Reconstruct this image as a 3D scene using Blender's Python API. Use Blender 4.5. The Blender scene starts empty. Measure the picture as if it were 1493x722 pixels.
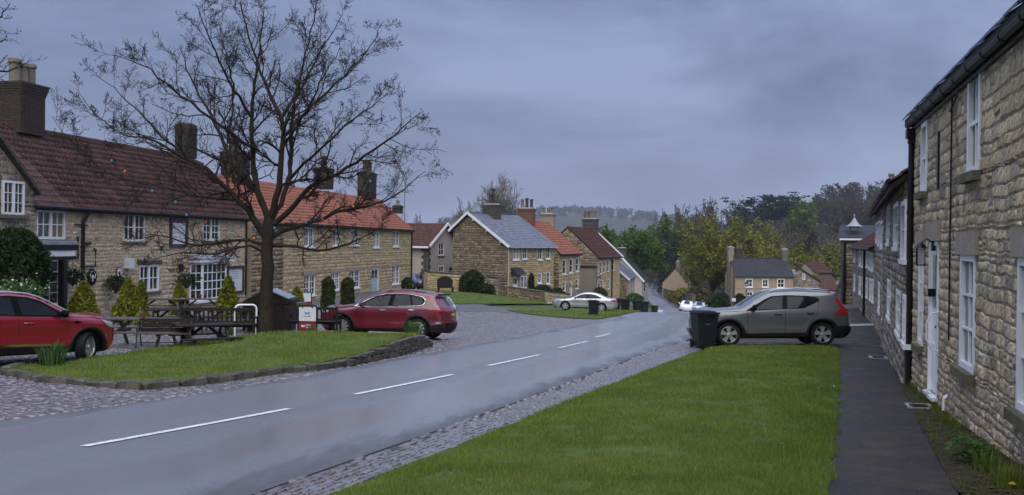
import bpy, bmesh, math, random
import numpy as np
from mathutils import Vector, Matrix, noise as mnoise
random.seed(7); R = np.random.default_rng(7)
SC = bpy.context.scene; COL = SC.collection
# ---------------------------------------------------------------- camera
F, UC, VC = 1450.0, 746.5, 361.0
_p, _r = math.atan(7/F), 0.012
fwd = Vector((0, math.cos(_p), -math.sin(_p))); rt = Vector((1,0,0)); up = rt.cross(fwd)
rt2 = rt*math.cos(_r) + up*math.sin(_r); up2 = -rt*math.sin(_r) + up*math.cos(_r)
cd = bpy.data.cameras.new('camera'); cam = bpy.data.objects.new('camera', cd); COL.objects.link(cam)
M3 = Matrix((rt2, up2, -fwd)).transposed(); cam.matrix_world = M3.to_4x4()
cd.sensor_width = 36; cd.lens = 36*F/1493; cd.clip_end = 20000; cd.clip_start = 0.05
SC.camera = cam
def ray(u, v): return rt2*((u-UC)/F) + up2*(-(v-VC)/F) + fwd
def pt(u, v, Y):
    d = ray(u, v); return d*(Y/d.y)
# ---------------------------------------------------------------- world, sun, exposure
W = bpy.data.worlds.new('World'); SC.world = W; W.use_nodes = True
wn, wl = W.node_tree.nodes, W.node_tree.links
bgn = wn['Background']
SUN_EL, SUN_AZ = math.radians(57), math.radians(180)
sky = wn.new('ShaderNodeTexSky'); sky.sky_type = 'NISHITA'; sky.sun_disc = False
sky.sun_elevation = SUN_EL; sky.sun_rotation = SUN_AZ; sky.altitude = 100; sky.air_density = 1.6; sky.dust_density = 2.0
tc = wn.new('ShaderNodeTexCoord')
mp = wn.new('ShaderNodeMapping'); mp.inputs['Scale'].default_value = (1.0, 1.0, 2.7)
wl.new(tc.outputs['Generated'], mp.inputs['Vector'])
nz = wn.new('ShaderNodeTexNoise'); nz.inputs['Scale'].default_value = 3.3; nz.inputs['Detail'].default_value = 7; nz.inputs['Roughness'].default_value = .55; nz.inputs['Distortion'].default_value = .5
wl.new(mp.outputs[0], nz.inputs['Vector'])
cr = wn.new('ShaderNodeValToRGB')
cr.color_ramp.elements[0].position = .34; cr.color_ramp.elements[0].color = (.56, .74, 1.42, 1)
cr.color_ramp.elements[1].position = .66; cr.color_ramp.elements[1].color = (1.28, 1.58, 2.62, 1)
wl.new(nz.outputs['Fac'], cr.inputs['Fac'])
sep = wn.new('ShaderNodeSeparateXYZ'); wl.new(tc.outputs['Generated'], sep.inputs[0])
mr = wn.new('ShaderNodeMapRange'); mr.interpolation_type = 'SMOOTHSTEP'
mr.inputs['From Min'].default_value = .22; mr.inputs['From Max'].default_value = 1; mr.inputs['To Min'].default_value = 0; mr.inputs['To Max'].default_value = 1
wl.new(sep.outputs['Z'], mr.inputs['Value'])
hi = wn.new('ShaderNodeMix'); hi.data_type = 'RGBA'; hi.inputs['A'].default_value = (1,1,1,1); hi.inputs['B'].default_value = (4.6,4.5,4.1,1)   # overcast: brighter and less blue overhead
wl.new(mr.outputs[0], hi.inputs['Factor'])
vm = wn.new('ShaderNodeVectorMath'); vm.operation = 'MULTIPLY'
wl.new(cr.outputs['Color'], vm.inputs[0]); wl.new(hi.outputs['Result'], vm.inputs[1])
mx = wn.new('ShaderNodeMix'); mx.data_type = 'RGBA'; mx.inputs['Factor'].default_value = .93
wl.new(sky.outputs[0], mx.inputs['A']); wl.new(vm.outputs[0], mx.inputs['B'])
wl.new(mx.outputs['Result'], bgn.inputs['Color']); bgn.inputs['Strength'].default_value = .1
sl = bpy.data.lights.new('sun', 'SUN'); sl.energy = 1.5; sl.angle = math.radians(80); sl.color = (1, .93, .83)
so = bpy.data.objects.new('sun', sl); COL.objects.link(so)
sd = Vector((math.cos(SUN_EL)*math.sin(SUN_AZ), math.cos(SUN_EL)*math.cos(SUN_AZ), math.sin(SUN_EL)))
so.rotation_euler = sd.to_track_quat('Z', 'Y').to_euler(); so.location = (0, -20, 60)
SC.view_settings.view_transform = 'Standard'; SC.view_settings.look = 'None'; SC.view_settings.exposure = 1.05; SC.view_settings.gamma = 1
# ---------------------------------------------------------------- materials
MT = {}
def mat(name, c1, c2=None, rough=.7, scale=4.0, bump=0.0, metal=0.0, coat=0.0, rand=None, stretch=None, rough2=None, spec=.5, trans=0.0, bscale=None, detail=6, contrast=(.35,.65), island=False, coord='Object'):
    m = bpy.data.materials.new(name); m.use_nodes = True; n, l = m.node_tree.nodes, m.node_tree.links
    b = n['Principled BSDF']; b.inputs['Roughness'].default_value = rough; b.inputs['Metallic'].default_value = metal
    if spec == .5 and rough >= .55 and rough2 is None: spec = .12
    b.inputs['Specular IOR Level'].default_value = spec
    if coat: b.inputs['Coat Weight'].default_value = coat; b.inputs['Coat Roughness'].default_value = .03 if coat >= 1 else .26
    t = n.new('ShaderNodeTexCoord'); vec = t.outputs[coord]
    if stretch:
        g = n.new('ShaderNodeMapping'); g.inputs['Scale'].default_value = stretch[:3]
        if len(stretch) > 3: g.inputs['Rotation'].default_value = (0,0,stretch[3])
        l.new(vec, g.inputs[0]); vec = g.outputs[0]
    z = n.new('ShaderNodeTexNoise'); z.inputs['Scale'].default_value = scale; z.inputs['Detail'].default_value = detail; z.inputs['Roughness'].default_value = .6
    l.new(vec, z.inputs['Vector'])
    mrp = n.new('ShaderNodeMapRange'); mrp.inputs['From Min'].default_value = contrast[0]; mrp.inputs['From Max'].default_value = contrast[1]
    l.new(z.outputs['Fac'], mrp.inputs['Value'])
    if rand:                                     # list of colours picked per stone / tile / object
        ramp = n.new('ShaderNodeValToRGB'); ramp.color_ramp.interpolation = 'LINEAR'
        els = ramp.color_ramp.elements
        while len(els) < len(rand): els.new(.5)
        for i, c in enumerate(rand): els[i].position = i/(len(rand)-1); els[i].color = (*c, 1)
        oi = n.new('ShaderNodeObjectInfo'); ge = n.new('ShaderNodeNewGeometry')
        ad = n.new('ShaderNodeMath'); ad.operation = 'ADD'; l.new(oi.outputs['Random'], ad.inputs[0]); l.new(ge.outputs['Random Per Island'], ad.inputs[1])
        fr = n.new('ShaderNodeMath'); fr.operation = 'FRACT'; l.new(ad.outputs[0], fr.inputs[0]); l.new(fr.outputs[0], ramp.inputs['Fac'])
        mm = n.new('ShaderNodeMix'); mm.data_type = 'RGBA'; mm.blend_type = 'MULTIPLY'; mm.inputs['Factor'].default_value = 1
        cc = n.new('ShaderNodeMix'); cc.data_type = 'RGBA'; cc.inputs['A'].default_value = (*c1,1); cc.inputs['B'].default_value = (*(c2 or c1),1)
        l.new(mrp.outputs[0], cc.inputs['Factor']); l.new(ramp.outputs[0], mm.inputs['A']); l.new(cc.outputs['Result'], mm.inputs['B'])
        l.new(mm.outputs['Result'], b.inputs['Base Color'])
    elif c2:
        cc = n.new('ShaderNodeMix'); cc.data_type = 'RGBA'; cc.inputs['A'].default_value = (*c1,1); cc.inputs['B'].default_value = (*c2,1)
        l.new(mrp.outputs[0], cc.inputs['Factor']); l.new(cc.outputs['Result'], b.inputs['Base Color'])
    else: b.inputs['Base Color'].default_value = (*c1,1)
    if rough2 is not None:
        rr = n.new('ShaderNodeMapRange'); rr.inputs['From Min'].default_value = contrast[0]; rr.inputs['From Max'].default_value = contrast[1]
        rr.inputs['To Min'].default_value = rough; rr.inputs['To Max'].default_value = rough2
        l.new(z.outputs['Fac'], rr.inputs['Value']); l.new(rr.outputs[0], b.inputs['Roughness'])
        if coat:
            r3 = n.new('ShaderNodeMapRange'); r3.inputs['From Min'].default_value = contrast[0]; r3.inputs['From Max'].default_value = contrast[1]; r3.inputs['To Min'].default_value = .19; r3.inputs['To Max'].default_value = .42
            l.new(z.outputs['Fac'], r3.inputs['Value']); l.new(r3.outputs[0], b.inputs['Coat Roughness'])
    if bump:
        z2 = n.new('ShaderNodeTexNoise'); z2.inputs['Scale'].default_value = bscale or scale*3; z2.inputs['Detail'].default_value = 5
        l.new(t.outputs[coord], z2.inputs['Vector'])
        bp = n.new('ShaderNodeBump'); bp.inputs['Strength'].default_value = 1; bp.inputs['Distance'].default_value = bump
        l.new(z2.outputs['Fac'], bp.inputs['Height']); l.new(bp.outputs[0], b.inputs['Normal'])
    if trans:
        ts = n.new('ShaderNodeBsdfTranslucent'); ts.inputs['Color'].default_value = (*(c2 or c1),1)
        ms = n.new('ShaderNodeMixShader'); ms.inputs[0].default_value = trans
        o = n['Material Output']; l.new(b.outputs[0], ms.inputs[1]); l.new(ts.outputs[0], ms.inputs[2]); l.new(ms.outputs[0], o.inputs[0])
    MT[name] = m; return m
WH = (1,1,1)
# stone palettes
mat('near_stone', (.50,.51,.54), (1.58,1.57,1.58), .75, 20, .016, rand=[(0.459,0.359,0.218),(0.245,0.204,0.143),(0.530,0.417,0.252),(0.347,0.291,0.206),(0.612,0.485,0.294),(0.184,0.160,0.122),(0.428,0.339,0.218),(0.306,0.252,0.168),(0.571,0.466,0.302)], bscale=26)
mat('near_mortar', (.17,.145,.115), (.33,.28,.22), .9, 7, .02)
mat('pub_stone', (.58,.59,.61), (1.24,1.24,1.26), .8, 15, .016, rand=[(0.551,0.436,0.277),(0.428,0.349,0.235),(0.632,0.504,0.319),(0.490,0.407,0.286),(0.326,0.267,0.181),(0.673,0.543,0.353),(0.530,0.427,0.277)], bscale=18)
mat('pub_mortar', (.34,.285,.20), (.48,.40,.29), .9, 5, .02)
mat('tan_stone', (.8,.8,.8), (1.1,1.1,1.1), .8, 6, .01, rand=[(0.469,0.359,0.202),(0.388,0.296,0.168),(0.530,0.407,0.231),(0.428,0.335,0.197),(0.337,0.252,0.151),(0.561,0.436,0.252)], bscale=18)
mat('tan_mortar', (.32,.26,.17), (.40,.32,.22), .9, 5, .02)
mat('brown_stone', (.6,.6,.6), (1.12,1.1,1.1), .85, 8, .01, rand=[(.27,.205,.135),(.17,.135,.095),(.33,.25,.165),(.13,.11,.08),(.29,.225,.145),(.38,.29,.19)], bscale=18)
mat('brown_mortar', (.10,.08,.058), (.15,.12,.085), .9, 5, .02)
mat('grey_stone', (.6,.6,.6), (1.12,1.1,1.1), .8, 8, .01, rand=[(.30,.26,.215),(.19,.17,.145),(.37,.32,.26),(.15,.135,.115),(.28,.24,.19),(.42,.37,.30)], bscale=18)
mat('grey_mortar', (.11,.095,.08), (.16,.14,.115), .9, 5, .02)
mat('dark_stone', (.045,.041,.036), (.11,.10,.085), .75, 5, .02)  # deepened so the shade on the retaining wall is part of the colour
mat('lintel_stone', (.28,.235,.19), (.35,.295,.235), .8, 6, .008)
mat('sill_stone', (.09,.09,.05), (.16,.14,.10), .85, 6, .01)
mat('render_pink', (.36,.31,.28), (.42,.36,.32), .85, 1.5, .003)
mat('render_tan', (.33,.25,.165), (.38,.295,.20), .85, 1.5, .003)
mat('pantile_dark', (.55,.58,.58), (1.15,1.1,1.1), .55, 1.4, .006, rand=[(0.067,0.035,0.030),(0.083,0.043,0.035),(0.054,0.032,0.029),(0.099,0.052,0.041),(0.060,0.039,0.034),(0.076,0.039,0.032)])
mat('pantile_red', (.8,.75,.75), (1.1,1.1,1.1), .6, 3, .006, rand=[(.30,.120,.078),(.25,.10,.066),(.345,.14,.092),(.27,.112,.075)])
mat('pantile_brown', (.8,.8,.8), (1.1,1.1,1.1), .6, 3, .006, rand=[(.085,.040,.032),(.068,.034,.028),(.105,.05,.038)])
mat('slate', (.8,.8,.85), (1.1,1.1,1.1), .42, 4, .004, rand=[(.15,.165,.20),(.12,.135,.17),(.18,.195,.23),(.14,.15,.18)])
mat('slate_dark', (.022,.023,.028), (.04,.04,.046), .6, 3, .006)
mat('lead', (.20,.22,.25), (.30,.32,.36), .45, 4, .004)
mat('white_paint', (.72,.73,.74), (.80,.80,.80), .4, 2, 0)
mat('black_paint', (.006,.006,.007), (.012,.012,.013), .4, 4, 0, spec=.3)
mat('blue_door', (.30,.42,.52), (.34,.46,.56), .45, 2, 0)
mat('glass_dark', (.012,.014,.016), None, .04, spec=.7)
mat('glass_room', (.03,.03,.03), (.012,.013,.015), .05, 1.3, spec=.7)
mat('glass_curtain', (.20,.20,.20), (.03,.03,.03), .12, 1.6, spec=.6, stretch=(3,3,.3))
mat('glass_blind', (.20,.17,.09), (.16,.135,.07), .15, 2, spec=.6, stretch=(8,8,.2))
mat('brick_dark', (.042,.034,.030), (.080,.062,.052), .85, 9, .02, stretch=(1,1,4))
mat('brick_red', (.12,.062,.048), (.19,.10,.075), .85, 9, .02, stretch=(1,1,4))
mat('pot_clay', (.19,.165,.13), (.13,.115,.095), .8, 4, .004)
mat('pot_red', (.20,.07,.045), (.14,.055,.04), .75, 4, .004)
mat('pot_dark', (.05,.04,.035), (.09,.07,.06), .8, 4, .004)
# ground
mat('soil_grass', (.055,.085,.022), (.075,.10,.03), .95, .35, .03, coord='Object')
mat('lawn', (.045,.075,.016), (.085,.11,.03), .95, 1.3, .03)
mat('blade', (.092,.140,.026), (.175,.220,.050), .6, .9, trans=.3, rand=[(.62,.72,.6),(.95,.98,.8),(1.3,1.15,.8),(.8,.95,.8),(1.5,1.25,.9),(.9,1.0,.7)])
mat('asphalt', (.085,.087,.093), (.135,.137,.146), .24, .55, .002, coat=1.0, rough2=.42, stretch=(1.6,.16,1,-.32), bscale=55, spec=.5, contrast=(.36,.62))
mat('asphalt_edge', (.040,.039,.039), (.075,.072,.07), .35, 3, .008, rough2=.6, bscale=45)
mat('asphalt_patch', (.07,.07,.072), (.10,.10,.10), .4, 2, .006, bscale=40)
mat('path', (.016,.0135,.010), (.060,.050,.038), .36, 1.6, .012, spec=.2, rough2=.9, bscale=38, contrast=(.40,.62), detail=12)
mat('moss_soil', (.030,.023,.014), (.055,.048,.024), .95, 4, .03)
mat('marking', (.62,.62,.60), (.26,.26,.27), .5, 16, 0, contrast=(.50,.72))
mat('sett', (.75,.75,.75), (1.15,1.1,1.1), .20, 7, .004, coat=.9, rand=[(.135,.118,.115),(.095,.085,.084),(.175,.15,.142),(.115,.105,.106),(.15,.13,.128),(.075,.068,.068)], rough2=.42)
mat('sett_bed', (.035,.028,.025), (.06,.05,.045), .6, 3, .02, rough2=.9)
mat('kerb', (.045,.042,.034), (.12,.11,.09), .65, 5, .02)  # darkened all over: the shadow on the stone fronts is in the colour
mat('concrete_kerb', (.25,.25,.25), (.32,.32,.32), .6, 5, .004)
# wet road: t runs across it (0 left kerb .. 1 right kerb); wheel tracks stay smooth and wet, crown and margins are rougher
def road_mat():
    m = bpy.data.materials.new('wet_road'); m.use_nodes = True; n, l = m.node_tree.nodes, m.node_tree.links; b = n['Principled BSDF']
    at = n.new('ShaderNodeAttribute'); at.attribute_name = 'across'; tcn = n.new('ShaderNodeTexCoord'); mpn = n.new('ShaderNodeMapping'); mpn.inputs['Rotation'].default_value = (0,0,-.32); mpn.inputs['Scale'].default_value = (1.7,.30,1); l.new(tcn.outputs['Object'], mpn.inputs[0])
    z = n.new('ShaderNodeTexNoise'); z.inputs['Scale'].default_value = .8; z.inputs['Detail'].default_value = 9; z.inputs['Roughness'].default_value = .66; l.new(mpn.outputs[0], z.inputs['Vector'])
    m1 = n.new('ShaderNodeMath'); m1.operation = 'MULTIPLY_ADD'; m1.inputs[1].default_value = .34; l.new(z.outputs['Fac'], m1.inputs[0]); l.new(at.outputs['Fac'], m1.inputs[2])
    m2 = n.new('ShaderNodeMath'); m2.operation = 'SUBTRACT'; m2.inputs[1].default_value = .17; l.new(m1.outputs[0], m2.inputs[0])
    r = n.new('ShaderNodeValToRGB'); e = r.color_ramp.elements; st = [(0,.95),(.06,.75),(.13,.30),(.32,.22),(.42,.45),(.50,.62),(.58,.50),(.66,.10),(.82,.05),(.90,.40),(.955,.85),(1,1)]
    while len(e) < len(st): e.new(.5)
    for i, (p, v) in enumerate(st): e[i].position = p; e[i].color = (v,v,v,1)
    l.new(m2.outputs[0], r.inputs['Fac']); z3 = n.new('ShaderNodeTexNoise'); z3.inputs['Scale'].default_value = 7; z3.inputs['Detail'].default_value = 8; l.new(tcn.outputs['Object'], z3.inputs['Vector'])
    m3 = n.new('ShaderNodeMath'); m3.operation = 'MULTIPLY_ADD'; m3.inputs[1].default_value = .26; m3.use_clamp = True; l.new(z3.outputs['Fac'], m3.inputs[0]); m4 = n.new('ShaderNodeMath'); m4.operation = 'SUBTRACT'; m4.inputs[1].default_value = .13; l.new(r.outputs['Color'], m4.inputs[0]); l.new(m4.outputs[0], m3.inputs[2])
    def mrng(a, c):
        q = n.new('ShaderNodeMapRange'); q.inputs['To Min'].default_value = a; q.inputs['To Max'].default_value = c; l.new(m3.outputs[0], q.inputs['Value']); return q.outputs[0]
    b.inputs['Coat IOR'].default_value = 1.85; l.new(mrng(1.0,.4), b.inputs['Specular IOR Level']); l.new(mrng(.34,.62), b.inputs['Roughness']); l.new(mrng(1.0,.15), b.inputs['Coat Weight']); l.new(mrng(.15,.45), b.inputs['Coat Roughness'])
    c = n.new('ShaderNodeMix'); c.data_type = 'RGBA'; c.inputs['A'].default_value = (.19,.197,.22,1); c.inputs['B'].default_value = (.065,.066,.072,1); l.new(m3.outputs[0], c.inputs['Factor']); l.new(c.outputs['Result'], b.inputs['Base Color'])  # smooth lanes paler and bluer: part of the sky sheen is in the base colour
    z2 = n.new('ShaderNodeTexNoise'); z2.inputs['Scale'].default_value = 60; l.new(tcn.outputs['Object'], z2.inputs['Vector']); bp = n.new('ShaderNodeBump'); bp.inputs['Distance'].default_value = .004; l.new(mrng(.15,1.0), bp.inputs['Strength']); l.new(z2.outputs['Fac'], bp.inputs['Height']); l.new(bp.outputs[0], b.inputs['Normal']); MT['wet_road'] = m
road_mat()
# vegetation
mat('woodland', (.030,.032,.026), (.05,.047,.036), .95, .02)
mat('bark', (.020,.016,.012), (.046,.038,.027), .9, 9, .02, stretch=(3,3,.6))
mat('twig', (.016,.011,.008), (.030,.020,.014), .8, 9)
mat('bare_wood', (.125,.115,.090), (.18,.16,.12), .9, 2)
mat('bare_dark', (.085,.074,.058), (.125,.108,.083), .9, 2)
def leafm(name, a, b, tr=.25): mat(name, a, b, .75, 1.2, trans=tr, rand=[(.6,.65,.6),(.95,1,.9),(1.2,1.15,1.0),(.8,.85,.8)])
leafm('leaf_green', (.060,.115,.022), (.095,.16,.032)); leafm('leaf_olive', (.140,.146,.026), (.205,.200,.037)); leafm('wood_haze', (.078,.066,.045), (.11,.094,.062), .35)
leafm('leaf_yellow', (.20,.185,.026), (.27,.24,.036)); leafm('leaf_bright', (.10,.16,.025), (.13,.19,.03)); leafm('leaf_dark', (.018,.034,.013), (.03,.05,.018))
leafm('leaf_pine', (.016,.026,.018), (.026,.036,.022)); leafm('leaf_bush', (.02,.036,.012), (.035,.055,.016)); leafm('leaf_conifer', (.15,.165,.018), (.225,.23,.028), .15)
leafm('leaf_topiary', (.028,.040,.010), (.05,.062,.015), .1); leafm('leaf_fresh', (.05,.10,.03), (.08,.14,.045)); leafm('leaf_brownish', (.075,.065,.04), (.11,.09,.05))
mat('wood_grey', (.040,.036,.032), (.085,.077,.068), .55, 3, .006, stretch=(1,8,8), rough2=.75)
mat('wood_dark', (.015,.012,.010), (.034,.027,.022), .6, 3, .006, stretch=(1,8,8))
mat('iron', (.015,.015,.016), (.03,.028,.026), .5, 8, .002, metal=.3)
mat('sign_white', (.55,.58,.62), (.62,.64,.68), .35, 2); mat('sign_red', (.16,.012,.018), (.19,.016,.022), .35, 2)
mat('purple', (.20,.06,.20)); mat('sign_frame', (.03,.02,.022), (.05,.03,.03), .5, 4)
mat('petal_white', (.75,.75,.72)); mat('petal_yellow', (.70,.52,.01), rough=.6); mat('bulb_red', (.35,.02,.02), rough=.2); mat('bulb_green', (.02,.22,.12), rough=.2); mat('bulb_blue', (.04,.22,.36), rough=.2); mat('bulb_orange', (.5,.2,.03), rough=.2)
# vehicles
mat('paint_red', (.20,.004,.010), None, .25, coat=1.0, spec=.5); mat('paint_wine', (.125,.006,.018), None, .25, coat=1.0)
mat('paint_sage', (.098,.106,.106), None, .3, coat=1.0, metal=.3); mat('rail_silver', (.28,.30,.33), None, .4, metal=.6); mat('paint_silver', (.42,.42,.43), None, .28, coat=1.0, metal=.6); mat('paint_white', (.72,.73,.75), None, .3, coat=1.0); mat('paint_black', (.02,.022,.026), None, .25, coat=1.0)
mat('trim_black', (.006,.006,.0065), None, .55, spec=.25); mat('gloss_black', (.004,.004,.0045), None, .45, spec=.08); mat('chrome', (.7,.72,.75), None, .12, metal=1.0); mat('alloy', (.62,.63,.65), None, .28, metal=.8); mat('rubber', (.007,.007,.007), (.012,.012,.012), .75, 8, spec=.2)
mat('tail_red', (.28,.006,.01), None, .12, coat=1); mat('lamp_clear', (.45,.48,.52), None, .1, metal=.4, coat=1); mat('plate_yellow', (.62,.45,.04), rough=.5); mat('plate_white', (.7,.7,.7), rough=.5); mat('amber', (.6,.2,.02), rough=.2)
mat('car_glass', (.005,.006,.008), (.016,.020,.024), .03, 1.5, spec=.22)
mat('bin_plastic', (.007,.009,.012), (.012,.014,.018), .5, 6, .002, spec=.25); mat('bin_lime', (.22,.22,.02), None, .5)
# ---------------------------------------------------------------- builders
def link(o, parent=None):
    COL.objects.link(o)
    if parent is not None: o.parent = parent
    return o
def mesh_obj(name, V, Fc, m=None, parent=None, smooth=False):
    me = bpy.data.meshes.new(name)
    V = np.asarray(V, dtype=np.float32)
    if isinstance(Fc, np.ndarray):
        k = Fc.shape[1]; n = len(Fc)
        me.vertices.add(len(V)); me.vertices.foreach_set('co', V.ravel())
        me.loops.add(n*k); me.loops.foreach_set('vertex_index', Fc.astype(np.int32).ravel())
        me.polygons.add(n); me.polygons.foreach_set('loop_start', np.arange(0, n*k, k, dtype=np.int32)); me.polygons.foreach_set('loop_total', np.full(n, k, dtype=np.int32))
        me.update(calc_edges=True); me.validate()
    else: me.from_pydata([tuple(v) for v in V], [], Fc); me.update()
    if smooth: me.polygons.foreach_set('use_smooth', [True]*len(me.polygons))
    o = bpy.data.objects.new(name, me)
    if m: me.materials.append(MT[m] if isinstance(m, str) else m)
    return link(o, parent)
class MB:
    def __init__(s): s.v = []; s.f = []
    def add(s, vs, fs):
        b = len(s.v); s.v += [tuple(v) for v in vs]; s.f += [[i+b for i in f] for f in fs]; return s
    def box(s, c, d, rz=0, ry=0, rx=0, taper=1.0):
        h = Vector(d)/2; m = Matrix.Rotation(rz,3,'Z') @ Matrix.Rotation(ry,3,'Y') @ Matrix.Rotation(rx,3,'X'); c = Vector(c); vs = []
        for z in (-1,1):
            t = taper if z > 0 else 1
            for x, y in ((-1,-1),(1,-1),(1,1),(-1,1)): vs.append(m @ Vector((x*h.x*t, y*h.y*t, z*h.z)) + c)
        return s.add(vs, [[3,2,1,0],[4,5,6,7],[0,1,5,4],[1,2,6,5],[2,3,7,6],[3,0,4,7]])
    def bar(s, a, b, w, d):                       # rectangular bar between two points
        a, b = Vector(a), Vector(b); t = (b-a).normalized(); u = t.cross(Vector((0,0,1)))
        if u.length < .01: u = Vector((1,0,0))
        u.normalize(); n = u.cross(t); vs = []
        for p in (a, b):
            for i, j in ((-1,-1),(1,-1),(1,1),(-1,1)): vs.append(p + u*(i*w/2) + n*(j*d/2))
        return s.add(vs, [[3,2,1,0],[4,5,6,7],[0,1,5,4],[1,2,6,5],[2,3,7,6],[3,0,4,7]])
    def tube(s, pts, r, n=6, cap=True):
        pts = [Vector(p) for p in pts]; rs = r if isinstance(r, (list, tuple)) else [r]*len(pts); vs = []; fs = []
        t0 = (pts[-1]-pts[0]); ref = Vector((0,0,1)) if abs(t0.normalized().z) < .8 else Vector((0,1,0))
        for i, p in enumerate(pts):
            t = (pts[min(i+1, len(pts)-1)] - pts[max(i-1,0)]).normalized(); u = t.cross(ref)
            if u.length < .01: u = t.cross(Vector((1,0,0)))
            u.normalize(); w = t.cross(u)
            for k in range(n): a = 2*math.pi*k/n; vs.append(p + (u*math.cos(a)+w*math.sin(a))*rs[i])
        for i in range(len(pts)-1):
            for k in range(n): fs.append([i*n+k, i*n+(k+1)%n, (i+1)*n+(k+1)%n, (i+1)*n+k])
        if cap: fs += [list(range(n))[::-1], [len(vs)-n+k for k in range(n)]]
        return s.add(vs, fs)
    def lathe(s, c, prof, n=12, axis='z', cap=True):
        vs = []; fs = []; c = Vector(c)
        for r, h in prof:
            for k in range(n):
                a = 2*math.pi*k/n; p = Vector((r*math.cos(a), r*math.sin(a), h))
                if axis == 'y': p = Vector((p.x, p.z, p.y))
                if axis == 'x': p = Vector((p.z, p.x, p.y))
                vs.append(c+p)
        for i in range(len(prof)-1):
            for k in range(n): fs.append([i*n+k, i*n+(k+1)%n, (i+1)*n+(k+1)%n, (i+1)*n+k])
        if cap: fs += [list(range(n))[::-1], [len(vs)-n+k for k in range(n)]]
        return s.add(vs, fs)
    def prism(s, poly, ext):                      # polygon (3d) extruded by a vector
        n = len(poly); e = Vector(ext); vs = [Vector(p) for p in poly]; vs = vs + [p+e for p in vs]
        return s.add(vs, [list(range(n))[::-1], list(range(n,2*n))] + [[i,(i+1)%n,n+(i+1)%n,n+i] for i in range(n)])
    def build(s, name, m, parent=None, smooth=False, fix=True):
        o = mesh_obj(name, s.v, s.f, m, parent, smooth)
        if fix:
            bm = bmesh.new(); bm.from_mesh(o.data); bmesh.ops.recalc_face_normals(bm, faces=bm.faces); bm.to_mesh(o.data); bm.free()
        if smooth:
            bm = bmesh.new(); bm.from_mesh(o.data)
            for e in bm.edges:
                if len(e.link_faces) == 2 and e.calc_face_angle(0) > .7: e.smooth = False
            bm.to_mesh(o.data); bm.free()
        return o
def tag(o, label=None, cat=None, group=None, kind=None):
    if label: o['label'] = label
    if cat: o['category'] = cat
    if group: o['group'] = group
    if kind: o['kind'] = kind
    return o
def thing(name, label, cat, loc, rz=0, group=None):
    o = bpy.data.objects.new(name, None); o.empty_display_size = .2; COL.objects.link(o); o.location = loc; o.rotation_euler = (0,0,rz)
    return tag(o, label, cat, group)
def dup(root, loc=None, rot=None, label=None):
    def cp(o, par):
        c = o.copy(); COL.objects.link(c)
        if par is not None: c.parent = par
        for ch in kids.get(o, []): cp(ch, c)
        return c
    kids = {}
    def walk(o):
        kids[o] = list(o.children)
        for k in kids[o]: walk(k)
    walk(root); c = cp(root, None)
    if loc is not None: c.location = loc
    if rot is not None: c.rotation_euler = rot
    if label: c['label'] = label
    return c
def share(o, name, loc, parent, scale=None, rz=0):    # another object using o's mesh
    c = bpy.data.objects.new(name, o.data); COL.objects.link(c); c.parent = parent; c.location = loc; c.rotation_euler = (0,0,rz)
    if scale: c.scale = scale
    return c
# ---------------------------------------------------------------- terrain (camera eye at z = 0)
_bY = np.array([-60,-25,0,7.8,13.5,23,29,35,54,72,94,115,137,161,200,340,540,900,5000.])
_bH = np.array([1.0,1.15,1.6,2.0,2.4,2.74,2.97,3.3,4.05,4.9,6.05,7.6,9.5,10.3,11.6,15,18.5,18.5,18.5])
_cp = [(1493,700,8.94),(1321,562,17.05),(1205,722,7.8),(370,722,7.8),(0,615,13.4),(1010,505,29),(122,652,10.9),(421,597,14.1),(660,547,19.5),(787,518,25.5),(890,486,37.5),(960,455,72),
 (125,522,22.3),(607,493,34.5),(497,486,35.2),(1060,505,28.7),(1197,506,28.7),(75,464,37.5),(200,452,43.5),(355,446,54),(410,440,59.5),(547,424,78),(598,419,88.5),(623,428,100),(740,431,94),
 (700,444,78),(680,453,66),(665,470,50),(620,500,34),(850,453,75),(866,460,65),(898,455,84),(815,440,103),(871,440,118),(910,434,134),(1255,470,47),(1240,443,72),(1291,506,29.5),(1000,458,137),(1120,447,161),(970,441,200),(948,411,500),
 (800,447,80),(780,440,88),(1160,449,72),(966,457,82),(975,458,92),(985,460,112),(992,460,125),(985,452,160),(952,431,300),(946,419,400)]
def _base(Y): return np.interp(Y, _bY, _bH)
_gy = np.arange(-60, 1000, 1.0); _gk = np.exp(-.5*(np.arange(-12,13)/5.)**2); _gk /= _gk.sum()
_gh = np.convolve(np.pad(_base(_gy), 12, mode='edge'), _gk, 'valid')
def base(Y): return np.where(Y < 990, np.interp(Y, _gy, _gh), 18.5)
_P = np.array([tuple(pt(*c)) for c in _cp]); _D = -_P[:,2] - base(_P[:,1])
def _k(ax, ay, bx, by):
    La = 9 + .055*np.abs(by)
    return np.exp(-((ax-bx)**2 + ((ay-by)*.8)**2)/(2*La**2))
_K = _k(_P[:,None,0], _P[:,None,1], _P[None,:,0], _P[None,:,1]); _K = _K.T @ _K + .04*np.eye(len(_P))
_Wt = np.linalg.solve(_K, _k(_P[:,None,0], _P[:,None,1], _P[None,:,0], _P[None,:,1]).T @ _D)
def _ss(x): x = np.clip(x, 0, 1); return x*x*(3-2*x)
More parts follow.
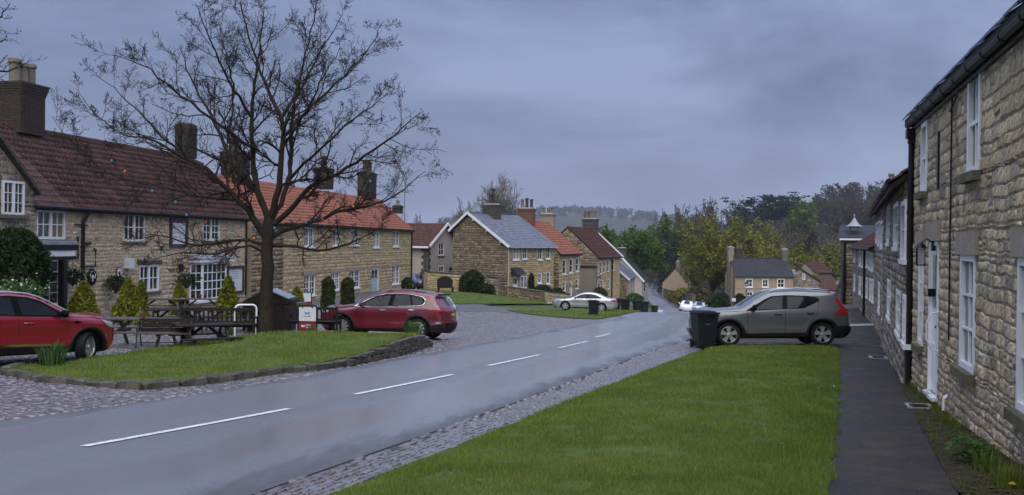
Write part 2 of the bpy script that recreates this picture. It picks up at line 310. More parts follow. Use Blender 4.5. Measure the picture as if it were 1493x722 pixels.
def GZ(x, y):
    x = np.asarray(x, float); y = np.asarray(y, float); sh = x.shape; x = x.ravel(); y = y.ravel(); h = base(y).copy()
    for w, p in zip(_Wt, _P): h += w*_k(x, y, p[0], p[1])
    s = x/np.maximum(y, 1)
    hill = 38*_ss((y-400-420*_ss((.20-s)/.08))/260)*_ss((s-.05)/.22) + 22*_ss((y-560)/500)*_ss((.14-s)/.2) + 10*_ss((y-260)/200)*_ss((s-.20)/.08)
    far = 52*_ss((y-1500)/1300)*_ss((.15-np.abs(s-.07))/.14) + 42*_ss((y-1300)/1500)
    h = h - hill - far
    return (-h).reshape(sh)
def gz(x, y): return float(GZ(x, y))
def gp(u, v):                                        # where a sight line meets the ground
    d = ray(u, v); d = d/d.y; a = np.linspace(2, 600, 12000); z = d.z*a - GZ(d.x*a, a); i = int(np.argmax(z < 0)); return Vector((d.x*a[i], a[i], gz(d.x*a[i], a[i])))
def gu(u, Y):                                         # ground point at image column u, depth Y
    p = pt(u, 400, Y); return Vector((p.x, Y, gz(p.x, Y)))
def poly_cut(poly, sx, sy):
    bm = bmesh.new(); bm.faces.new([bm.verts.new((p[0], p[1], 0)) for p in poly])
    xs = [p[0] for p in poly]; ys = [p[1] for p in poly]
    for k, (lo, hi, st, no) in enumerate(((min(xs), max(xs), sx, (1,0,0)), (min(ys), max(ys), sy, (0,1,0)))):
        c = math.floor(lo/st)*st + st
        while c < hi - 1e-4:
            bmesh.ops.bisect_plane(bm, geom=bm.verts[:]+bm.edges[:]+bm.faces[:], plane_co=(c,0,0) if k == 0 else (0,c,0), plane_no=no, dist=1e-5); c += st
    return bm
def sheet(name, poly, dz, m, step=1.0, bulge=None, kind='structure', thick=0, parent=None):
    bm = poly_cut(poly, step, step)
    if thick:
        ret = bmesh.ops.extrude_face_region(bm, geom=bm.faces[:]); top = {v for v in ret['geom'] if isinstance(v, bmesh.types.BMVert)}
    else: top = set(bm.verts)
    co = np.array([v.co[:] for v in bm.verts]); z = GZ(co[:,0], co[:,1])
    for i, v in enumerate(bm.verts):
        v.co.z = z[i] + (dz + (bulge(v.co.x, v.co.y) if bulge else 0) if v in top else dz - thick)
    bmesh.ops.recalc_face_normals(bm, faces=bm.faces)
    if not thick and sum(f.normal.z for f in bm.faces) < 0: bmesh.ops.reverse_faces(bm, faces=bm.faces[:])
    me = bpy.data.meshes.new(name); bm.to_mesh(me); bm.free(); me.materials.append(MT[m])
    o = link(bpy.data.objects.new(name, me), parent)
    if kind: o['kind'] = kind
    return o
def in_poly(px, py, poly):
    px = np.asarray(px); py = np.asarray(py); r = np.zeros(px.shape, bool); n = len(poly)
    for i in range(n):
        x1, y1 = poly[i][:2]; x2, y2 = poly[(i+1)%n][:2]
        c = ((y1 > py) != (y2 > py)) & (px < (x2-x1)*(py-y1)/((y2-y1) or 1e-9) + x1); r ^= c
    return r
def edge_dist(px, py, poly):
    d = np.full(np.shape(px), 1e9)
    for i in range(len(poly)):
        a = np.array(poly[i][:2]); b = np.array(poly[(i+1)%len(poly)][:2]); ab = b-a; L = (ab@ab) or 1e-9
        t = np.clip(((px-a[0])*ab[0] + (py-a[1])*ab[1])/L, 0, 1); d = np.minimum(d, np.hypot(px-a[0]-t*ab[0], py-a[1]-t*ab[1]))
    return d
def stuff(o, label=None): o['kind'] = 'stuff'; return tag(o, label)
# ================================================================ SETTING: ground, road, cobbles, path, lawns
def axis(lo, a, b, hi, st, gr=1.12):
    v = list(np.arange(a, b+1e-6, st)); s = st; x = a; pre = []
    while x > lo: s *= gr; x -= s; pre.append(x)
    s = st; x = b
    while x < hi: s *= gr; x += s; v.append(x)
    return np.array(pre[::-1]+v)
gx = axis(-2250, -45, 60, 2250, 1.5); gy_ = axis(-60, -14, 170, 4400, 1.5, 1.08); print('GROUND', gx[0], gx[-1], gy_[0], gy_[-1])
GX, GY = np.meshgrid(gx, gy_); ZZ = GZ(GX, GY) - .10; print('Z', ZZ.min(), ZZ.max())
nx, ny = len(gx), len(gy_); idx = np.arange(nx*ny).reshape(ny, nx)
Fq = np.stack([idx[:-1,:-1], idx[:-1,1:], idx[1:,1:], idx[1:,:-1]], -1).reshape(-1,4)
g = mesh_obj('ground', np.stack([GX, GY, ZZ], -1).reshape(-1,3), Fq, 'soil_grass', smooth=True); g['kind'] = 'structure'; g.data.materials.append(MT['woodland'])
fc_ = (GX[:-1,:-1].ravel(), GY[:-1,:-1].ravel()); g.data.polygons.foreach_set('material_index', ((fc_[1] > 400) | ((fc_[1] > 250) & (fc_[0] > 45))).astype(np.int32))
def off_line(c, dl):                                   # offset a centre line to the left by dl(i)
    out = []
    for i, p in enumerate(c):
        a = Vector(c[max(i-1,0)]); b = Vector(c[min(i+1,len(c)-1)]); t = (b-a).normalized(); n = Vector((-t.y, t.x)); out.append((p[0]+n.x*dl[i], p[1]+n.y*dl[i]))
    return out
def smooth_line(pts, st=2.0):
    P = np.array(pts, float); s = np.r_[0, np.cumsum(np.hypot(*np.diff(P, axis=0).T))]; n = int(s[-1]/st)+1; t = np.linspace(0, s[-1], n)
    x = np.interp(t, s, P[:,0]); y = np.interp(t, s, P[:,1]); k = np.ones(5)/5
    x[2:-2] = np.convolve(x, k, 'valid'); y[2:-2] = np.convolve(y, k, 'valid'); return list(zip(x, y))
road_c = smooth_line([(-11.3,-10),(-4.72,10.9),(-.45,24.5),(3.7,37.5),(7.4,53),(10.3,72),(14.6,92),(18.6,112),(22.6,137),(27,170),(30.6,200),(36,250),(42,300),(54,400),(69,500)], 2)
nW = len(road_c)
def taper(y, near, mid, far): return float(np.interp(y, [0, 40, 75, 200], [near, near, mid, far]))
rl = off_line(road_c, [taper(p[1], 2.75, 2.7, 2.7) for p in road_c]); rr = off_line(road_c, [-taper(p[1], 3.35, 2.9, 2.7) for p in road_c])
def strip(name, L, Rr, dz, m, na=5, kind='structure'):
    L = np.array(L); Rr = np.array(Rr); t = np.linspace(0, 1, na)[None,:,None]; P = L[:,None,:]*(1-t) + Rr[:,None,:]*t
    z = GZ(P[...,0], P[...,1]) + dz; V = np.concatenate([P, z[...,None]], -1).reshape(-1,3); n = len(L); ii = np.arange(n*na).reshape(n, na)
    Fs = np.stack([ii[:-1,:-1], ii[:-1,1:], ii[1:,1:], ii[1:,:-1]], -1).reshape(-1,4)
    o = mesh_obj(name, V, Fs, m, smooth=True); o['kind'] = kind; return o
_le = [gp(u, v) for u, v in ((0,617),(214,588),(329,569),(407,555),(497,538),(640,512),(700,501),(850,472),(923,463))]
_lx = np.array([p.x for p in _le]); _ly = np.array([p.y for p in _le])
rl = [((float(np.interp(p[1], _ly, _lx)) if _ly[0] < p[1] < _ly[-1] else p[0]), p[1]) for p in rl]
for _ in range(3): rl = [rl[0]] + [((rl[i-1][0]+2*rl[i][0]+rl[i+1][0])/4, rl[i][1]) for i in range(1, len(rl)-1)] + [rl[-1]]
ro = strip('road', rl, rr, 0.0, 'wet_road', 25); at_ = ro.data.attributes.new('across', 'FLOAT', 'POINT'); at_.data.foreach_set('value', np.tile(np.linspace(0,1,25), len(rl)).astype(np.float32))
def ragged(line, a, b, inner, seed):
    r_ = np.random.default_rng(seed); P = smooth_line(line, .22); n = len(P); w = np.clip(r_.normal(0,1,n),-2,2); w = np.convolve(w, [.25,.5,.25], 'same'); s = np.arange(n)*.22
    o = (a+b)/2 + (b-a)/2*(.55*np.sin(s*.7+seed)+.35*np.sin(s*2.3)+.5*w); return off_line(P, list(o)), off_line(P, [inner]*n)
# broken centre line
cc = [(122,652,421,597),(517,576,660,547),(712,534,787,518),(815,508,857,498),(868,492.5,890,486.5)]
for a in cc:
    p, q = gp(a[0], a[1]), gp(a[2], a[3]); d = (q-p); d.z = 0; d.normalize(); n = Vector((-d.y, d.x, 0)); L = (q-p).to_2d().length; k = max(2, int(L/.8)); l_ = [p.to_2d()+d.to_2d()*L*i/k+n.to_2d()*.06 for i in range(k+1)]; r_ = [p.to_2d()+d.to_2d()*L*i/k-n.to_2d()*.06 for i in range(k+1)]
    strip('lane_marking', [tuple(x) for x in l_], [tuple(x) for x in r_], .010, 'marking', 2)
# ---- setts: a field of individually shaped stones
def sett_mesh(name, C, ang, sx, sy, hgt, z, rng, m='sett', parent=None):
    n = len(C); j = lambda s: rng.uniform(-s, s, n)
    base8 = [(-1,-1),(1,-1),(1,1),(-1,1)]; V = np.zeros((n, 8, 3)); ca, sa = np.cos(ang), np.sin(ang)
    tilt_x, tilt_y = j(.08), j(.08)
    for k, (a, b) in enumerate(base8):
        for top in (0, 1):
            f = .87 if top else 1.0
            lx = a*sx*.5*f*(1+j(.12)); ly = b*sy*.5*f*(1+j(.12)); zz = (hgt*1.0 + tilt_x*lx + tilt_y*ly) if top else -.03
            V[:, k+4*top, 0] = C[:,0] + lx*ca - ly*sa; V[:, k+4*top, 1] = C[:,1] + lx*sa + ly*ca; V[:, k+4*top, 2] = z + zz
    q = np.array([[4,5,6,7],[0,1,5,4],[1,2,6,5],[2,3,7,6],[3,0,4,7]]); Fs = (np.arange(n)[:,None,None]*8 + q[None]).reshape(-1,4)
    return V, Fs
def sett_field(name, poly, dirv, sx, sy, dz, seed, singles=0, label=None, drop=None):
    rng = np.random.default_rng(seed); d = Vector(dirv).normalized(); nrm = Vector((-d.y, d.x)); P = np.array(poly); a = P @ np.array(d); b = P @ np.array(nrm)
    rows = np.arange(b.min(), b.max(), sy); C = []; S = []
    for r_ in rows:
        x = a.min() + rng.uniform(0, sx)
        while x < a.max():
            w = sx*rng.uniform(.65, 1.4); C.append((x+w/2, r_+rng.uniform(-.1,.1)*sy)); S.append(w); x += w
    C = np.array(C); S = np.array(S); XY = C[:,:1]*np.array(d)[None] + C[:,1:]*np.array(nrm)[None]; ok = in_poly(XY[:,0], XY[:,1], poly); XY = XY[ok]; S = S[ok]
    if drop is not None:
        D_ = edge_dist(XY[:,0], XY[:,1], drop+drop[::-1]); k_ = rng.uniform(0,1,len(XY)) < np.clip(.25+D_/.32, 0, 1); XY = XY[k_]; S = S[k_]
    n = len(XY); ang = math.atan2(d.y, d.x) + rng.uniform(-.22, .22, n); z = GZ(XY[:,0], XY[:,1]) + dz
    V, Fs = sett_mesh(name, XY, ang, S*.9, sy*rng.uniform(.75,.98,n), rng.uniform(.004,.012,n), z, rng)
    bed = sheet(name+'_bed', poly, dz-.012, 'sett_bed', 1.2); bed.name = name
    bed['label'] = label
    order = np.argsort(XY[:,1] + (XY[:,1] < 7.3)*1000); ns = singles if singles else 0; sing = order[:ns]; rest = order[ns:]
    q = Fs[:5]
    for i in sing:
        c = Vector((XY[i,0], XY[i,1], z[i])); o = mesh_obj('sett', V[i]-np.array(c), q.tolist(), 'sett', bed); o.location = c
    VV = V[rest].reshape(-1,3); FF = (np.arange(len(rest))[:,None,None]*8 + q[None]).reshape(-1,4)
    o = mesh_obj('setts', VV, FF, 'sett', bed); o['kind'] = 'stuff'
    return bed
rdir = (.318, .948)
# narrow cobbled margin on the near side of the road
gl = [gp(490,722), gp(600,679), gp(716,632), gp(830,585), gp(930,546), gp(1000,520)]
gl = [(p.x, p.y) for p in gl]; d0 = (Vector(gl[1])-Vector(gl[0])).normalized(); gl0 = tuple(Vector(gl[0]) - d0*9)
rre = [p for p in rr if -2.5 < p[1] < 33]
cob_r = rre + [(6.6,31.5)] + gl[::-1] + [gl0]
sett_field('cobbled_margin', cob_r, rdir, .13, .085, .004, 3, 290, 'narrow strip of wet cobbles between the road and the near grass verge', rre)
# cobbled forecourt on the pub side
rle = [p for p in rl if 4 < p[1] < 64]
fore = rle + [(5.1,63),(-1.5,66),(-4.5,61),(-9.0,60.5),(-16.2,55),(-19.6,42),(-26,36),(-28,12),(-14,2)]
near_f = [p for p in fore]
sett_field('cobbled_forecourt', near_f, (.97,-.2), .21, .14, .003, 4, 290, 'wet cobbled forecourt running from the road edge to the old inn')
# tarmac apron by the houses + lane up to them
apron = [(-4.5,61.2),(-1.5,66.2),(5.1,63.2),(6.2,66.5),(4.6,67.5),(-2.2,73.5),(1.5,81),(5,92),(2.8,93.5),(-3.2,87.5),(-8.5,93),(-9.5,97),(-9.2,88),(-14.5,56.6),(-9.0,60.7)]
sheet('lane', apron, .012, 'asphalt_patch', 2.0)
# lawn in front of the slate house, strip of grass with the bins
def P2(*uv): return [tuple(gp(u, v).to_2d()) for u, v in uv]
def lawn(name, poly, dz, step, label, bul=.05):
    o = sheet(name, poly, dz, 'lawn', step, bulge=lambda x, y: bul*min(1, float(edge_dist(np.array([x]), np.array([y]), poly)[0])/.8)); o['label'] = label; return o
bank = [(-6.8,70),(-3.6,71.5),(-.2,77.5),(2.6,84.5),(3.2,89.5),(0,93),(-6,97),(-8.6,97),(-8.2,86),(-7.6,76)]
lawn('lawn', bank, .05, 1.2, 'small lawn sloping up to the slate roofed cottage')
binlawn = P2((745,450),(800,447),(870,450),(905,455),(960,450),(968,453.5),(930,457),(890,460.5),(840,460),(790,456))
binlawn = [(-.4,68.8),(3.2,70.5),(7.2,76),(9.6,88),(11.2,90),(11.0,84),(9.3,75),(7.1,65.5),(5.2,59),(3.6,60.5),(1.6,64.3)]
lawn('lawn', binlawn, .05, 1.0, 'strip of short grass by the road where the dark bins stand')
# the pub green with its raised end
green_f = P2((8,546),(60,557),(130,563),(205,569),(300,561),(400,546)) + P2((455,541),(520,531),(580,519),(624,505))
green_b = P2((600,493),(500,491),(380,497),(280,505),(200,519),(140,528),(90,537),(30,540))
green = green_f + green_b
gd0 = Vector(green_f[5]); gd1 = Vector(green_f[-1])
def green_rise(x, y):
    a = gd1-gd0; t = ((Vector((x,y))-gd0).dot(a))/a.length_squared
    s = float(np.interp(t, [-.1,.05,.35,.62,.85,1.0,1.1], [0,.02,.15,.34,.27,.05,0]))
    db = float(edge_dist(np.array([x]), np.array([y]), green_b + green_b[::-1])[0])
    return .11 + s*1.1*float(np.clip(db/2.4, 0, 1))
sheet('green', green, .0, 'lawn', .5, bulge=lambda x, y: green_rise(x, y) if float(edge_dist(np.array([x]), np.array([y]), green)[0]) > .02 else green_rise(x, y)*.95, thick=0.05)
def gtop(x, y): return gz(x, y) + green_rise(x, y)
# kerb stones round the left end, dry-stone retaining wall at the right end
kl = thing('stone_kerb', 'low line of rough kerbstones edging the left end of the pub green', 'kerb', (*green_f[2], gz(*green_f[2])))
rng = np.random.default_rng(5)
def along(poly, step_rng, fn):
    for i in range(len(poly)-1):
        a, b = Vector(poly[i]), Vector(poly[i+1]); L = (b-a).length; x = 0
        while x < L-.05:
            w = min(rng.uniform(*step_rng), L-x); fn(a+(b-a)*((x+w/2)/L), w, math.atan2((b-a).y, (b-a).x)); x += w
def rock(c, d, rz, seed):
    bm = bmesh.new(); bmesh.ops.create_cube(bm, size=1); bmesh.ops.bevel(bm, geom=bm.edges[:], offset=.12, segments=1, affect='EDGES')
    r_ = random.Random(seed)
    for v in bm.verts: v.co = Vector((v.co.x*d[0], v.co.y*d[1], v.co.z*d[2])) + Vector((r_.uniform(-1,1)*d[0]*.05, r_.uniform(-1,1)*d[1]*.07, r_.uniform(-1,1)*d[2]*.08))
    me = bpy.data.meshes.new('stone'); bm.to_mesh(me); bm.free(); return me
def kerb_piece(c, w, a, n=[0]):
    n[0] += 1; me = rock(None, (w*.97, .22, .26), 0, n[0]); me.materials.append(MT['kerb']); o = bpy.data.objects.new('kerbstone', me); link(o, kl)
    o.location = Vector((c.x, c.y, gz(c.x, c.y)+.005+rng.uniform(-.02,.03))) - kl.location; o.rotation_euler = (rng.uniform(-.06,.06), rng.uniform(-.04,.04), a+rng.uniform(-.08,.08))
along([green_b[-1]] + green_f[:7], (.5, .95), kerb_piece)
rw = thing('retaining_wall', 'low dark dry stone wall holding up the right end of the pub green', 'wall', (*green_f[7], gz(*green_f[7])))
def wall_rows(poly, hfun, root, nm, mm, sz, dep):
    cnt = [0]
    hmax = max(hfun(Vector(p)) for p in poly); z = 0; k = 0
    while z < hmax:
        hh = sz[1]*rng.uniform(.8, 1.25)
        def put(c, w, a):
            cnt[0] += 1; he = min(hh, hfun(c)-z)
            if he < .035: return
            me = rock(None, (w*.97, dep, he*.97), 0, cnt[0]+77); me.materials.append(MT[mm]); o = bpy.data.objects.new(nm, me); link(o, root)
            o.location = Vector((c.x, c.y, gz(c.x, c.y)+z+he/2)) - root.location; o.rotation_euler = (rng.uniform(-.05,.05), rng.uniform(-.05,.05), a+rng.uniform(-.05,.05))
        along(poly, (sz[0]*.6, sz[0]*1.5), put); z += hh
wall_rows(green_f[6:], lambda c: green_rise(c.x, c.y) - .02, rw, 'stone', 'dark_stone', (.42, .13), .3)
# near verge
verge_l = [gl0] + gl + [tuple(gp(1030,510).to_2d()), tuple(gp(1052,508).to_2d()), tuple(gp(1130,507).to_2d())]
verge_r = [tuple(gp(1222,508).to_2d()), tuple(gp(1222,560).to_2d()), tuple(gp(1219,620).to_2d()), tuple(gp(1205,722).to_2d()), (1.9,3),(.6,-2.5)]
verge = verge_l + verge_r
def dense(P, st=.25):
    out = []
    for a, b in zip(P[:-1], P[1:]):
        k = max(1, int(math.hypot(b[0]-a[0], b[1]-a[1])/st)); out += [(a[0]+(b[0]-a[0])*i/k, a[1]+(b[1]-a[1])*i/k) for i in range(k)]
    return out+[P[-1]]
def vbul(x, y):
    d = float(edge_dist(np.array([x]), np.array([y]), verge)[0]); return .09*(1-math.exp(-d/.35))
sheet('grass_verge', verge, .01, 'lawn', .6, bulge=vbul, thick=.06)
# footpath along the houses
wall_line = lambda y, o=0: (2.2+.2686*y+o, y)
pe_l = verge_r[::-1] + []
path_poly = [(.6,-2.5),(1.9,3)] + verge_r[:4][::-1] + [tuple(gp(1232,480).to_2d()), tuple(gp(1236,458).to_2d()), tuple(gp(1237,448).to_2d())] + P2((1262,452),(1277,470),(1292,506),(1318,560)) + [tuple(gp(1345,620).to_2d()), tuple(gp(1398,722).to_2d()), (2.6,2),(1.4,-2.5)]
sheet('footpath', path_poly, -.004, 'path', .8)
soil = [(1.35,-2.5),(2.55,2),tuple(gp(1392,715).to_2d()), tuple(gp(1342,620).to_2d()), tuple(gp(1312,560).to_2d()), tuple(gp(1289,506).to_2d()), wall_line(31,.9), wall_line(17,.3), wall_line(8,.3), wall_line(-2.5,.3)]
sheet('planting_strip', soil, .006, 'moss_soil', .8)
drv = [tuple(gp(1030,509.5).to_2d()), tuple(gp(1010,497).to_2d()), tuple(gp(1000,478).to_2d()), tuple(gp(1232,478).to_2d()), tuple(gp(1223,507).to_2d())]
sheet('parking_bay', drv, .006, 'path', 1.0)
yard = P2((1040,461),(1236,458),(1233,480),(1000,480))
far_pave = [(14,58),(16,75),(20,95),(24.5,112),(28,140),(36,168),(44,168),(38,120),(30,95),(25.5,72),(22.2,60)]
sheet('pavement', far_pave, .02, 'asphalt_patch', 3.0)
fp2 = off_line(road_c[50:95], [-3.0]*45); fp3 = off_line(road_c[50:95], [-4.6]*45)
strip('pavement', fp2, fp3, .10, 'concrete_kerb', 3)
# thin light drain channel across the path
ch = P2((1232,473),(1275,472),(1276,475),(1232,476)); sheet('drain_channel', ch, .010, 'concrete_kerb', 2.0)
# ---- grass blades (uncountable)
def blades(name, poly, n, h, topf, seed, label, near=6.0, wmin=.006):
    rng = np.random.default_rng(seed); P = np.array(poly); lo = P.min(0); hi = P.max(0); px = []; py = []; tot = 0
    while tot < n:
        x = rng.uniform(lo[0], hi[0], 60000); y = rng.uniform(lo[1], hi[1], 60000); k = in_poly(x, y, poly) & (y > near*.8); x, y = x[k], y[k]
        acc = rng.uniform(0, 1, len(x)) < np.clip((near/np.maximum(y, .1))**1.5, 0, 1); x, y = x[acc], y[acc]; px.append(x); py.append(y); tot += len(x)
        if len(px) > 400: break
    x = np.concatenate(px)[:n]; y = np.concatenate(py)[:n]; N = len(x); z = topf(x, y)
    hh = h*rng.uniform(.5, 1.25, N); patch = np.array([mnoise.noise(Vector((a*.9, b*.9, 0))) for a, b in zip(x[::1], y[::1])]); hh *= 1+.75*patch; hh *= np.where(np.array([mnoise.noise(Vector((a*2.3+9, b*1.6, 4))) for a, b in zip(x, y)]) < -.30, .35, 1)
    w = np.maximum(wmin, .00075*y)*rng.uniform(.7,1.3,N); a = rng.uniform(0, 2*np.pi, N); ln = rng.uniform(.2, .9, N)*hh; la = rng.uniform(0, 2*np.pi, N)
    V = np.zeros((N,3,3)); V[:,0] = np.stack([x-np.cos(a)*w/2, y-np.sin(a)*w/2, z-.01], -1); V[:,1] = np.stack([x+np.cos(a)*w/2, y+np.sin(a)*w/2, z-.01], -1); V[:,2] = np.stack([x+np.cos(la)*ln, y+np.sin(la)*ln, z+hh], -1)
    o = mesh_obj(name, V.reshape(-1,3), np.arange(N*3).reshape(-1,3), 'blade'); o['kind'] = 'stuff'; o['label'] = label; return o
vb = lambda x, y: GZ(x, y) + .01 + .09*(1-np.exp(-edge_dist(x, y, verge)/.35))
vexp = verge_l + [(p[0]+.03+.07*math.sin(p[1]*3.1)*math.sin(p[1]*7.3+1), p[1]) for p in dense(verge_r)]
blades('grass', vexp, 175000, .044, vb, 11, 'short damp green grass on the near verge')
gexp = [(p[0]+.05, p[1]-.10) for p in green_f]+green_b
blades('grass', gexp, 34000, .058, lambda x, y: GZ(x, y) + np.array([green_rise(a, b) for a, b in zip(x, y)]), 12, 'rougher grass on the green in front of the inn', 20, .01)
blades('grass', binlawn, 7000, .07, lambda x, y: GZ(x, y)+.08, 13, 'short grass on the strip under the bins', 60)
blades('grass', bank, 7000, .07, lambda x, y: GZ(x, y)+.08, 14, 'short grass on the lawn by the slate roofed cottage', 70)

# fallen leaves and bits on the planting strip, the path edges and the verge
def litter(name, poly, n, m, size, seed, label, bias=None, z0=.012):
    rng = np.random.default_rng(seed); P = np.array(poly); lo = P.min(0); hi = P.max(0); x = rng.uniform(lo[0],hi[0],n*6); y = rng.uniform(lo[1],min(hi[1],26),n*6); k = in_poly(x,y,poly) & (rng.uniform(0,1,n*6) < np.clip(7/np.maximum(y,1),0,1))
    if bias is not None: d = edge_dist(x, y, poly); k &= rng.uniform(0,1,n*6) < np.exp(-d/bias)
    x, y = x[k][:n], y[k][:n]; N = len(x); a = rng.uniform(0,2*np.pi,N); s = size*rng.uniform(.5,1.4,N); z = GZ(x,y)+z0; t = rng.uniform(-.4,.4,(N,2)); V = np.zeros((N,4,3))
    for i,(p,q) in enumerate(((-.5,0),(0,-.3),(.5,0),(0,.3))): lx, ly = p*s, q*s; V[:,i] = np.stack([x+lx*np.cos(a)-ly*np.sin(a), y+lx*np.sin(a)+ly*np.cos(a), z+np.abs(lx*t[:,0]+ly*t[:,1])],-1)
    o = mesh_obj(name, V.reshape(-1,3), np.arange(N*4).reshape(-1,4), m); o['kind'] = 'stuff'; o['label'] = label
mat('dead_leaf', (.085,.05,.027), (.14,.085,.045), .8, 3, rand=[(.5,.5,.5),(1,1,1),(1.4,1.3,1.1)]); mat('moss', (.04,.042,.013), (.065,.068,.02), .95, 3, rand=[(.6,.6,.6),(1.1,1.1,1)])
litter('leaf_litter', soil, 1500, 'dead_leaf', .05, 71, 'brown leaf litter on the strip at the foot of the near wall', z0=.016); litter('moss', soil, 2600, 'moss', .07, 72, 'moss growing along the strip at the foot of the near wall', z0=.014)
litter('moss', path_poly, 1500, 'moss', .035, 73, 'moss creeping over the path edges', .10, .004); litter('leaf_litter', path_poly, 200, 'dead_leaf', .035, 74, 'few leaves lying on the wet path', .35, .004)
litter('leaf_litter', verge, 260, 'dead_leaf', .05, 75, 'few dead leaves in the verge grass', None, .13)
blades('weeds', soil, 2600, .07, lambda x, y: GZ(x, y)+.005, 76, 'thin grass and weeds on the strip by the near wall', 6, .005)
# ================================================================ BUILDINGS
class Bld:
    """local frame: x along the front (left to right seen from the street), y into the building, z up from zb"""
    def __init__(s, name, label, cat, X, Y, d, zb, group=None):
        s.d = Vector((d[0], d[1], 0)).normalized(); s.n = Vector((-s.d.y, s.d.x, 0)); s.o = Vector((X, Y, zb)); s.zb = zb
        s.root = thing(name, label, cat, s.o, math.atan2(s.d.y, s.d.x), group)
    def px(s, u, v, off=0):                        # picture point -> local (x, z) on the plane y = off
        r_ = ray(u, v); o = s.o + s.n*off; t = o.dot(s.n)/r_.dot(s.n); p = r_*t - o; return p.dot(s.d), r_.z*t - s.zb
    def rect(s, u0, u1, v0, v1):
        x0 = s.px(u0, v0)[0]; x1 = s.px(u1, v0)[0]; um = (u0+u1)/2; return (x0, x1, s.px(um, v1)[1], s.px(um, v0)[1])
    def world(s, x, y, z): return s.o + s.d*x + s.n*y + Vector((0,0,z))
def cells(L, H, ops, z_low):
    xs = sorted({0, L, *[max(0,min(L,v)) for o in ops for v in o[:2]]}); zs = sorted({z_low, H, *[min(H,v) for o in ops for v in o[2:4]]}); out = []
    for i in range(len(xs)-1):
        for j in range(len(zs)-1):
            cx, cz = (xs[i]+xs[i+1])/2, (zs[j]+zs[j+1])/2
            if not any(o[0] < cx < o[1] and o[2] < cz < o[3] for o in ops): out.append((xs[i], xs[i+1], zs[j], zs[j+1]))
    return out
def walls(b, L, D, H, ops, m, prof=None, low=-1.6, name='wall'):
    """front wall with real openings and reveals, gable ends following prof = [(y, z) ...] from front eave over the ridge to the back eave"""
    prof = prof or [(0,H),(D/2,H),(D,H)]; w = MB()
    for x0, x1, z0, z1 in cells(L, H, ops, low): w.add([(x0,0,z0),(x1,0,z0),(x1,0,z1),(x0,0,z1)], [[0,1,2,3]])
    for x0, x1, z0, z1 in [o[:4] for o in ops]:
        r = .24; w.add([(x0,0,z0),(x0,r,z0),(x0,r,z1),(x0,0,z1)], [[0,1,2,3]]); w.add([(x1,0,z0),(x1,r,z0),(x1,r,z1),(x1,0,z1)], [[3,2,1,0]])
        w.add([(x0,0,z1),(x1,0,z1),(x1,r,z1),(x0,r,z1)], [[0,1,2,3]]); w.add([(x0,0,z0),(x1,0,z0),(x1,r,z0),(x0,r,z0)], [[3,2,1,0]])
    for x in (0, L):
        P = [(x,0,low),(x,prof[0][0],prof[0][1])] + [(x,a,c) for a, c in prof[1:]] + [(x,prof[-1][0],low)]; w.add(P, [list(range(len(P)))])
    w.add([(0,D,low),(L,D,low),(L,D,prof[-1][1]),(0,D,prof[-1][1])], [[0,1,2,3]])
    return w.build(name, m, b.root, fix=False)
def stone_rects(L, H, ops, sw, sh, rng, z0=0.0, jag=True):
    out = []; zs = sorted({z0, H, *[v for o in ops for v in o[2:4] if z0 < v < H]}); z = z0
    while z < H-.02:
        h = sh*rng.uniform(.7, 1.35); nx = min([v for v in zs if v > z+.02], default=H)
        if z+h > nx-.6*sh*.7: h = nx-z
        cz = z+h/2; bl = sorted([(o[0], o[1]) for o in ops if o[2] < cz < o[3]]); x = 0; iv = []
        for a, c in bl:
            if a > x: iv.append((x, a))
            x = max(x, c)
        if x < L: iv.append((x, L))
        for a, c in iv:
            x = a
            while x < c-.01:
                w = sw*rng.uniform(.5, 1.6)
                if c-x-w < sw*.4: w = c-x
                if rng.uniform() < .22 and h > sh*.8 and w < sw*1.1:
                    q = h*rng.uniform(.4,.6); out.append((x, x+w, z, z+q)); out.append((x, x+w, z+q, z+h))
                else: out.append((x, x+w, z, z+h))
                x += w
        z += h
    return out
_sq = np.array([[4,5,6,7],[0,1,5,4],[1,2,6,5],[2,3,7,6],[3,0,4,7]])
def stone_verts(rects, rng, gap=.012, proud=.03, y0=0.0, ch=.018, wob=.014):
    A = np.array(rects); n = len(A); V = np.zeros((n,8,3)); j = lambda s: rng.uniform(-s, s, n); pr = proud*rng.uniform(.35, 1.3, n)
    for k, (a, c) in enumerate(((0,2),(1,2),(1,3),(0,3))):
        sx = 1 if a == 0 else -1; sz = 1 if c == 2 else -1; jx, jz = j(wob), j(wob)
        V[:,k,0] = A[:,a]+sx*gap/2+jx*.7; V[:,k,2] = A[:,c]+sz*gap/2+jz*.7; V[:,k,1] = y0+.006
        cc = np.minimum(ch, .25*np.minimum(A[:,1]-A[:,0], A[:,3]-A[:,2])); V[:,k+4,0] = V[:,k,0]+sx*cc; V[:,k+4,2] = V[:,k,2]+sz*cc; V[:,k+4,1] = y0-pr+j(.006)
    w = lambda x, z, o: .012*np.sin(1.9*x+1.3*z+o)+.012*np.sin(5.3*x-3.1*z+2*o)+.010*np.sin(13*x+6*z+o)
    X, Z = V[...,0].copy(), V[...,2].copy(); am = wob/.014; V[...,2] = Z+am*w(X, Z, .3); V[...,0] = X+am*.6*w(Z, X, 1.9)
    return V
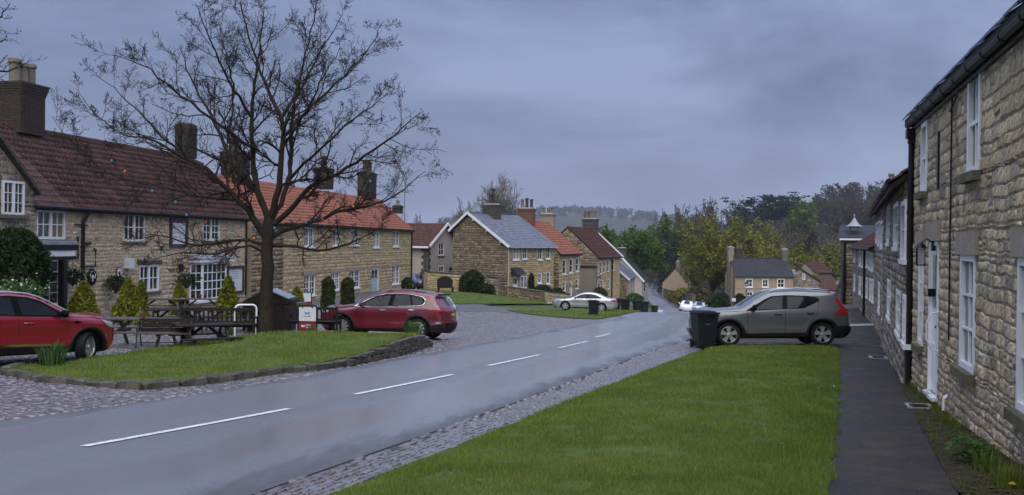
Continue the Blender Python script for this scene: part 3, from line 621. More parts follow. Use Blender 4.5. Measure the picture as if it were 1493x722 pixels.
def stonework(b, rects, m, seed=1, name='stonework', proud=.03, xf=None, singles=None, parent=None, gap=.012, wob=.008):
    rng = np.random.default_rng(seed); V = stone_verts(rects, rng, gap, proud, wob=wob)
    if xf is not None: V = xf(V)
    par = parent or b.root; rest = np.arange(len(V))
    if singles is not None:
        order = np.argsort(singles); s_ = order[:295]; rest = order[295:]
        for i in s_:
            c = V[i].mean(0); o = mesh_obj('stone', V[i]-c, _sq.tolist(), m, par); o.location = c
    if len(rest):
        VV = V[rest].reshape(-1,3); FF = (np.arange(len(rest))[:,None,None]*8 + _sq[None]).reshape(-1,4); o = mesh_obj(name, VV, FF, m, par); o['kind'] = 'stuff'
def in_prof(rects, prof):
    out = []
    for r_ in rects:
        y = (r_[0]+r_[1])/2; lim = np.interp([r_[0], r_[1]], [p[0] for p in prof], [p[1] for p in prof]).min()
        if r_[3] < lim: out.append(r_)
        elif r_[2] < lim-.05: out.append((r_[0], r_[1], r_[2], lim))
    return out
_pane = {}
def pane(par, x0, x1, z0, z1, y, m='glass_dark'):
    if m not in _pane:
        o = MB().box((0,0,0), (1,.006,1)).build('pane', m); _pane[m] = o.data; bpy.data.objects.remove(o)
    o = bpy.data.objects.new('pane', _pane[m]); link(o, par); o.location = ((x0+x1)/2, y, (z0+z1)/2); o.scale = (x1-x0, 1, z1-z0); return o
def window(b, r_, cols=2, rows=2, case=2, sill='sill_stone', gm='glass_dark', lintel=None, sp=.10, deep=.11, fw=.055, bar=.024, sash=False, y0=0.0, root=None, lit_m='lintel_stone', sillh=.09):
    x0, x1, z0, z1 = r_; root = root or b.root; f = MB(); y = y0+deep
    gms = gm if isinstance(gm, (list, tuple)) else [gm]
    f.box(((x0+x1)/2, y, z0+fw/2), (x1-x0, .07, fw)); f.box(((x0+x1)/2, y, z1-fw/2), (x1-x0, .07, fw))
    for x in (x0+fw/2, x1-fw/2): f.box((x, y, (z0+z1)/2), (fw, .07, z1-z0-2*fw))
    ix0, ix1, iz0, iz1 = x0+fw, x1-fw, z0+fw, z1-fw; cw = (ix1-ix0)/case; pl = []
    for c in range(case):
        a, e = ix0+c*cw, ix0+(c+1)*cw
        if c: f.box((a, y-.004, (iz0+iz1)/2), (fw*1.3, .07, iz1-iz0))
        a2, e2 = a+(fw*.6 if c else 0)+.012, e-(fw*.6 if c < case-1 else 0)-.012
        for i in range(1, cols): f.box((a2+(e2-a2)*i/cols, y+.008, (iz0+iz1)/2), (bar, .03, iz1-iz0))
        for j in range(1, rows):
            bw = bar*(2.0 if sash and j*2 == rows else 1); f.box(((a2+e2)/2, y+.004, iz0+(iz1-iz0)*j/rows), (e2-a2, .034, bw))
        for i in range(cols):
            for j in range(rows):
                pl.append((a2+(e2-a2)*i/cols+bar/2-.002, a2+(e2-a2)*(i+1)/cols-bar/2+.002, iz0+(iz1-iz0)*j/rows+bar/2-.002, iz0+(iz1-iz0)*(j+1)/rows-bar/2+.002, c))
    w = f.build('window', 'white_paint', root)
    for p in pl: pane(w, p[0], p[1], p[2], p[3], y+.025, gms[p[4] % len(gms)])
    if sill:
        MB().box(((x0+x1)/2, y0-sp/2+.04, z0-sillh/2-.002), (x1-x0+.16, sp+.08, sillh)).build('sill', sill, w)
    if lintel: MB().box(((x0+x1)/2, y0-.012, z1+lintel/2+.003), (x1-x0+.30, .09, lintel)).build('lintel', lit_m, w)
    return w
def door(b, r_, m='white_paint', panels=2, lights=1, step=True, y=.13, frame='white_paint', label=None):
    x0, x1, z0, z1 = r_; fw = .06; f = MB(); f.box((x0+fw/2, y, (z0+z1)/2), (fw,.09,z1-z0)); f.box((x1-fw/2, y, (z0+z1)/2), (fw,.09,z1-z0)); f.box(((x0+x1)/2, y, z1-fw/2), (x1-x0-2*fw,.09,fw))
    d = MB(); d.box(((x0+x1)/2, y+.03, (z0+z1-fw)/2), (x1-x0-2*fw, .045, z1-z0-fw)); o = d.build('door', m, b.root); f.build('frame', frame, o)
    hx = (x1-x0-2*fw)
    for i in range(panels):
        a = x0+fw+hx*(i+.12)/panels; e = x0+fw+hx*(i+.88)/panels; MB().box(((a+e)/2, y+.004, z0+.45), (e-a, .012, .55)).build('panel', m, o)
        if lights: pane(o, a, e, z0+(z1-z0)*.56, z1-.2, y+.004)
    MB().lathe((x1-fw-.09, y-.03, z0+1.0), [(.012,-.02),(.03,0),(.03,.03),(.01,.04)], 8, 'y').build('handle', 'black_paint', o)
    if step: MB().box(((x0+x1)/2, -.07, z0-.06), (x1-x0+.1, .26, .115)).build('step', 'sill_stone', o)
    return o
def slope_tiles(L, y0, z0, y1, z1, tw, te, kind, rng, x0=0):
    """tiles on the slope from the eave (y0,z0) to the ridge (y1,z1); returns V (n,k,3), quads"""
    S = math.hypot(y1-y0, z1-z0); nr = max(1, round(S/te)); te = S/nr; ncl = max(1, round(L/tw)); tw = L/ncl
    sy, sz = (y1-y0)/S, (z1-z0)/S; ny_, nz_ = -sz, sy                      # outward normal in (y, z) has positive z
    if nz_ < 0: ny_, nz_ = -ny_, -nz_
    c, r_ = np.meshgrid(np.arange(ncl), np.arange(nr)); c, r_ = c.ravel(), r_.ravel(); n = len(c); jit = rng.uniform(-1,1,(n,4))
    if kind == 'pantile': xs = np.linspace(0, 1.04, 6); hp = np.array([.012,.05,.052,.018,.0,.012])
    else: xs = np.array([.015,.985]); hp = np.array([.0,.0])
    k = len(xs); V = np.zeros((n, 3*k, 3))
    for row, (sv, lift) in enumerate(((-.02, .0), (-.02, .030 if kind == 'pantile' else .014), (1.06, .004))):
        for i in range(k):
            s = (r_+sv)*te + jit[:,0]*(.012 if kind == 'pantile' else .006); hgt = (hp[i] if row else hp[i]*.6-.01)+lift+jit[:,1]*.004
            V[:, row*k+i, 0] = x0+(c+xs[i])*tw + jit[:,2]*.006; V[:, row*k+i, 1] = y0+sy*s+ny_*hgt; V[:, row*k+i, 2] = z0+sz*s+nz_*hgt
    q = [[i, i+1, k+i+1, k+i] for i in range(k-1)] + [[k+i, k+i+1, 2*k+i+1, 2*k+i] for i in range(k-1)]
    return V, np.array(q), r_
def roof(b, L, prof, ov, m, tile='pantile', tw=.24, te=.31, verge=.10, singles=0, seed=3, back=True, ridge='pantile_dark', under='wood_dark', x0=0.0, ridge_r=.11):
    rng = np.random.default_rng(seed); (ya,za),(yr,zr),(yb,zb_) = prof
    sf = (zr-za)/(yr-ya); sb = (zr-zb_)/(yb-yr); y0, z0 = ya-ov, za-ov*sf; y2, z2 = yb+ov, zb_-ov*sb; th = .10; X0, X1 = x0-verge, x0+L+verge
    r_ = MB(); r_.prism([(X0,y0,z0+.02),(X0,yr,zr+.03),(X0,yr,zr+.03-th),(X0,y0,z0+.02-th)], (X1-X0,0,0)); r_.prism([(X0,yr,zr+.03),(X0,y2,z2+.02),(X0,y2,z2+.02-th),(X0,yr,zr+.03-th)], (X1-X0,0,0))
    base_m = m if tile == 'none' else under
    ro = r_.build('roof', base_m, b.root)
    if tile != 'none':
        V, q, row = slope_tiles(X1-X0, y0-.03, z0+.035-.03*sf, yr, zr+.05, tw, te, tile, rng, X0)
        W = np.array([list(b.world(*v.mean(0))) for v in V]); order = np.argsort(W[:,1]); sing = order[:singles]; rest = order[singles:]
        sm = (tile == 'pantile')
        for i in sing: c = V[i].mean(0); o = mesh_obj('tile', V[i]-c, q.tolist(), m, ro, smooth=False); o.location = c
        kk = V.shape[1]; o = mesh_obj('tiles', V[rest].reshape(-1,3), (np.arange(len(rest))[:,None,None]*kk + q[None]).reshape(-1,4), m, ro); o['kind'] = 'stuff'
        if back:
            V, q, row = slope_tiles(X1-X0, y2, z2+.03, yr, zr+.05, tw*1.5, te*1.2, tile, rng, X0); o = mesh_obj('tiles', V.reshape(-1,3), (np.arange(len(V))[:,None,None]*V.shape[1] + q[None]).reshape(-1,4), m, ro); o['kind'] = 'stuff'
    rd = MB(); x = X0
    while x < X1-.05:
        w = min(.45, X1-x); rr_ = ridge_r*rng.uniform(.95,1.05); rd.tube([(x+.01, yr, zr+.03), (x+w, yr, zr+.03+rng.uniform(-.008,.008))], rr_, 7); x += w
    rd.build('ridge_tiles', ridge, ro)
    return ro
def gutter(b, x0, x1, y, z, m='black_paint'):
    g_ = MB(); g_.tube([(x0,y,z),(x1,y,z)], .055, 8); return g_.build('gutter', m, b.root)
def pipe(b, x, z0, z1, y=-.07, r=.042, m='black_paint', head=True, elbow=0):
    p = MB(); pts = [(x,y,z0),(x,y,z1)]
    if elbow: pts = [(x,y,z0),(x,y,z1-.45),(x+elbow,y-.14,z1-.1),(x+elbow,y-.16,z1)]
    p.tube(pts, r, 8); z = z0+.5
    while z < z1-.5: p.tube([(x,y,z-.03),(x,y,z+.03)], r*1.35, 8); p.box((x,y+.04,z), (.14,.05,.03)); z += 1.25
    if head: p.box((x,y,z1+.06), (.22,.18,.16)); p.box((x,y,z1-.06), (.14,.12,.10))
    return p.build('drainpipe', m, b.root)
def chimney(b, x, y, w, d, z0, z1, m='brick_dark', pots=2, pot_m='pot_clay', ph=.5, pr=.13, flash=False, courses=True, axis='x', corbel=3, name='chimney'):
    c = MB(); c.box((x,y,(z0+z1)/2), (w,d,z1-z0)); rng = np.random.default_rng(int(abs(x*100+z1*10)) % 1000)
    for i in range(corbel): c.box((x,y,z1-.30+i*.10), (w+.05+.05*i, d+.05+.05*i, .095))
    o = c.build('chimney', m, b.root)
    MB().box((x,y,z1+.03), (w-.06,d-.06,.12), taper=.8).build('flaunching', 'concrete_kerb' if m != 'brick_dark' else 'dark_stone', o)
    if courses:                                     # proud brick courses
        zz = z0; cm = MB(); k = 0
        while zz < z1-.4:
            L = .23; n = max(2, int(w/L)); st = w/n
            for i in range(n):
                if rng.uniform() < .8: cm.box((x-w/2+st*(i+.5)+(.0 if k % 2 else .0), y-d/2-.004, zz+.04), (st-.014, .02, .062))
            n = max(2, int(d/L)); st = d/n
            for sx in (-1,1):
                for i in range(n):
                    if rng.uniform() < .8: cm.box((x+sx*(w/2+.004), y-d/2+st*(i+.5), zz+.04), (.02, st-.014, .062))
            zz += .078; k += 1
        cc_ = cm.build('brickwork', m, o); cc_['kind'] = 'stuff'
    for i in range(pots):
        t = (i+.5)/pots-.5; px, py = (x+t*(w-.1), y) if axis == 'x' else (x, y+t*(d-.1)); k = rng.uniform(.9,1.12)
        MB().lathe((px,py,z1+.08), [(pr*1.05,0),(pr*.92,.06),(pr*.85,ph*k*.8),(pr*1.05,ph*k*.84),(pr*1.05,ph*k*.95),(pr*.9,ph*k),(pr*.65,ph*k*.98)], 10).build('chimney_pot', pot_m if not isinstance(pot_m, list) else pot_m[i % len(pot_m)], o, smooth=True)
    if flash: MB().box((x+w/2+.2,y-d/2-.1,z0+.45), (w*.8,.02,.28), rx=-.75).build('flashing', 'lead', o)
    return o
rngS = np.random.default_rng(21)
# ---------------------------------------------------------------- near terrace on the right (seen edge-on)
NH = Bld('stone_house', 'tall rubble stone terraced house nearest on the right with white sash windows', 'house', 2.29+.2686*17.05, 17.05, (-.2686,-1), -2.42)
nL = 17.5; nH = 2.13+2.42
nw1 = NH.rect(1402.5, 1424, 372, 541); nw2 = NH.rect(1341.5, 1348, 364, 504); nup1 = NH.rect(1414, 1432, 104, 251); nup2 = NH.rect(1345, 1353.5, 178, 280); ndr = NH.rect(1357, 1370.5, 352, 577); nslit = NH.rect(1367.5, 1372, 192, 275)
nw3 = (nw1[1]+2.15, nw1[1]+3.0, nw1[2]-.05, nw1[3]); nup3 = (nup1[1]+2.9, nup1[1]+3.75, nup1[2], nup1[3]); nw4 = (nw3[1]+2.6, nw3[1]+3.5, nw1[2], nw1[3])
nops = [nw1, nw2, nup1, nup2, ndr, nw3, nup3, nw4]
# keep windows a sensible size
walls(NH, nL, 6.5, nH, nops, 'near_mortar', [(0,nH),(3.2,nH+2.4),(6.5,nH)])
band = nw1[3]+.62                                     # coarse rubble below, squared coursed stone above
lint = [(o[0]-.16, o[1]+.16, o[3]+.003, o[3]+.30) for o in (nw1, nw2, ndr, nw3)] + [(o[0]-.1, o[1]+.1, o[3], o[3]+.2) for o in (nup1, nup2)]
lo_ = stone_rects(nL, band, nops+lint, .165, .125, rngS, -.3); hi_ = [(a,c,z+0,e) for a,c,z,e in stone_rects(nL, nH, nops+lint+[nslit], .26, .175, rngS, band)]
allr = lo_+hi_
def view_rank(r_):
    p = NH.world((r_[0]+r_[1])/2, 0, (r_[2]+r_[3])/2); d = p.length; vis = (0 < p.y) and abs(p.x/p.y) < .53 and abs(p.z)/p.y < .27
    return -((r_[1]-r_[0])*(r_[3]-r_[2])*abs(p.dot(NH.n))/d**3 if vis else 0)
stonework(NH, allr, 'near_stone', 5, proud=.013, singles=np.array([view_rank(r_) for r_ in allr]), gap=.010, wob=.011)
for r_, kw in ((nw1, dict(lintel=.28, cols=2, rows=3, case=1, sash=True)), (nw2, dict(lintel=.28, cols=2, rows=3, case=1)), (nw3, dict(lintel=.28, cols=2, rows=3, case=1)), (nw4, dict(cols=2, rows=3, case=1)), (nup1, dict(cols=2, rows=2, case=1, sash=True)), (nup2, dict(cols=2, rows=2, case=1, sash=True)), (nup3, dict(cols=2, rows=2, case=1))):
    window(NH, r_, fw=.075, deep=.012, sillh=.11, sp=.11, gm='glass_room', **kw)
nd = door(NH, ndr, panels=2, lights=1, y=.02, step=False); MB().box(((ndr[0]+ndr[1])/2, -.02, ndr[2]-.03), (ndr[1]-ndr[0], .14, .05)).build('threshold', 'white_paint', nd)
MB().box(((ndr[0]+ndr[1])/2, -.012, ndr[3]+.145), (ndr[1]-ndr[0]+.3,.09,.28)).build('lintel', 'lintel_stone', nd)
MB().box((ndr[0]+.15,.0,(ndr[2]+ndr[3])/2+.35), (.02,.10,.12)).build('letter_plate', 'black_paint', nd)
hz_ = ndr[2]+.95; gr = MB()
for sx in (ndr[1]+.06,): gr.tube([(sx,-.01,hz_+.28),(sx,-.10,hz_+.26),(sx,-.17,hz_+.12),(sx,-.17,hz_-.12),(sx,-.10,hz_-.26),(sx,-.01,hz_-.28)], .011, 8)
gr.build('grab_rail', 'white_paint', nd, smooth=True)
MB().box(((nslit[0]+nslit[1])/2, .0, (nslit[2]+nslit[3])/2), (.10,.05,nslit[3]-nslit[2])).build('slit_window', 'black_paint', NH.root)
# lantern
lx, lz = NH.px(1363.5, 372); lan = MB(); lan.box((lx,-.025,lz+.14), (.09,.05,.16)); lan.tube([(lx,-.02,lz+.17),(lx,-.12,lz+.24),(lx,-.20,lz+.17)], .012, 6); lan.lathe((lx,-.20,lz+.10), [(.10,0),(.05,.06),(.012,.085)], 6)
for k in range(4): a = math.pi/4+k*math.pi/2; lan.box((lx+.075*math.cos(a), -.20+.075*math.sin(a), lz-.02), (.012,.012,.26))
lan.box((lx,-.20,lz-.15), (.13,.13,.02)); wl_ = lan.build('wall_lantern', 'black_paint', NH.root); MB().box((lx,-.20,lz-.02), (.095,.095,.22)).build('lantern_glass', 'lamp_clear', wl_)
pipe(NH, .12, .02, nH-.25, y=-.055, r=.05); cb = MB(); cbx = NH.px(1391,180)[0]; cb.tube([(cbx,-.03,nH-.1),(cbx,-.03,1.2)], .012, 6); cb.tube([(NH.px(1404,150)[0],-.05,nH-.14),(cbx,-.05,nH-.32)], .014, 6); cb.build('cable', 'black_paint', NH.root)
rr_ = MB(); rr_.prism([(-.05,-.15,nH+.06),(-.05,3.2,nH+2.5),(-.05,3.2,nH+2.4),(-.05,-.15,nH-.02)], (nL+.2,0,0)); rr_.prism([(-.12,3.2,nH+2.5),(-.12,6.8,nH-.15),(-.12,6.8,nH-.25),(-.12,3.2,nH+2.4)], (nL+.2,0,0)); ro_ = rr_.build('roof', 'slate_dark', NH.root)
V, q, _ = slope_tiles(nL+.12, -.18, nH+.07, 3.2, nH+2.5, .3, .25, 'slate', rngS, -.12); o = mesh_obj('tiles', V.reshape(-1,3), (np.arange(len(V))[:,None,None]*V.shape[1]+q[None]).reshape(-1,4), 'slate', ro_); o['kind'] = 'stuff'
gg = MB(); gg.tube([(-.04,-.10,nH-.03),(nL,-.10,nH-.03)], .058, 8); gg.box((nL/2,-.025,nH-.07), (nL,.05,.12)); x = .3
while x < nL: gg.tube([(x-.03,-.10,nH-.03),(x+.03,-.10,nH-.03)], .068, 8); x += .9
gg.build('gutter', 'black_paint', NH.root)
# meter / drain bits at the wall foot
bx, bz = NH.px(1382, 588); bt = MB(); bt.tube([(bx,-.05,bz-.10),(bx,-.05,bz+.06)], .022, 8); bt.tube([(bx,-.05,bz+.06),(bx,.0,bz+.10)], .026, 8); bt.build('waste_pipe', 'white_paint', NH.root, smooth=True)
# ---------------------------------------------------------------- low cottages further down the right side
RH2 = Bld('stone_cottage', 'low grey rubble cottage right behind the black drainpipe with white windows', 'cottage', 10.83, 29.0, (-.339,-1), -2.95, 'terrace on the right')
l2 = 12.2; h2 = 2.95+1.28; o2 = [RH2.rect(1316,1322.5,293,378), RH2.rect(1305,1312,296,360), RH2.rect(1294.5,1299,300,354), RH2.rect(1295.5,1300,408,464), RH2.rect(1309,1315,423,487), RH2.rect(1318.5,1322.5,430,500)]
walls(RH2, l2, 6, h2, o2, 'grey_mortar', [(0,h2),(3,h2+2.2),(6,h2)]); stonework(RH2, stone_rects(l2, h2, o2, .28, .16, rngS, -.3), 'grey_stone', 6, proud=.03)
for r_ in o2: window(RH2, r_, cols=1, rows=2, case=1, fw=.09, sp=.06, deep=.0, sill='white_paint')
roof(RH2, l2, [(0,h2),(3,h2+2.2),(6,h2)], .28, 'pantile_brown', seed=8); gutter(RH2, 0, l2, -.30, h2-.12)
chimney(RH2, 2.0, 3, .9, .6, h2+1.6, h2+3.0, 'grey_stone', 2)
RH3 = Bld('stone_cottage', 'pale squared stone cottage with a small corner chimney further along the right', 'cottage', 15.7, 43.0, (-.341,-1), -3.5, 'terrace on the right')
l3 = 14.2; h3 = 3.5+1.5; o3 = [RH3.rect(1281,1283.5,322,356), RH3.rect(1285,1288,322,360), RH3.rect(1281.5,1284,412,455), RH3.rect(1288,1291.5,407,470), RH3.rect(1278,1280,325,352)]
o3 = [(max(.1, a), min(l3-.1, c), e, f) for a, c, e, f in o3]
walls(RH3, l3, 6, h3, o3, 'tan_mortar', [(0,h3),(3,h3+2.2),(6,h3)]); stonework(RH3, stone_rects(l3, h3, o3, .36, .22, rngS, -.3), 'grey_stone', 7, proud=.02)
for r_ in o3: window(RH3, r_, cols=1, rows=2, case=1, fw=.10, sp=.05, deep=.0, sill='white_paint')
roof(RH3, l3, [(0,h3),(3,h3+2.2),(6,h3)], .25, 'pantile_brown', seed=9); gutter(RH3, 0, l3, -.28, h3-.12); chimney(RH3, .5, .6, .5, .5, h3-.2, h3+1.1, 'brick_dark', 1)
RH4 = Bld('stone_cottage', 'grey cottage row under a low brown tiled roof with tall white windows', 'cottage', 24.0, 70.0, (-.304,-1), -4.15, 'terrace on the right')
l4 = 27.2; h4 = 4.15+.05; o4 = [RH4.rect(1245.5,1247.5,362,381), RH4.rect(1253,1256,365,387), RH4.rect(1257.5,1260,366,389), RH4.rect(1263.5,1266,366,389), RH4.rect(1267.5,1270,367,392), RH4.rect(1271.5,1274,368,394), RH4.rect(1245.5,1247.5,400,423), RH4.rect(1253,1256,403,428), RH4.rect(1258,1260,404,433), RH4.rect(1263.5,1266,405,433), RH4.rect(1268.5,1271,406,437), RH4.rect(1272,1274.5,407,440)]
o4 = [(max(.1, a), min(l4-.1, c), e, min(f, h4-.12)) for a, c, e, f in o4]
walls(RH4, l4, 6, h4, o4, 'grey_mortar', [(0,h4),(3.2,h4+2.0),(6.4,h4)]); stonework(RH4, stone_rects(l4, h4, o4, .4, .22, rngS, -.3), 'grey_stone', 8, proud=.02)
for r_ in o4: window(RH4, r_, cols=1, rows=2, case=1, fw=.12, sp=.06, deep=.0, sill='white_paint')
roof(RH4, l4, [(0,h4),(3.2,h4+2.0),(6.4,h4)], .25, 'pantile_brown', seed=10); gutter(RH4, 0, l4, -.28, h4-.12); pipe(RH4, RH4.px(1262,400)[0], 0, h4-.2, r=.07)
CH = Bld('cupola_building', 'dark stone building with a white pagoda cupola on its flat parapet roof', 'building', 23.75, 71.8, (.94,-.345), -4.3)
hc = 4.3+.65; oc = [CH.rect(1231.5,1235.5,372,402)]
walls(CH, 7.5, 8, hc, [], 'dark_stone'); stonework(CH, stone_rects(7.5, hc-.5, [], .4, .22, rngS, -.3), 'brown_stone', 9, proud=.02)
MB().box((3.75,-.08,hc-.12), (7.7,.26,.12)).build('cornice', 'white_paint', CH.root); MB().prism([(-.2,-.2,hc-.04),(-.2,4,hc+1.0),(-.2,8.2,hc-.04)], (7.9,0,0)).build('roof', 'slate_dark', CH.root)
cux, cuz = CH.px(1244.5, 350); cu = MB(); cuy = 1.6; cz = hc+.15
for sx in (-.3,.3):
    for sy in (-.3,.3): cu.box((cux+sx,cuy+sy,cz+.32), (.09,.09,.7))
cu.box((cux,cuy,cz-.15), (.8,.8,.4)); cu.box((cux,cuy,cz+.25), (.66,.66,.04)); cu.box((cux,cuy,cz+.66), (.74,.74,.08)); cup = cu.build('cupola', 'wood_grey', CH.root)
MB().lathe((cux,cuy,cz+.70), [(.60,0),(.42,.10),(.25,.30),(.11,.52),(.03,.70),(.06,.75),(.06,.82),(.01,.9)], 8).build('cupola_roof', 'lead', cup)
pipe(CH, CH.px(1232,360)[0], 0, hc-.3, r=.10); pipe(CH, CH.px(1228.5,360)[0], 0, hc-.3, r=.09, m='wood_grey', head=False)
# ---------------------------------------------------------------- the inn on the left
fd = (.164, 1.0); x0L = -23.6
def fl(Y): return (x0L + .164*Y, Y)
PB = Bld('inn', 'old rubble stone inn with a dark red pantile roof, porch and bay window', 'inn', *fl(33.0), fd, -3.05)
pL = 22.0; pH = PB.px(160, 302)[1]; pD = 6.4; ridgeH = pH + 3.15
r_up1, r_up2, r_up3 = PB.rect(54,96,306,349), PB.rect(180.5,212.5,311,352), PB.rect(296,321,317,351); r_lo = PB.rect(203.5,232.5,386,425); r_bay = PB.rect(277,324,382,436); r_pd = PB.rect(62,90,378,446)
sgn = PB.rect(247,272,318,360); ntc = PB.rect(330,354,388,428)
xw = PB.px(41, 300)[0]                                 # wing right edge
pops = [r_up1, r_up2, r_up3, r_lo, r_bay, r_pd]
walls(PB, pL, pD, pH, pops, 'pub_mortar', [(0,pH),(3.2,ridgeH),(6.4,pH)])
lints = [(o[0]-.12,o[1]+.12,o[3],o[3]+.2) for o in (r_up1,r_up2,r_up3,r_lo)]
stonework(PB, [r_ for r_ in stone_rects(pL, pH, pops+lints, .24, .165, rngS, -.3)], 'pub_stone', 11, proud=.014, gap=.034, wob=.012)
for r_ in (r_up1,r_up2,r_up3,r_lo): MB().box(((r_[0]+r_[1])/2,-.01,r_[3]+.10), (r_[1]-r_[0]+.36,.07,.17)).build('lintel', 'wood_dark' if r_ in (r_up1, r_up3) else 'dark_stone', PB.root)
window(PB, r_up1, gm=['glass_curtain','glass_blind'], cols=2, rows=2, fw=.10, bar=.04, deep=.05); window(PB, r_up2, gm='glass_room', cols=2, rows=2, fw=.10, bar=.04, deep=.05); window(PB, r_up3, gm='glass_room', cols=2, rows=3, fw=.10, bar=.04, deep=.05); window(PB, r_lo, gm='glass_dark', cols=2, rows=2, fw=.10, bar=.04, deep=.05)
roof(PB, pL, [(0,pH),(3.2,ridgeH),(6.4,pH)], .22, 'pantile_dark', tw=.27, te=.34, singles=290, seed=12)
gutter(PB, xw, pL, -.27, pH-.16)
# projecting left wing (gable to the street)
wl0 = xw-5.2; wD = -.25; wm = MB(); apx = xw-2.6; apz = pH+2.35
wm.add([(wl0,wD,-1.5),(xw,wD,-1.5),(xw,wD,pH+.35),(apx,wD,apz),(wl0,wD,pH+.35)], [[0,1,2,3,4]]); wm.add([(xw,wD,-1.5),(xw,.1,-1.5),(xw,.1,pH+.35),(xw,wD,pH+.35)], [[0,1,2,3]]); wm.build('wing_wall', 'pub_mortar', PB.root)
wr = PB.rect(-8,24,264,313); wrs = in_prof([(a+wl0,c+wl0,e,f) for a,c,e,f in stone_rects(5.2, apz, [(wr[0]-wl0,wr[1]-wl0,wr[2],wr[3])], .3, .18, rngS, -.3)], [(wl0,pH+.3),(apx,apz-.05),(xw,pH+.3)])
stonework(PB, wrs, 'grey_stone', 13, name='wing_stonework', proud=.02, xf=lambda V: V+np.array([0,wD,0]))
window(PB, wr, cols=2, rows=3, fw=.08, deep=-.30, gm='glass_room', y0=.0, sill=None); MB().box(((wr[0]+wr[1])/2,wD-.06,wr[2]-.07), (wr[1]-wr[0]+.3,.22,.12)).build('sill', 'sill_stone', PB.root)
cpn = MB(); cpn.bar((xw+.12,wD-.05,pH+.28),(apx,wD-.05,apz+.18),.34,.12); cpn.bar((wl0-.12,wD-.05,pH+.28),(apx,wD-.05,apz+.18),.34,.12); cpn.build('coping', 'dark_stone', PB.root)
wrf = MB(); wrf.prism([(xw+.08,wD+.06,pH+.32),(apx,wD+.06,apz+.1),(apx,wD+.06,apz),(xw+.08,wD+.06,pH+.22)], (0,3.2,0)); wrf.prism([(apx,wD+.06,apz+.1),(wl0,wD+.06,pH+.32),(wl0,wD+.06,pH+.22),(apx,wD+.06,apz)], (0,3.2,0)); wrf.build('wing_roof', 'pantile_dark', PB.root)
# porch
pA = PB.px(20, 362, -1.2)[0]; pB_ = PB.px(112, 362, -1.2)[0]; pz = PB.px(70, 357, -1.2)[1]; po = MB(); po.box(((pA+pB_)/2,-.62,pz+.05), (pB_-pA,1.35,.09)); po.box(((pA+pB_)/2,-.62,pz+.12), (pB_-pA-.3,1.1,.06)); pr_ = po.build('porch_roof', 'lead', PB.root)
MB().box(((pA+pB_)/2,-1.2,pz-.10), (pB_-pA-.1,.10,.20)).build('fascia', 'black_paint', pr_); MB().box(((pA+pB_)/2+.15,-1.18,pz-.31), (pB_-pA-.55,.08,.22)).build('fascia', 'white_paint', pr_); MB().box(((pA+pB_)/2+.25,-1.18,pz-.49), (pB_-pA-.6,.10,.14)).build('beam', 'black_paint', pr_)
pxx = PB.px(91.5, 410, -1.15)[0]
for xx in (pA+.5, pxx): MB().box((xx,-1.15,(pz-.5)/2-.3), (.24,.22,pz+.1)).build('post', 'black_paint', pr_)
pd = window(PB, r_pd, cols=2, rows=4, case=1, fw=.09, deep=.10, sill=None, gm='glass_room'); pd.name = 'glazed_door'
# bay window
bx0, bx1, bz0, bz1 = r_bay; by = -.42; bw = MB()
segs = [((bx0-.05,0),(bx0+.45,by)), ((bx0+.45,by),(bx1-.45,by)), ((bx1-.45,by),(bx1+.05,0))]
bay = MB().box(((bx0+bx1)/2, -.2, bz0-.06), (bx1-bx0+.3,.62,.11)).build('bay_window', 'white_paint', PB.root)
for (a, c), nc in zip(segs, (2, 5, 2)):
    a = Vector((*a,0)); c = Vector((*c,0)); t = (c-a); Ls = t.length; t.normalize(); f = MB(); nr = 4; m4 = lambda x, z: (a.x+t.x*x, a.y+t.y*x, z)
    rz = math.atan2(t.y, t.x)
    for x in (.035, Ls-.035): f.box(m4(x,(bz0+bz1)/2), (.08,.08,bz1-bz0), rz=rz)
    for z in (bz0+.05, bz1-.06): f.box(m4(Ls/2,z), (Ls-.14,.07,.10), rz=rz)
    for i in range(1,nc): f.box(m4(.07+(Ls-.14)*i/nc,(bz0+bz1)/2), (.045,.04,bz1-bz0-.18), rz=rz)
    for j in range(1,nr): f.box(m4(Ls/2,bz0+.1+(bz1-bz0-.2)*j/nr), (Ls-.14,.045,.045), rz=rz)
    f.build('frame', 'white_paint', bay)
    for i in range(nc):
        for j in range(nr):
            o = pane(bay, 0, (Ls-.14)/nc-.03, 0, (bz1-bz0-.2)/nr-.03, 0, 'glass_room'); p = m4(.07+(Ls-.14)*(i+.5)/nc, bz0+.1+(bz1-bz0-.2)*(j+.5)/nr); o.location = (p[0]-t.y*.012, p[1]+t.x*.012, p[2]); o.rotation_euler.z = rz
MB().prism([(bx0-.3,.02,bz1+.42),(bx0-.3,-.62,bz1+.20),(bx0-.3,-.62,bz1+.16),(bx0-.3,.02,bz1+.16)], (bx1-bx0+.6,0,0)).build('bay_roof', 'lead', bay); MB().box(((bx0+bx1)/2,-.28,bz1+.08), (bx1-bx0+.45,.62,.15)).build('fascia', 'white_paint', bay)
MB().box(((bx0+bx1)/2,-.16,bz0/2-.45), (bx1-bx0-.1,.4,bz0+.6)).build('bay_base', 'pub_mortar', bay)
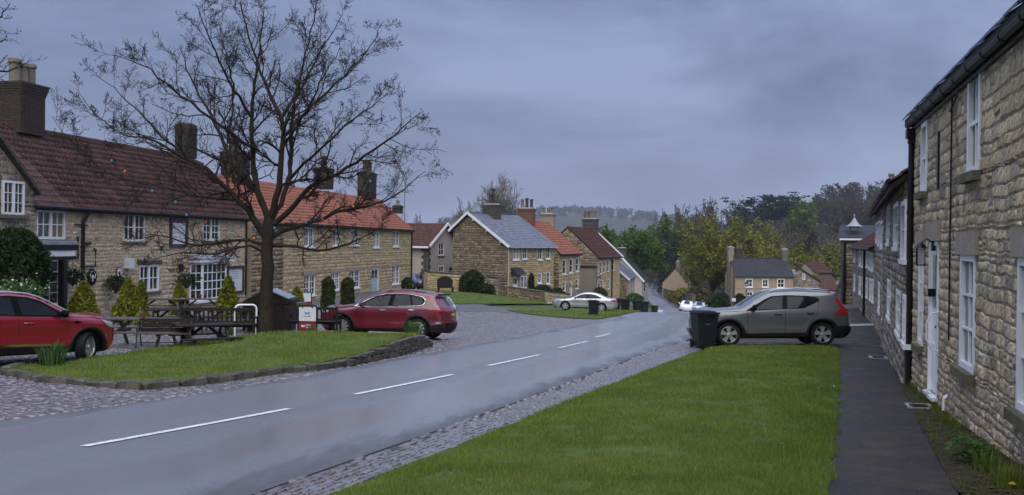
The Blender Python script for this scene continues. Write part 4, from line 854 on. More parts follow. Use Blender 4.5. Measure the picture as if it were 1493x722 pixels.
# drainpipe with branches, plaques, boards, light box
dpx = PB.px(119, 340)[0]; pipe(PB, dpx, .9, pH-.2, r=.075, elbow=.18, head=False); br = MB(); q1 = PB.px(137,364); br.tube([(dpx+.1,-.08,PB.px(119,389)[1]),(q1[0],-.08,PB.px(119,389)[1]),(q1[0],-.08,q1[1]),(q1[0]-.12,-.08,q1[1]+.04)], .035, 8); q2 = PB.px(107,327); br.tube([(q2[0],-.05,q2[1]),(dpx+.35,-.05,q2[1]-.03)], .025, 6); q3 = PB.px(112,345); br.tube([(q3[0]-.05,-.06,q3[1]),(q3[0],-.06,q3[1]),(q3[0],-.06,q3[1]-.9)], .03, 6); q4 = PB.px(129,355); br.tube([(dpx,-.08,q4[1]),(q4[0],-.08,q4[1])], .06, 8); br.build('waste_pipe', 'black_paint', PB.root, smooth=True)
px3 = PB.px(357, 400)[0]; pipe(PB, px3, 0, pH-.2, r=.05, head=False)
def plaque(name, u, v, r, m1, m2, shape):
    x, z = PB.px(u, v); o = MB().lathe((x,-.05,z), [(r,.0),(r,.03),(r*.94,.035)], 20, 'y').build(name, m1, PB.root); MB().lathe((x,-.062,z), [(r*.78,0),(r*.78,.01)], 20, 'y').build('plaque_face', m2, o)
    return o, x, z
o, x, z = plaque('round_plaque', 133, 404, .33, 'black_paint', 'trim_black', 0)
e_ = MB(); e_.lathe((x,-.075,z+.02), [(.075,0),(.075,.012)], 12, 'y'); e_.box((x,-.07,z-.09), (.06,.014,.18)); 
for s in (-1,1): e_.bar((x+s*.12,-.07,z-.06),(x+s*.19,-.07,z+.10),.05,.012); e_.bar((x+s*.19,-.07,z+.10),(x+s*.06,-.07,z+.24),.05,.012)
e_.build('emblem', 'sign_white', o)
o, x, z = plaque('round_plaque', 172.5, 397.5, .24, 'sign_red', 'sign_white', 1); e_ = MB(); e_.box((x,-.072,z+.03), (.16,.012,.03)); e_.box((x,-.072,z-.06), (.03,.012,.16)); e_.build('emblem', 'black_paint', o)
x, z = PB.px(184, 384); MB().box((x,-.14,z), (.42,.26,.42)).build('light_box', 'sign_white', PB.root)
x, z = PB.px(263.5, 390); MB().box((x,-.03,z), (.38,.06,.36)).build('vent_grille', 'black_paint', PB.root)
def board(name, r_, fr, face, top=None):
    x0, x1, z0, z1 = r_; f = MB(); w = .13
    f.box(((x0+x1)/2,-.05,z1-w/2),(x1-x0,.10,w)); f.box(((x0+x1)/2,-.05,z0+w/2),(x1-x0,.10,w)); f.box((x0+w/2,-.05,(z0+z1)/2),(w,.10,z1-z0-2*w)); f.box((x1-w/2,-.05,(z0+z1)/2),(w,.10,z1-z0-2*w))
    o = f.build(name, fr, PB.root); MB().box(((x0+x1)/2,-.02,(z0+z1)/2),(x1-x0-2*w+.01,.03,z1-z0-2*w+.01)).build('face', face, o)
    return o
o = board('wall_sign', sgn, 'sign_frame', 'sign_white'); x0,x1,z0,z1 = sgn; MB().box(((x0+x1)/2,-.037,z1-.19),(x1-x0-.28,.006,.09)).build('heading_strip', 'purple', o)
o = board('notice_board', ntc, 'sign_frame', 'sign_white'); x0,x1,z0,z1 = ntc; tl = MB()
for i in range(5): tl.box(((x0+x1)/2+(.0),-.037,z1-.30-.09*i),((x1-x0)*.4*(1-.1*(i%3)),.004,.012))
tl.build('print_lines', 'wood_grey', o)
for u in (106,174,271):                                # hanging baskets belong to the wall brackets
    pass
# chimneys
def ch_px(b, u, v0, v1, w, y, d, **k):
    x, z0 = b.px(u, v0, y); _, z1 = b.px(u, v1, y); return chimney(b, x, y, w, d, z0-.4, z1, **k)
ch_px(PB, 32, 182, 128, 1.55, 3.1, 1.0, pots=3, ph=.95, pr=.25, corbel=5); ch_px(PB, 271, 220, 182, .95, 3.1, .8, pots=0, corbel=2)
# the rough link wall + red roofed cottages
RC = Bld('red_roof_cottages', 'pair of tan stone cottages under a bright red pantile roof with five bays', 'cottages', *fl(55.4), fd, -3.75)
rL = 34.0; rH = RC.px(520, 329)[1]; rD = 6.0; rR = rH+2.5
u_up = [RC.rect(444,457.5,331.5,360), RC.rect(485.5,496,333,359), RC.rect(511.5,523,335,357.5), RC.rect(544.5,553.5,337.5,361), RC.rect(573,582,337,359.5)]; u_lo = [RC.rect(443.5,460,400.5,431), RC.rect(483,495,397,423), RC.rect(509.5,524.5,394,420), RC.rect(572,582.5,387.5,414)]; rdr = RC.rect(542,552.5,390.5,424.5)
rops = u_up+u_lo+[rdr]; rops = [(a,c,e,min(f,rH-.1)) for a,c,e,f in rops]
walls(RC, rL, rD, rH, rops, 'tan_mortar', [(0,rH),(3,rR),(6,rH)])
rub = RC.px(412, 400)[0]; sr = stone_rects(rL, rH, rops, .42, .20, rngS, -.4); stonework(RC, [r_ for r_ in sr if r_[0] >= rub], 'tan_stone', 14, proud=.02)
stonework(RC, [r_ for r_ in stone_rects(rub, rH, [], .42, .24, rngS, -.4)], 'brown_stone', 15, name='rubble_stonework', proud=.06, gap=.03)
for r_ in rops[:-1]: window(RC, r_, cols=1 if r_[1]-r_[0] < .85 else 2, rows=3 if r_ in rops[5:9] else 2, case=2, fw=.085, bar=.035, deep=.06, sill='white_paint', gm='glass_room', lintel=.26 if r_ in rops[5:9] else None)
dd = door(RC, rops[-1], 'blue_door', panels=2, y=.07)
roof(RC, rL-RC.px(383,300)[0], [(0,rH),(3,rR),(6,rH)], .25, 'pantile_red', tw=.26, te=.34, seed=16, ridge='pantile_red', x0=RC.px(383,300)[0])
MB().prism([(0,-.1,rH+.02),(0,3,rR+.1),(0,6.1,rH+.02)], (RC.px(381,300)[0],0,0)).build('link_roof', 'brown_mortar', RC.root)
gutter(RC, 4, rL, -.30, rH-.12); pipe(RC, rL-.1, 0, rH-.2, r=.08, head=False)
ch_px(RC, 343, 290, 222, 1.7, 3.0, 1.1, pots=2, ph=.7, pr=.18, m='brick_dark', pot_m='pot_dark'); ch_px(RC, 472, 268, 246, 1.5, 3.2, 1.0, pots=1, ph=1.0, pr=.25, pot_m='pot_dark'); ch_px(RC, 535, 283, 252, 1.9, 3.0, 1.1, pots=4, ph=.95, pr=.2, pot_m='pot_dark', axis='x'); ch_px(RC, 580, 306, 300, 1.2, 6.6, .8, pots=1, ph=.5, pr=.2)
# aerial on its chimney
ax, az = RC.px(590, 305, 5.0); ae = MB(); ae.tube([(ax,5,rH+.5),(ax,5,az+2.0)], .03, 5); ae.bar((ax-.5,5,az+1.8),(ax+.7,5,az+1.8),.04,.04)
for k in range(5): ae.bar((ax-.4+k*.25,4.7,az+1.8),(ax-.4+k*.25,5.3,az+1.8),.03,.03)
ae.build('aerial', 'iron', RC.root)
# ---------------------------------------------------------------- rendered cottage
PC = Bld('rendered_cottage', 'pale pinkish rendered cottage with a brown pantile roof and stone quoins', 'cottage', pt(623.5,400,100).x, 100, (.40,.916), -5.35)
gW = 6.9; gE = PC.px(640, 356)[1]; gA = PC.px(648, 327)[1]; oP = [PC.rect(639,648,339,373), PC.rect(639.5,647.5,387,405)]
w = MB()
for x0,x1,z0,z1 in cells(gW, gE, oP, -1.5): w.add([(x0,0,z0),(x1,0,z0),(x1,0,z1),(x0,0,z1)], [[0,1,2,3]])
w.add([(0,0,gE),(gW,0,gE),(gW/2,0,gA)], [[0,1,2]])
for x in (0,gW): w.add([(x,0,-1.5),(x,9,-1.5),(x,9,gE),(x,0,gE)], [[0,1,2,3]])
oP = [(a,c,e,f) for a,c,e,f in oP]; w.build('wall', 'render_pink', PC.root)
for r_ in oP: window(PC, r_, cols=2, rows=4 if r_[3]-r_[2] > 1.6 else 2, case=1, fw=.13, deep=.04, bar=.05, sill='sill_stone')
rf = MB(); s_ = (gA-gE)/(gW/2)
for sx, xe in ((-1,-.45),(1,gW+.45)): rf.prism([(gW/2,-.45,gA+.06),(xe,-.45,gE-.45*s_+.06),(xe,-.45,gE-.45*s_-.06),(gW/2,-.45,gA-.06)], (0,9.8,0))
prf = rf.build('roof', 'wood_dark', PC.root)
tl, q, _ = slope_tiles(9.8, 0, 0, math.hypot(gW/2+.45,(gW/2+.45)*s_), 0.0001, .3, .36, 'pantile', rngS, 0); th_ = math.atan(s_); T = tl.copy(); T[...,0] = -.45 + tl[...,1]*math.cos(th_) - tl[...,2]*math.sin(th_); T[...,1] = 9.35-tl[...,0]; T[...,2] = gE-.45*s_+.07 + tl[...,1]*math.sin(th_) + tl[...,2]*math.cos(th_)
o = mesh_obj('tiles', T.reshape(-1,3), (np.arange(len(T))[:,None,None]*T.shape[1]+q[None]).reshape(-1,4), 'pantile_brown', prf); o['kind'] = 'stuff'
bb = MB(); bb.bar((gW/2,-.47,gA+.05),(-.5,-.47,gE-.5*s_+.05),.06,.26); bb.bar((gW/2,-.47,gA+.05),(gW+.5,-.47,gE-.5*s_+.05),.06,.26); bb.box((-.45,4.5,gE-.5*s_-.02),(.12,9.6,.2)); bb.build('bargeboard', 'white_paint', PC.root)
z = -.3; k = 0
while z < gE-.2:
    L = .62 if k % 2 else .38; MB().box((L/2-.05,-.0,z+.16),(L,.10,.30)).build('quoin', 'dark_stone', PC.root); MB().box((-.0,(1-L)/2+.1,z+.16),(.10,1-L,.296)).build('quoin', 'dark_stone', PC.root); MB().box((gW-L/2+.05,0,z+.16),(L,.10,.30)).build('quoin', 'dark_stone', PC.root); z += .33; k += 1
x, z = PC.px(655.5, 392); lw = MB().box((x,-.16,z), (.22,.22,.35)).build('wall_lamp', 'black_paint', PC.root)
# ---------------------------------------------------------------- slate roofed cottage (gable towards us)
SL = Bld('slate_cottage', 'brown stone cottage with a blue grey slate roof and gable facing the green', 'cottage', pt(740,400,94).x, 94, (.60,.80), -5.1)
d_ = SL.d
lL = 7.7; hE = 5.1-.2; sg = 6.8; ya = 4.78; za = hE+3.03; zb2 = hE+1.5
oS = [SL.rect(748,757.5,361,379), SL.rect(762,769,361,378), SL.rect(784,791,361,379), SL.rect(796,802.5,360,377.5), SL.rect(759,769,402,420.5), SL.rect(784,790,398,413), SL.rect(797,802,396,414)]
sdr = SL.rect(748,755,403,429)
walls(SL, lL, sg, hE, oS+[sdr], 'brown_mortar', [(0,hE),(ya,za),(sg,zb2)])
stonework(SL, stone_rects(lL, hE, oS+[sdr], .42, .22, rngS, -.3), 'tan_stone', 17, proud=.02)
gr_ = in_prof(stone_rects(sg, za, [], .36, .21, rngS, -.4), [(0,hE),(ya,za),(sg,zb2)])
stonework(SL, gr_, 'brown_stone', 18, name='gable_stonework', proud=.03, gap=.02, xf=lambda V: np.stack([V[...,1], V[...,0], V[...,2]], -1))
for r_ in oS[:6]: window(SL, r_, cols=2, rows=3 if r_[3]-r_[2] > 1.25 else 2, case=2 if r_[1]-r_[0] > .95 else 1, fw=.10, bar=.04, deep=.05, sill='white_paint', gm='glass_room')
window(SL, oS[6], cols=1, rows=2, case=1, fw=.1, deep=.05, sill='white_paint'); door(SL, sdr, y=.06)
roof(SL, lL, [(0,hE),(ya,za),(sg,zb2)], .35, 'slate', tile='slate', tw=.34, te=.30, verge=.30, seed=19, ridge='slate_dark', under='slate_dark', ridge_r=.08)
bg = MB(); s1 = (za-hE)/ya; s2 = (za-zb2)/(sg-ya); bg.bar((-.32,ya,za+.04),(-.32,-.4,hE-.4*s1+.04),.05,.24); bg.bar((-.32,ya,za+.04),(-.32,sg+.35,zb2-.35*s2+.04),.05,.24); bg.build('bargeboard', 'white_paint', SL.root)
for t in (.15,.5,.85): MB().box((-.16,ya*t,hE+(za-hE)*t-.22),(.3,.12,.12)).build('purlin_end', 'white_paint', SL.root)
gutter(SL, -.2, lL+.2, -.42, hE-.26, 'lead'); p_ = pipe(SL, .02, 0, hE-.3, y=-.1, r=.07, m='render_pink', head=False)
cn = SL.px(760.5,396); hd = MB(); cxn = (sdr[0]+sdr[1])/2; cz = sdr[3]+.25; hd.prism([(cxn-.75,0,cz+.62),(cxn-.75,-.25,cz+.42),(cxn-.75,-.8,cz),(cxn-.75,-.8,cz-.06),(cxn-.75,0,cz-.06)], (1.5,0,0)); hd.build('door_canopy', 'slate_dark', SL.root)
SC_ = chimney(SL, lL*.43, ya-.2, 1.15, 1.5, za-.7, za+.95, 'dark_stone', pots=0, courses=False, corbel=3)
MB().lathe((lL*.43-.2,ya-.2,za+1.0), [(.20,0),(.16,.9),(.30,.95),(.05,1.0)], 8).build('chimney_pot', 'pot_dark', SC_); MB().lathe((lL*.43+.25,ya-.2,za+1.0), [(.16,0),(.13,1.35),(.26,1.4),(.26,1.55),(.05,1.6)], 8).build('chimney_pot', 'pot_dark', SC_)
chimney(SL, lL-.3, sg+1.2, 1.2, .8, hE, za+.45, 'brick_red', pots=3, ph=.6, pr=.15, courses=False)
# ---------------------------------------------------------------- red roofed house beyond
RB = Bld('red_roof_house', 'stone house with a steep orange red roof beyond the slate cottage', 'house', pt(815,400,103.5).x, 103.5, (.30,.954), -6.15)
bL = 9.3; bH = RB.px(832,368)[1]; bR = bH+3.3; oB = [RB.rect(820.5,825.5,378,400), RB.rect(830.5,835.5,377,398), RB.rect(839.5,844,375.5,396), RB.rect(820.5,825,410,425), RB.rect(839,843.5,406,421)]; bdr = RB.rect(830,834.5,409,432)
walls(RB, bL, 7.5, bH, oB+[bdr], 'tan_mortar', [(0,bH),(3.75,bR),(7.5,bH)]); stonework(RB, stone_rects(bL, bH, oB+[bdr], .45, .24, rngS, -.4), 'tan_stone', 20, proud=.02)
stonework(RB, in_prof(stone_rects(7.5, bR, [], .5, .28, rngS, -.4), [(0,bH),(3.75,bR),(7.5,bH)]), 'brown_stone', 21, name='gable_stonework', proud=.05, xf=lambda V: np.stack([V[...,1], V[...,0], V[...,2]], -1))
for r_ in oB: window(RB, r_, cols=1, rows=2, case=1, fw=.13, deep=.05, sill='white_paint', sash=True)
door(RB, bdr, y=.06)
roof(RB, bL, [(0,bH),(3.75,bR),(7.5,bH)], .3, 'pantile_red', tw=.3, te=.38, seed=22, ridge='pantile_red'); gutter(RB, 0, bL, -.36, bH-.18)
chimney(RB, .6, 3.75, 1.0, 1.6, bR-.6, bR+1.3, 'brick_red', pots=3, pot_m=['pot_dark','pot_dark','pot_clay'], ph=.95, pr=.18, courses=False, axis='y'); chimney(RB, bL-.2, 3.75, .9, 1.5, bR-.8, bR+1.0, 'grey_stone', pots=3, ph=.6, pr=.18, courses=False, axis='y')
GB = Bld('brown_roof_house', 'stone house under a dark red brown roof with white edged gable by the lane', 'house', pt(871,400,118.5).x, 118.5, (.34,.94), -6.95)
cL = 11.2; cH = GB.px(885,373)[1]; cR = cH+3.4; oG = [GB.rect(875,878,381,400), GB.rect(880,883,380,398), GB.rect(885.5,888.5,379,396.5), GB.rect(893,896,378,395)]; oG2 = [GB.rect(876,880,408,425), GB.rect(886,889,406,422)]; oG += oG2
walls(GB, cL, 7.5, cH, oG, 'tan_mortar', [(0,cH),(3.75,cR),(7.5,cH)]); stonework(GB, stone_rects(cL, cH, oG, .5, .26, rngS, -.4), 'tan_stone', 23, proud=.02)
stonework(GB, in_prof(stone_rects(7.5, cR, [], .5, .28, rngS, -.4), [(0,cH),(3.75,cR),(7.5,cH)]), 'brown_stone', 24, name='gable_stonework', proud=.04, xf=lambda V: np.stack([V[...,1], V[...,0], V[...,2]], -1))
for r_ in oG: window(GB, r_, cols=1, rows=2, case=1, fw=.12, deep=.05, sill='render_tan', sash=True)
roof(GB, cL, [(0,cH),(3.75,cR),(7.5,cH)], .3, 'pantile_brown', tw=.32, te=.4, seed=25); gutter(GB, 0, cL, -.36, cH-.18); pipe(GB, GB.px(891.5,390)[0], 0, cH-.3, r=.10, head=False)
bg = MB(); s1 = (cR-cH)/3.75; bg.bar((cL+.12,3.75,cR+.1),(cL+.12,-.4,cH-.4*s1+.1),.10,.3); bg.build('bargeboard', 'white_paint', GB.root)
chimney(GB, cL-.8, 3.75, .9, 1.8, cR-.8, cR+1.3, 'dark_stone', pots=3, pot_m='pot_clay', ph=.95, pr=.19, courses=False, axis='y'); chimney(GB, cL-.1, 4.4, .6, 1.2, cR-.8, cR+1.3, 'dark_stone', pots=2, pot_m='pot_red', ph=1.0, pr=.18, courses=False, axis='y')
lean = MB(); lean.box((-.9,1.6,1.6), (1.7,3.0,5.0)); lean.build('side_extension', 'grey_stone', GB.root); MB().box((-.9,1.6,4.2), (1.9,3.2,.15)).build('extension_roof', 'slate_dark', GB.root)
# outbuilding and dark gabled building by the lane
OB = Bld('outbuilding', 'low stone outbuilding with a pale grey slate roof beside the lane', 'outbuilding', pt(914,420,132).x, 132, (.20,.98), -7.9)
oL = 13.0; oH = OB.px(920,403.5)[1]; oo = [OB.rect(917.5,919,408,424), OB.rect(921.5,923,407,422), OB.rect(925,926.5,405,420)]
walls(OB, oL, 6.5, oH, oo, 'tan_mortar', [(0,oH),(3.25,oH+2.7),(6.5,oH)]); stonework(OB, in_prof(stone_rects(6.5, oH+2.7, [], .5, .28, rngS, -.4), [(0,oH),(3.25,oH+2.7),(6.5,oH)]), 'brown_stone', 27, name='gable_stonework', proud=.04, xf=lambda V: np.stack([V[...,1], V[...,0], V[...,2]], -1))
for r_ in oo: window(OB, r_, cols=1, rows=2, case=1, fw=.12, deep=.05, sill=None)
roof(OB, oL, [(0,oH),(3.25,oH+2.7),(6.5,oH)], .3, 'slate', tile='slate', tw=.4, te=.36, seed=28, ridge='slate_dark', under='slate_dark'); bg = MB(); bg.bar((-.15,3.25,oH+2.8),(-.15,-.4,oH-.25),.08,.25); bg.build('bargeboard', 'white_paint', OB.root)
BG = Bld('slate_gabled_house', 'dark slate house with white verge where the lane bends out of sight', 'house', pt(936,415,165).x, 165, (.25,.968), -10.4)
bgH = BG.px(939,407)[1]; ow_ = [BG.rect(937.5,939.5,415,424)]; walls(BG, 9, 7, bgH, [], 'render_pink', [(0,bgH),(3.5,bgH+3.6),(7,bgH)]); roof(BG, 9, [(0,bgH),(3.5,bgH+3.6),(7,bgH)], .3, 'slate_dark', tile='none', seed=29, ridge='slate_dark')
bg = MB(); bg.bar((-.2,3.5,bgH+3.75),(-.2,-.4,bgH-.35),.1,.3); bg.bar((-.2,3.5,bgH+3.75),(-.2,7.4,bgH-.35),.1,.3); bg.build('bargeboard', 'white_paint', BG.root)
pane(BG.root, 3, 4, 2.5, 4, -.03); chimney(BG, .8, 3.5, 1.0, 1.5, bgH+2.6, bgH+5.2, 'dark_stone', pots=2, courses=False)
# ---------------------------------------------------------------- tan house across the valley and its neighbours
TH = Bld('tan_house', 'tan rendered house with a black slate roof and three white upper windows', 'house', pt(1072,420,161).x, 161, (1,.02), -9.9)
tL = (1157-1072)/F*161; tH = TH.px(1115,401.5)[1]; oT = [TH.rect(1087,1097.5,406.5,419), TH.rect(1111,1120.5,407,419), TH.rect(1133,1144,406.5,420), TH.rect(1088,1098,425,437), TH.rect(1111.5,1120.5,425,435), TH.rect(1134,1144,425,436)]
walls(TH, tL, 7, tH, oT, 'render_tan', [(0,tH),(3.5,tH+2.7),(7,tH)])
for r_ in oT: window(TH, r_, cols=2, rows=2, case=1, fw=.16, bar=.07, deep=.03, sill='white_paint', lintel=.25, lit_m='render_pink')
roof(TH, tL, [(0,tH),(3.5,tH+2.7),(7,tH)], .3, 'slate_dark', tile='none', seed=31, ridge='slate_dark'); MB().box((-.25,3.5,tH/2+.6),(.5,.9,tH+4.2)).build('stone_stack', 'grey_stone', TH.root); MB().box((tL/2,-.04,3.0),(tL-.3,.05,.07)).build('string_course', 'render_pink', TH.root)
chimney(TH, 0, 3.5, .9, 1.1, tH+2, tH+4.5, 'grey_stone', pots=1, courses=False, ph=.8); chimney(TH, 1.9, 5.5, 1.2, .9, tH+1, tH+4.3, 'brick_dark', pots=2, courses=False, ph=.8); chimney(TH, tL-.5, 3.5, .9, 1.1, tH+2, tH+4.3, 'grey_stone', pots=1, courses=False, ph=.8)
SB = Bld('stone_gable_house', 'grey stone gable with one narrow window beside the tan house', 'house', pt(1157,420,166).x, 166, (1,-.05), -9.5)
sbL = (1194-1157)/F*166; w = MB(); sbE = SB.px(1157,410)[1]; sbA = SB.px(1168,393)[1]; w.prism([(0,0,-2),(sbL,0,-2),(sbL,0,SB.px(1192,411)[1]),(1.2,0,sbA),(0,0,sbE+1)], (0,8,0)); w.build('wall', 'grey_stone', SB.root)
stonework(SB, in_prof(stone_rects(sbL, sbA, [SB.rect(1170,1174,399,408)], .5, .3, rngS, -.3), [(0,sbE+1),(1.2,sbA),(sbL,SB.px(1192,411)[1])]), 'grey_stone', 33, proud=.04)
window(SB, SB.rect(1170,1174,399,408), cols=1, rows=1, case=1, fw=.14, deep=-.03, sill=None); MB().bar((1.1,3.9,sbA+.1),(sbL+.3,3.9,SB.px(1192,411)[1]),8.4,.14).build('roof', 'slate_dark', SB.root); chimney(SB, 1.0, 1.0, .8, .8, sbA-.5, sbA+.9, 'brick_dark', pots=0, courses=False)
RS = Bld('red_roof_shed', 'long low building with a faded red roof behind the parked grey car', 'shed', pt(1193,425,172).x, 172, (1,-.05), -9.6)
rsL = (1222-1193)/F*172; rsE = RS.px(1205,422)[1]; walls(RS, rsL, 7, rsE, [], 'grey_stone', [(0,rsE),(3.5,rsE+1.9),(7,rsE)]); roof(RS, rsL, [(0,rsE),(3.5,rsE+1.9),(7,rsE)], .3, 'pantile_brown', tile='pantile', tw=.5, te=.5, seed=35)
FC = Bld('far_cottage', 'small far cottage with a reddish roof among the trees above the shed', 'cottage', pt(1188,405,215).x, 215, (.8,.6), -8.6)
walls(FC, 6, 5, 3, [], 'grey_stone', [(0,3),(2.5,5),(5,3)]); roof(FC, 6, [(0,3),(2.5,5),(5,3)], .3, 'pantile_brown', tile='pantile', tw=.6, te=.6, seed=36)
LC = Bld('lane_cottage', 'tan cottage end half hidden by the olive tree beside the far lane', 'cottage', pt(1003,420,235).x, 235, (.25,.968), -12.6)
lcH = 3.6; walls(LC, 8, 6, lcH, [], 'render_tan', [(0,lcH),(3,lcH+3.4),(6,lcH)]); roof(LC, 8, [(0,lcH),(3,lcH+3.4),(6,lcH)], .3, 'pantile_brown', tile='none', seed=37); pane(LC.root, 2, 3, 1.5, 2.8, -.03); chimney(LC, 7, 3, .9, .9, lcH+2.5, lcH+5, 'grey_stone', pots=1, courses=False)
# ---------------------------------------------------------------- garden walls
def garden_wall(name, label, uvY, h, th, wm, mm, sz, cap='dark_stone', base_h=None):
    P = [gu(u, Y) for u, Y in uvY]; root = thing(name, label, 'wall', P[0]); rng_ = np.random.default_rng(len(label))
    for i in range(len(P)-1):
        a, c = P[i].copy(), P[i+1].copy(); d = (c-a); L = d.to_2d().length; dz = d.z/L; d.z = 0; d.normalize(); n = Vector((-d.y, d.x, 0))
        core = MB(); core.prism([a-n*th/2-Vector((0,0,.5)), c-n*th/2-Vector((0,0,.5)), c-n*th/2+Vector((0,0,h)), a-n*th/2+Vector((0,0,h))], n*th); o = core.build('wall_core', mm, root); o.location = -root.location
        rc = stone_rects(L, h, [], sz[0], sz[1], rng_, -.1)
        def xf(V, s=1, off=-th/2):
            W_ = np.zeros_like(V); W_[...,0] = a.x+d.x*V[...,0]+n.x*(off+s*V[...,1]); W_[...,1] = a.y+d.y*V[...,0]+n.y*(off+s*V[...,1]); W_[...,2] = a.z+V[...,2]+dz*V[...,0]; return W_ - np.array(root.location)
        stonework(None, rc, wm, i+40, parent=root, xf=xf, proud=.03)
        x = 0
        while x < L-.05:
            w_ = min(rng_.uniform(.5,.9), L-x); p = a+d*(x+w_/2)+Vector((0,0,h+.05+dz*(x+w_/2)))-root.location; o = MB().box((0,0,0),(w_*.97,th+.12,.11)).build('coping_stone', cap, root); o.location = p; o.rotation_euler = (rng_.uniform(-.03,.03), -math.atan(dz), math.atan2(d.y,d.x)); x += w_
    return root
garden_wall('garden_wall', 'tall tan stone garden wall joining the rendered cottage to the hedge', [(615.5,97),(622,90),(671.5,90.5)], 1.62, .4, 'tan_stone', 'tan_mortar', (.45,.2))
garden_wall('garden_wall', 'rough stone wall end by the white downpipe of the slate cottage', [(712,93),(729,92)], 1.7, .4, 'grey_stone', 'grey_mortar', (.4,.22))
garden_wall('garden_wall', 'low dark garden wall behind the silver car', [(744,91),(792,88)], .95, .45, 'brown_stone', 'brown_mortar', (.5,.2))
garden_wall('garden_wall', 'pale low wall continuing past the gate post by the silver car', [(796,89),(828,93)], .95, .45, 'tan_stone', 'tan_mortar', (.5,.24))
garden_wall('garden_wall', 'low wall with black railing before the houses by the bins', [(858,97),(890,104),(932,112)], .85, .4, 'grey_stone', 'grey_mortar', (.5,.22))
garden_wall('roadside_wall', 'long stone wall along the far bend of the lane under the trees', [(1012,152),(979,205),(968,240)], 2.2, .5, 'brown_stone', 'brown_mortar', (.9,.4))
# ================================================================ VEHICLES
def resample(P, st):
    out = [P[0]]
    for a, b in zip(P[:-1], P[1:]):
        L = math.hypot(b[0]-a[0], b[1]-a[1]); n = max(1, int(math.ceil(L/st)))
        for i in range(1, n+1): out.append((a[0]+(b[0]-a[0])*i/n, a[1]+(b[1]-a[1])*i/n))
    return out
def spline(P, st=.05, sharp=()):
    """Catmull-Rom through P, broken at the indices in sharp"""
    out = []; cuts = sorted({0, len(P)-1, *sharp})
    for a, b in zip(cuts[:-1], cuts[1:]):
        seg = P[a:b+1]; Q = [(2*seg[0][0]-seg[1][0], 2*seg[0][1]-seg[1][1])] + seg + [(2*seg[-1][0]-seg[-2][0], 2*seg[-1][1]-seg[-2][1])]
        for i in range(1, len(Q)-2):
            n = max(2, int(math.hypot(Q[i+1][0]-Q[i][0], Q[i+1][1]-Q[i][1])/st))
            for k in range(n):
                t = k/n; p0, p1, p2, p3 = Q[i-1], Q[i], Q[i+1], Q[i+2]
                out.append(tuple(.5*((2*p1[j])+(-p0[j]+p2[j])*t+(2*p0[j]-5*p1[j]+4*p2[j]-p3[j])*t*t+(-p0[j]+3*p1[j]-3*p2[j]+p3[j])*t**3) for j in (0,1)))
    return out+[P[-1]]
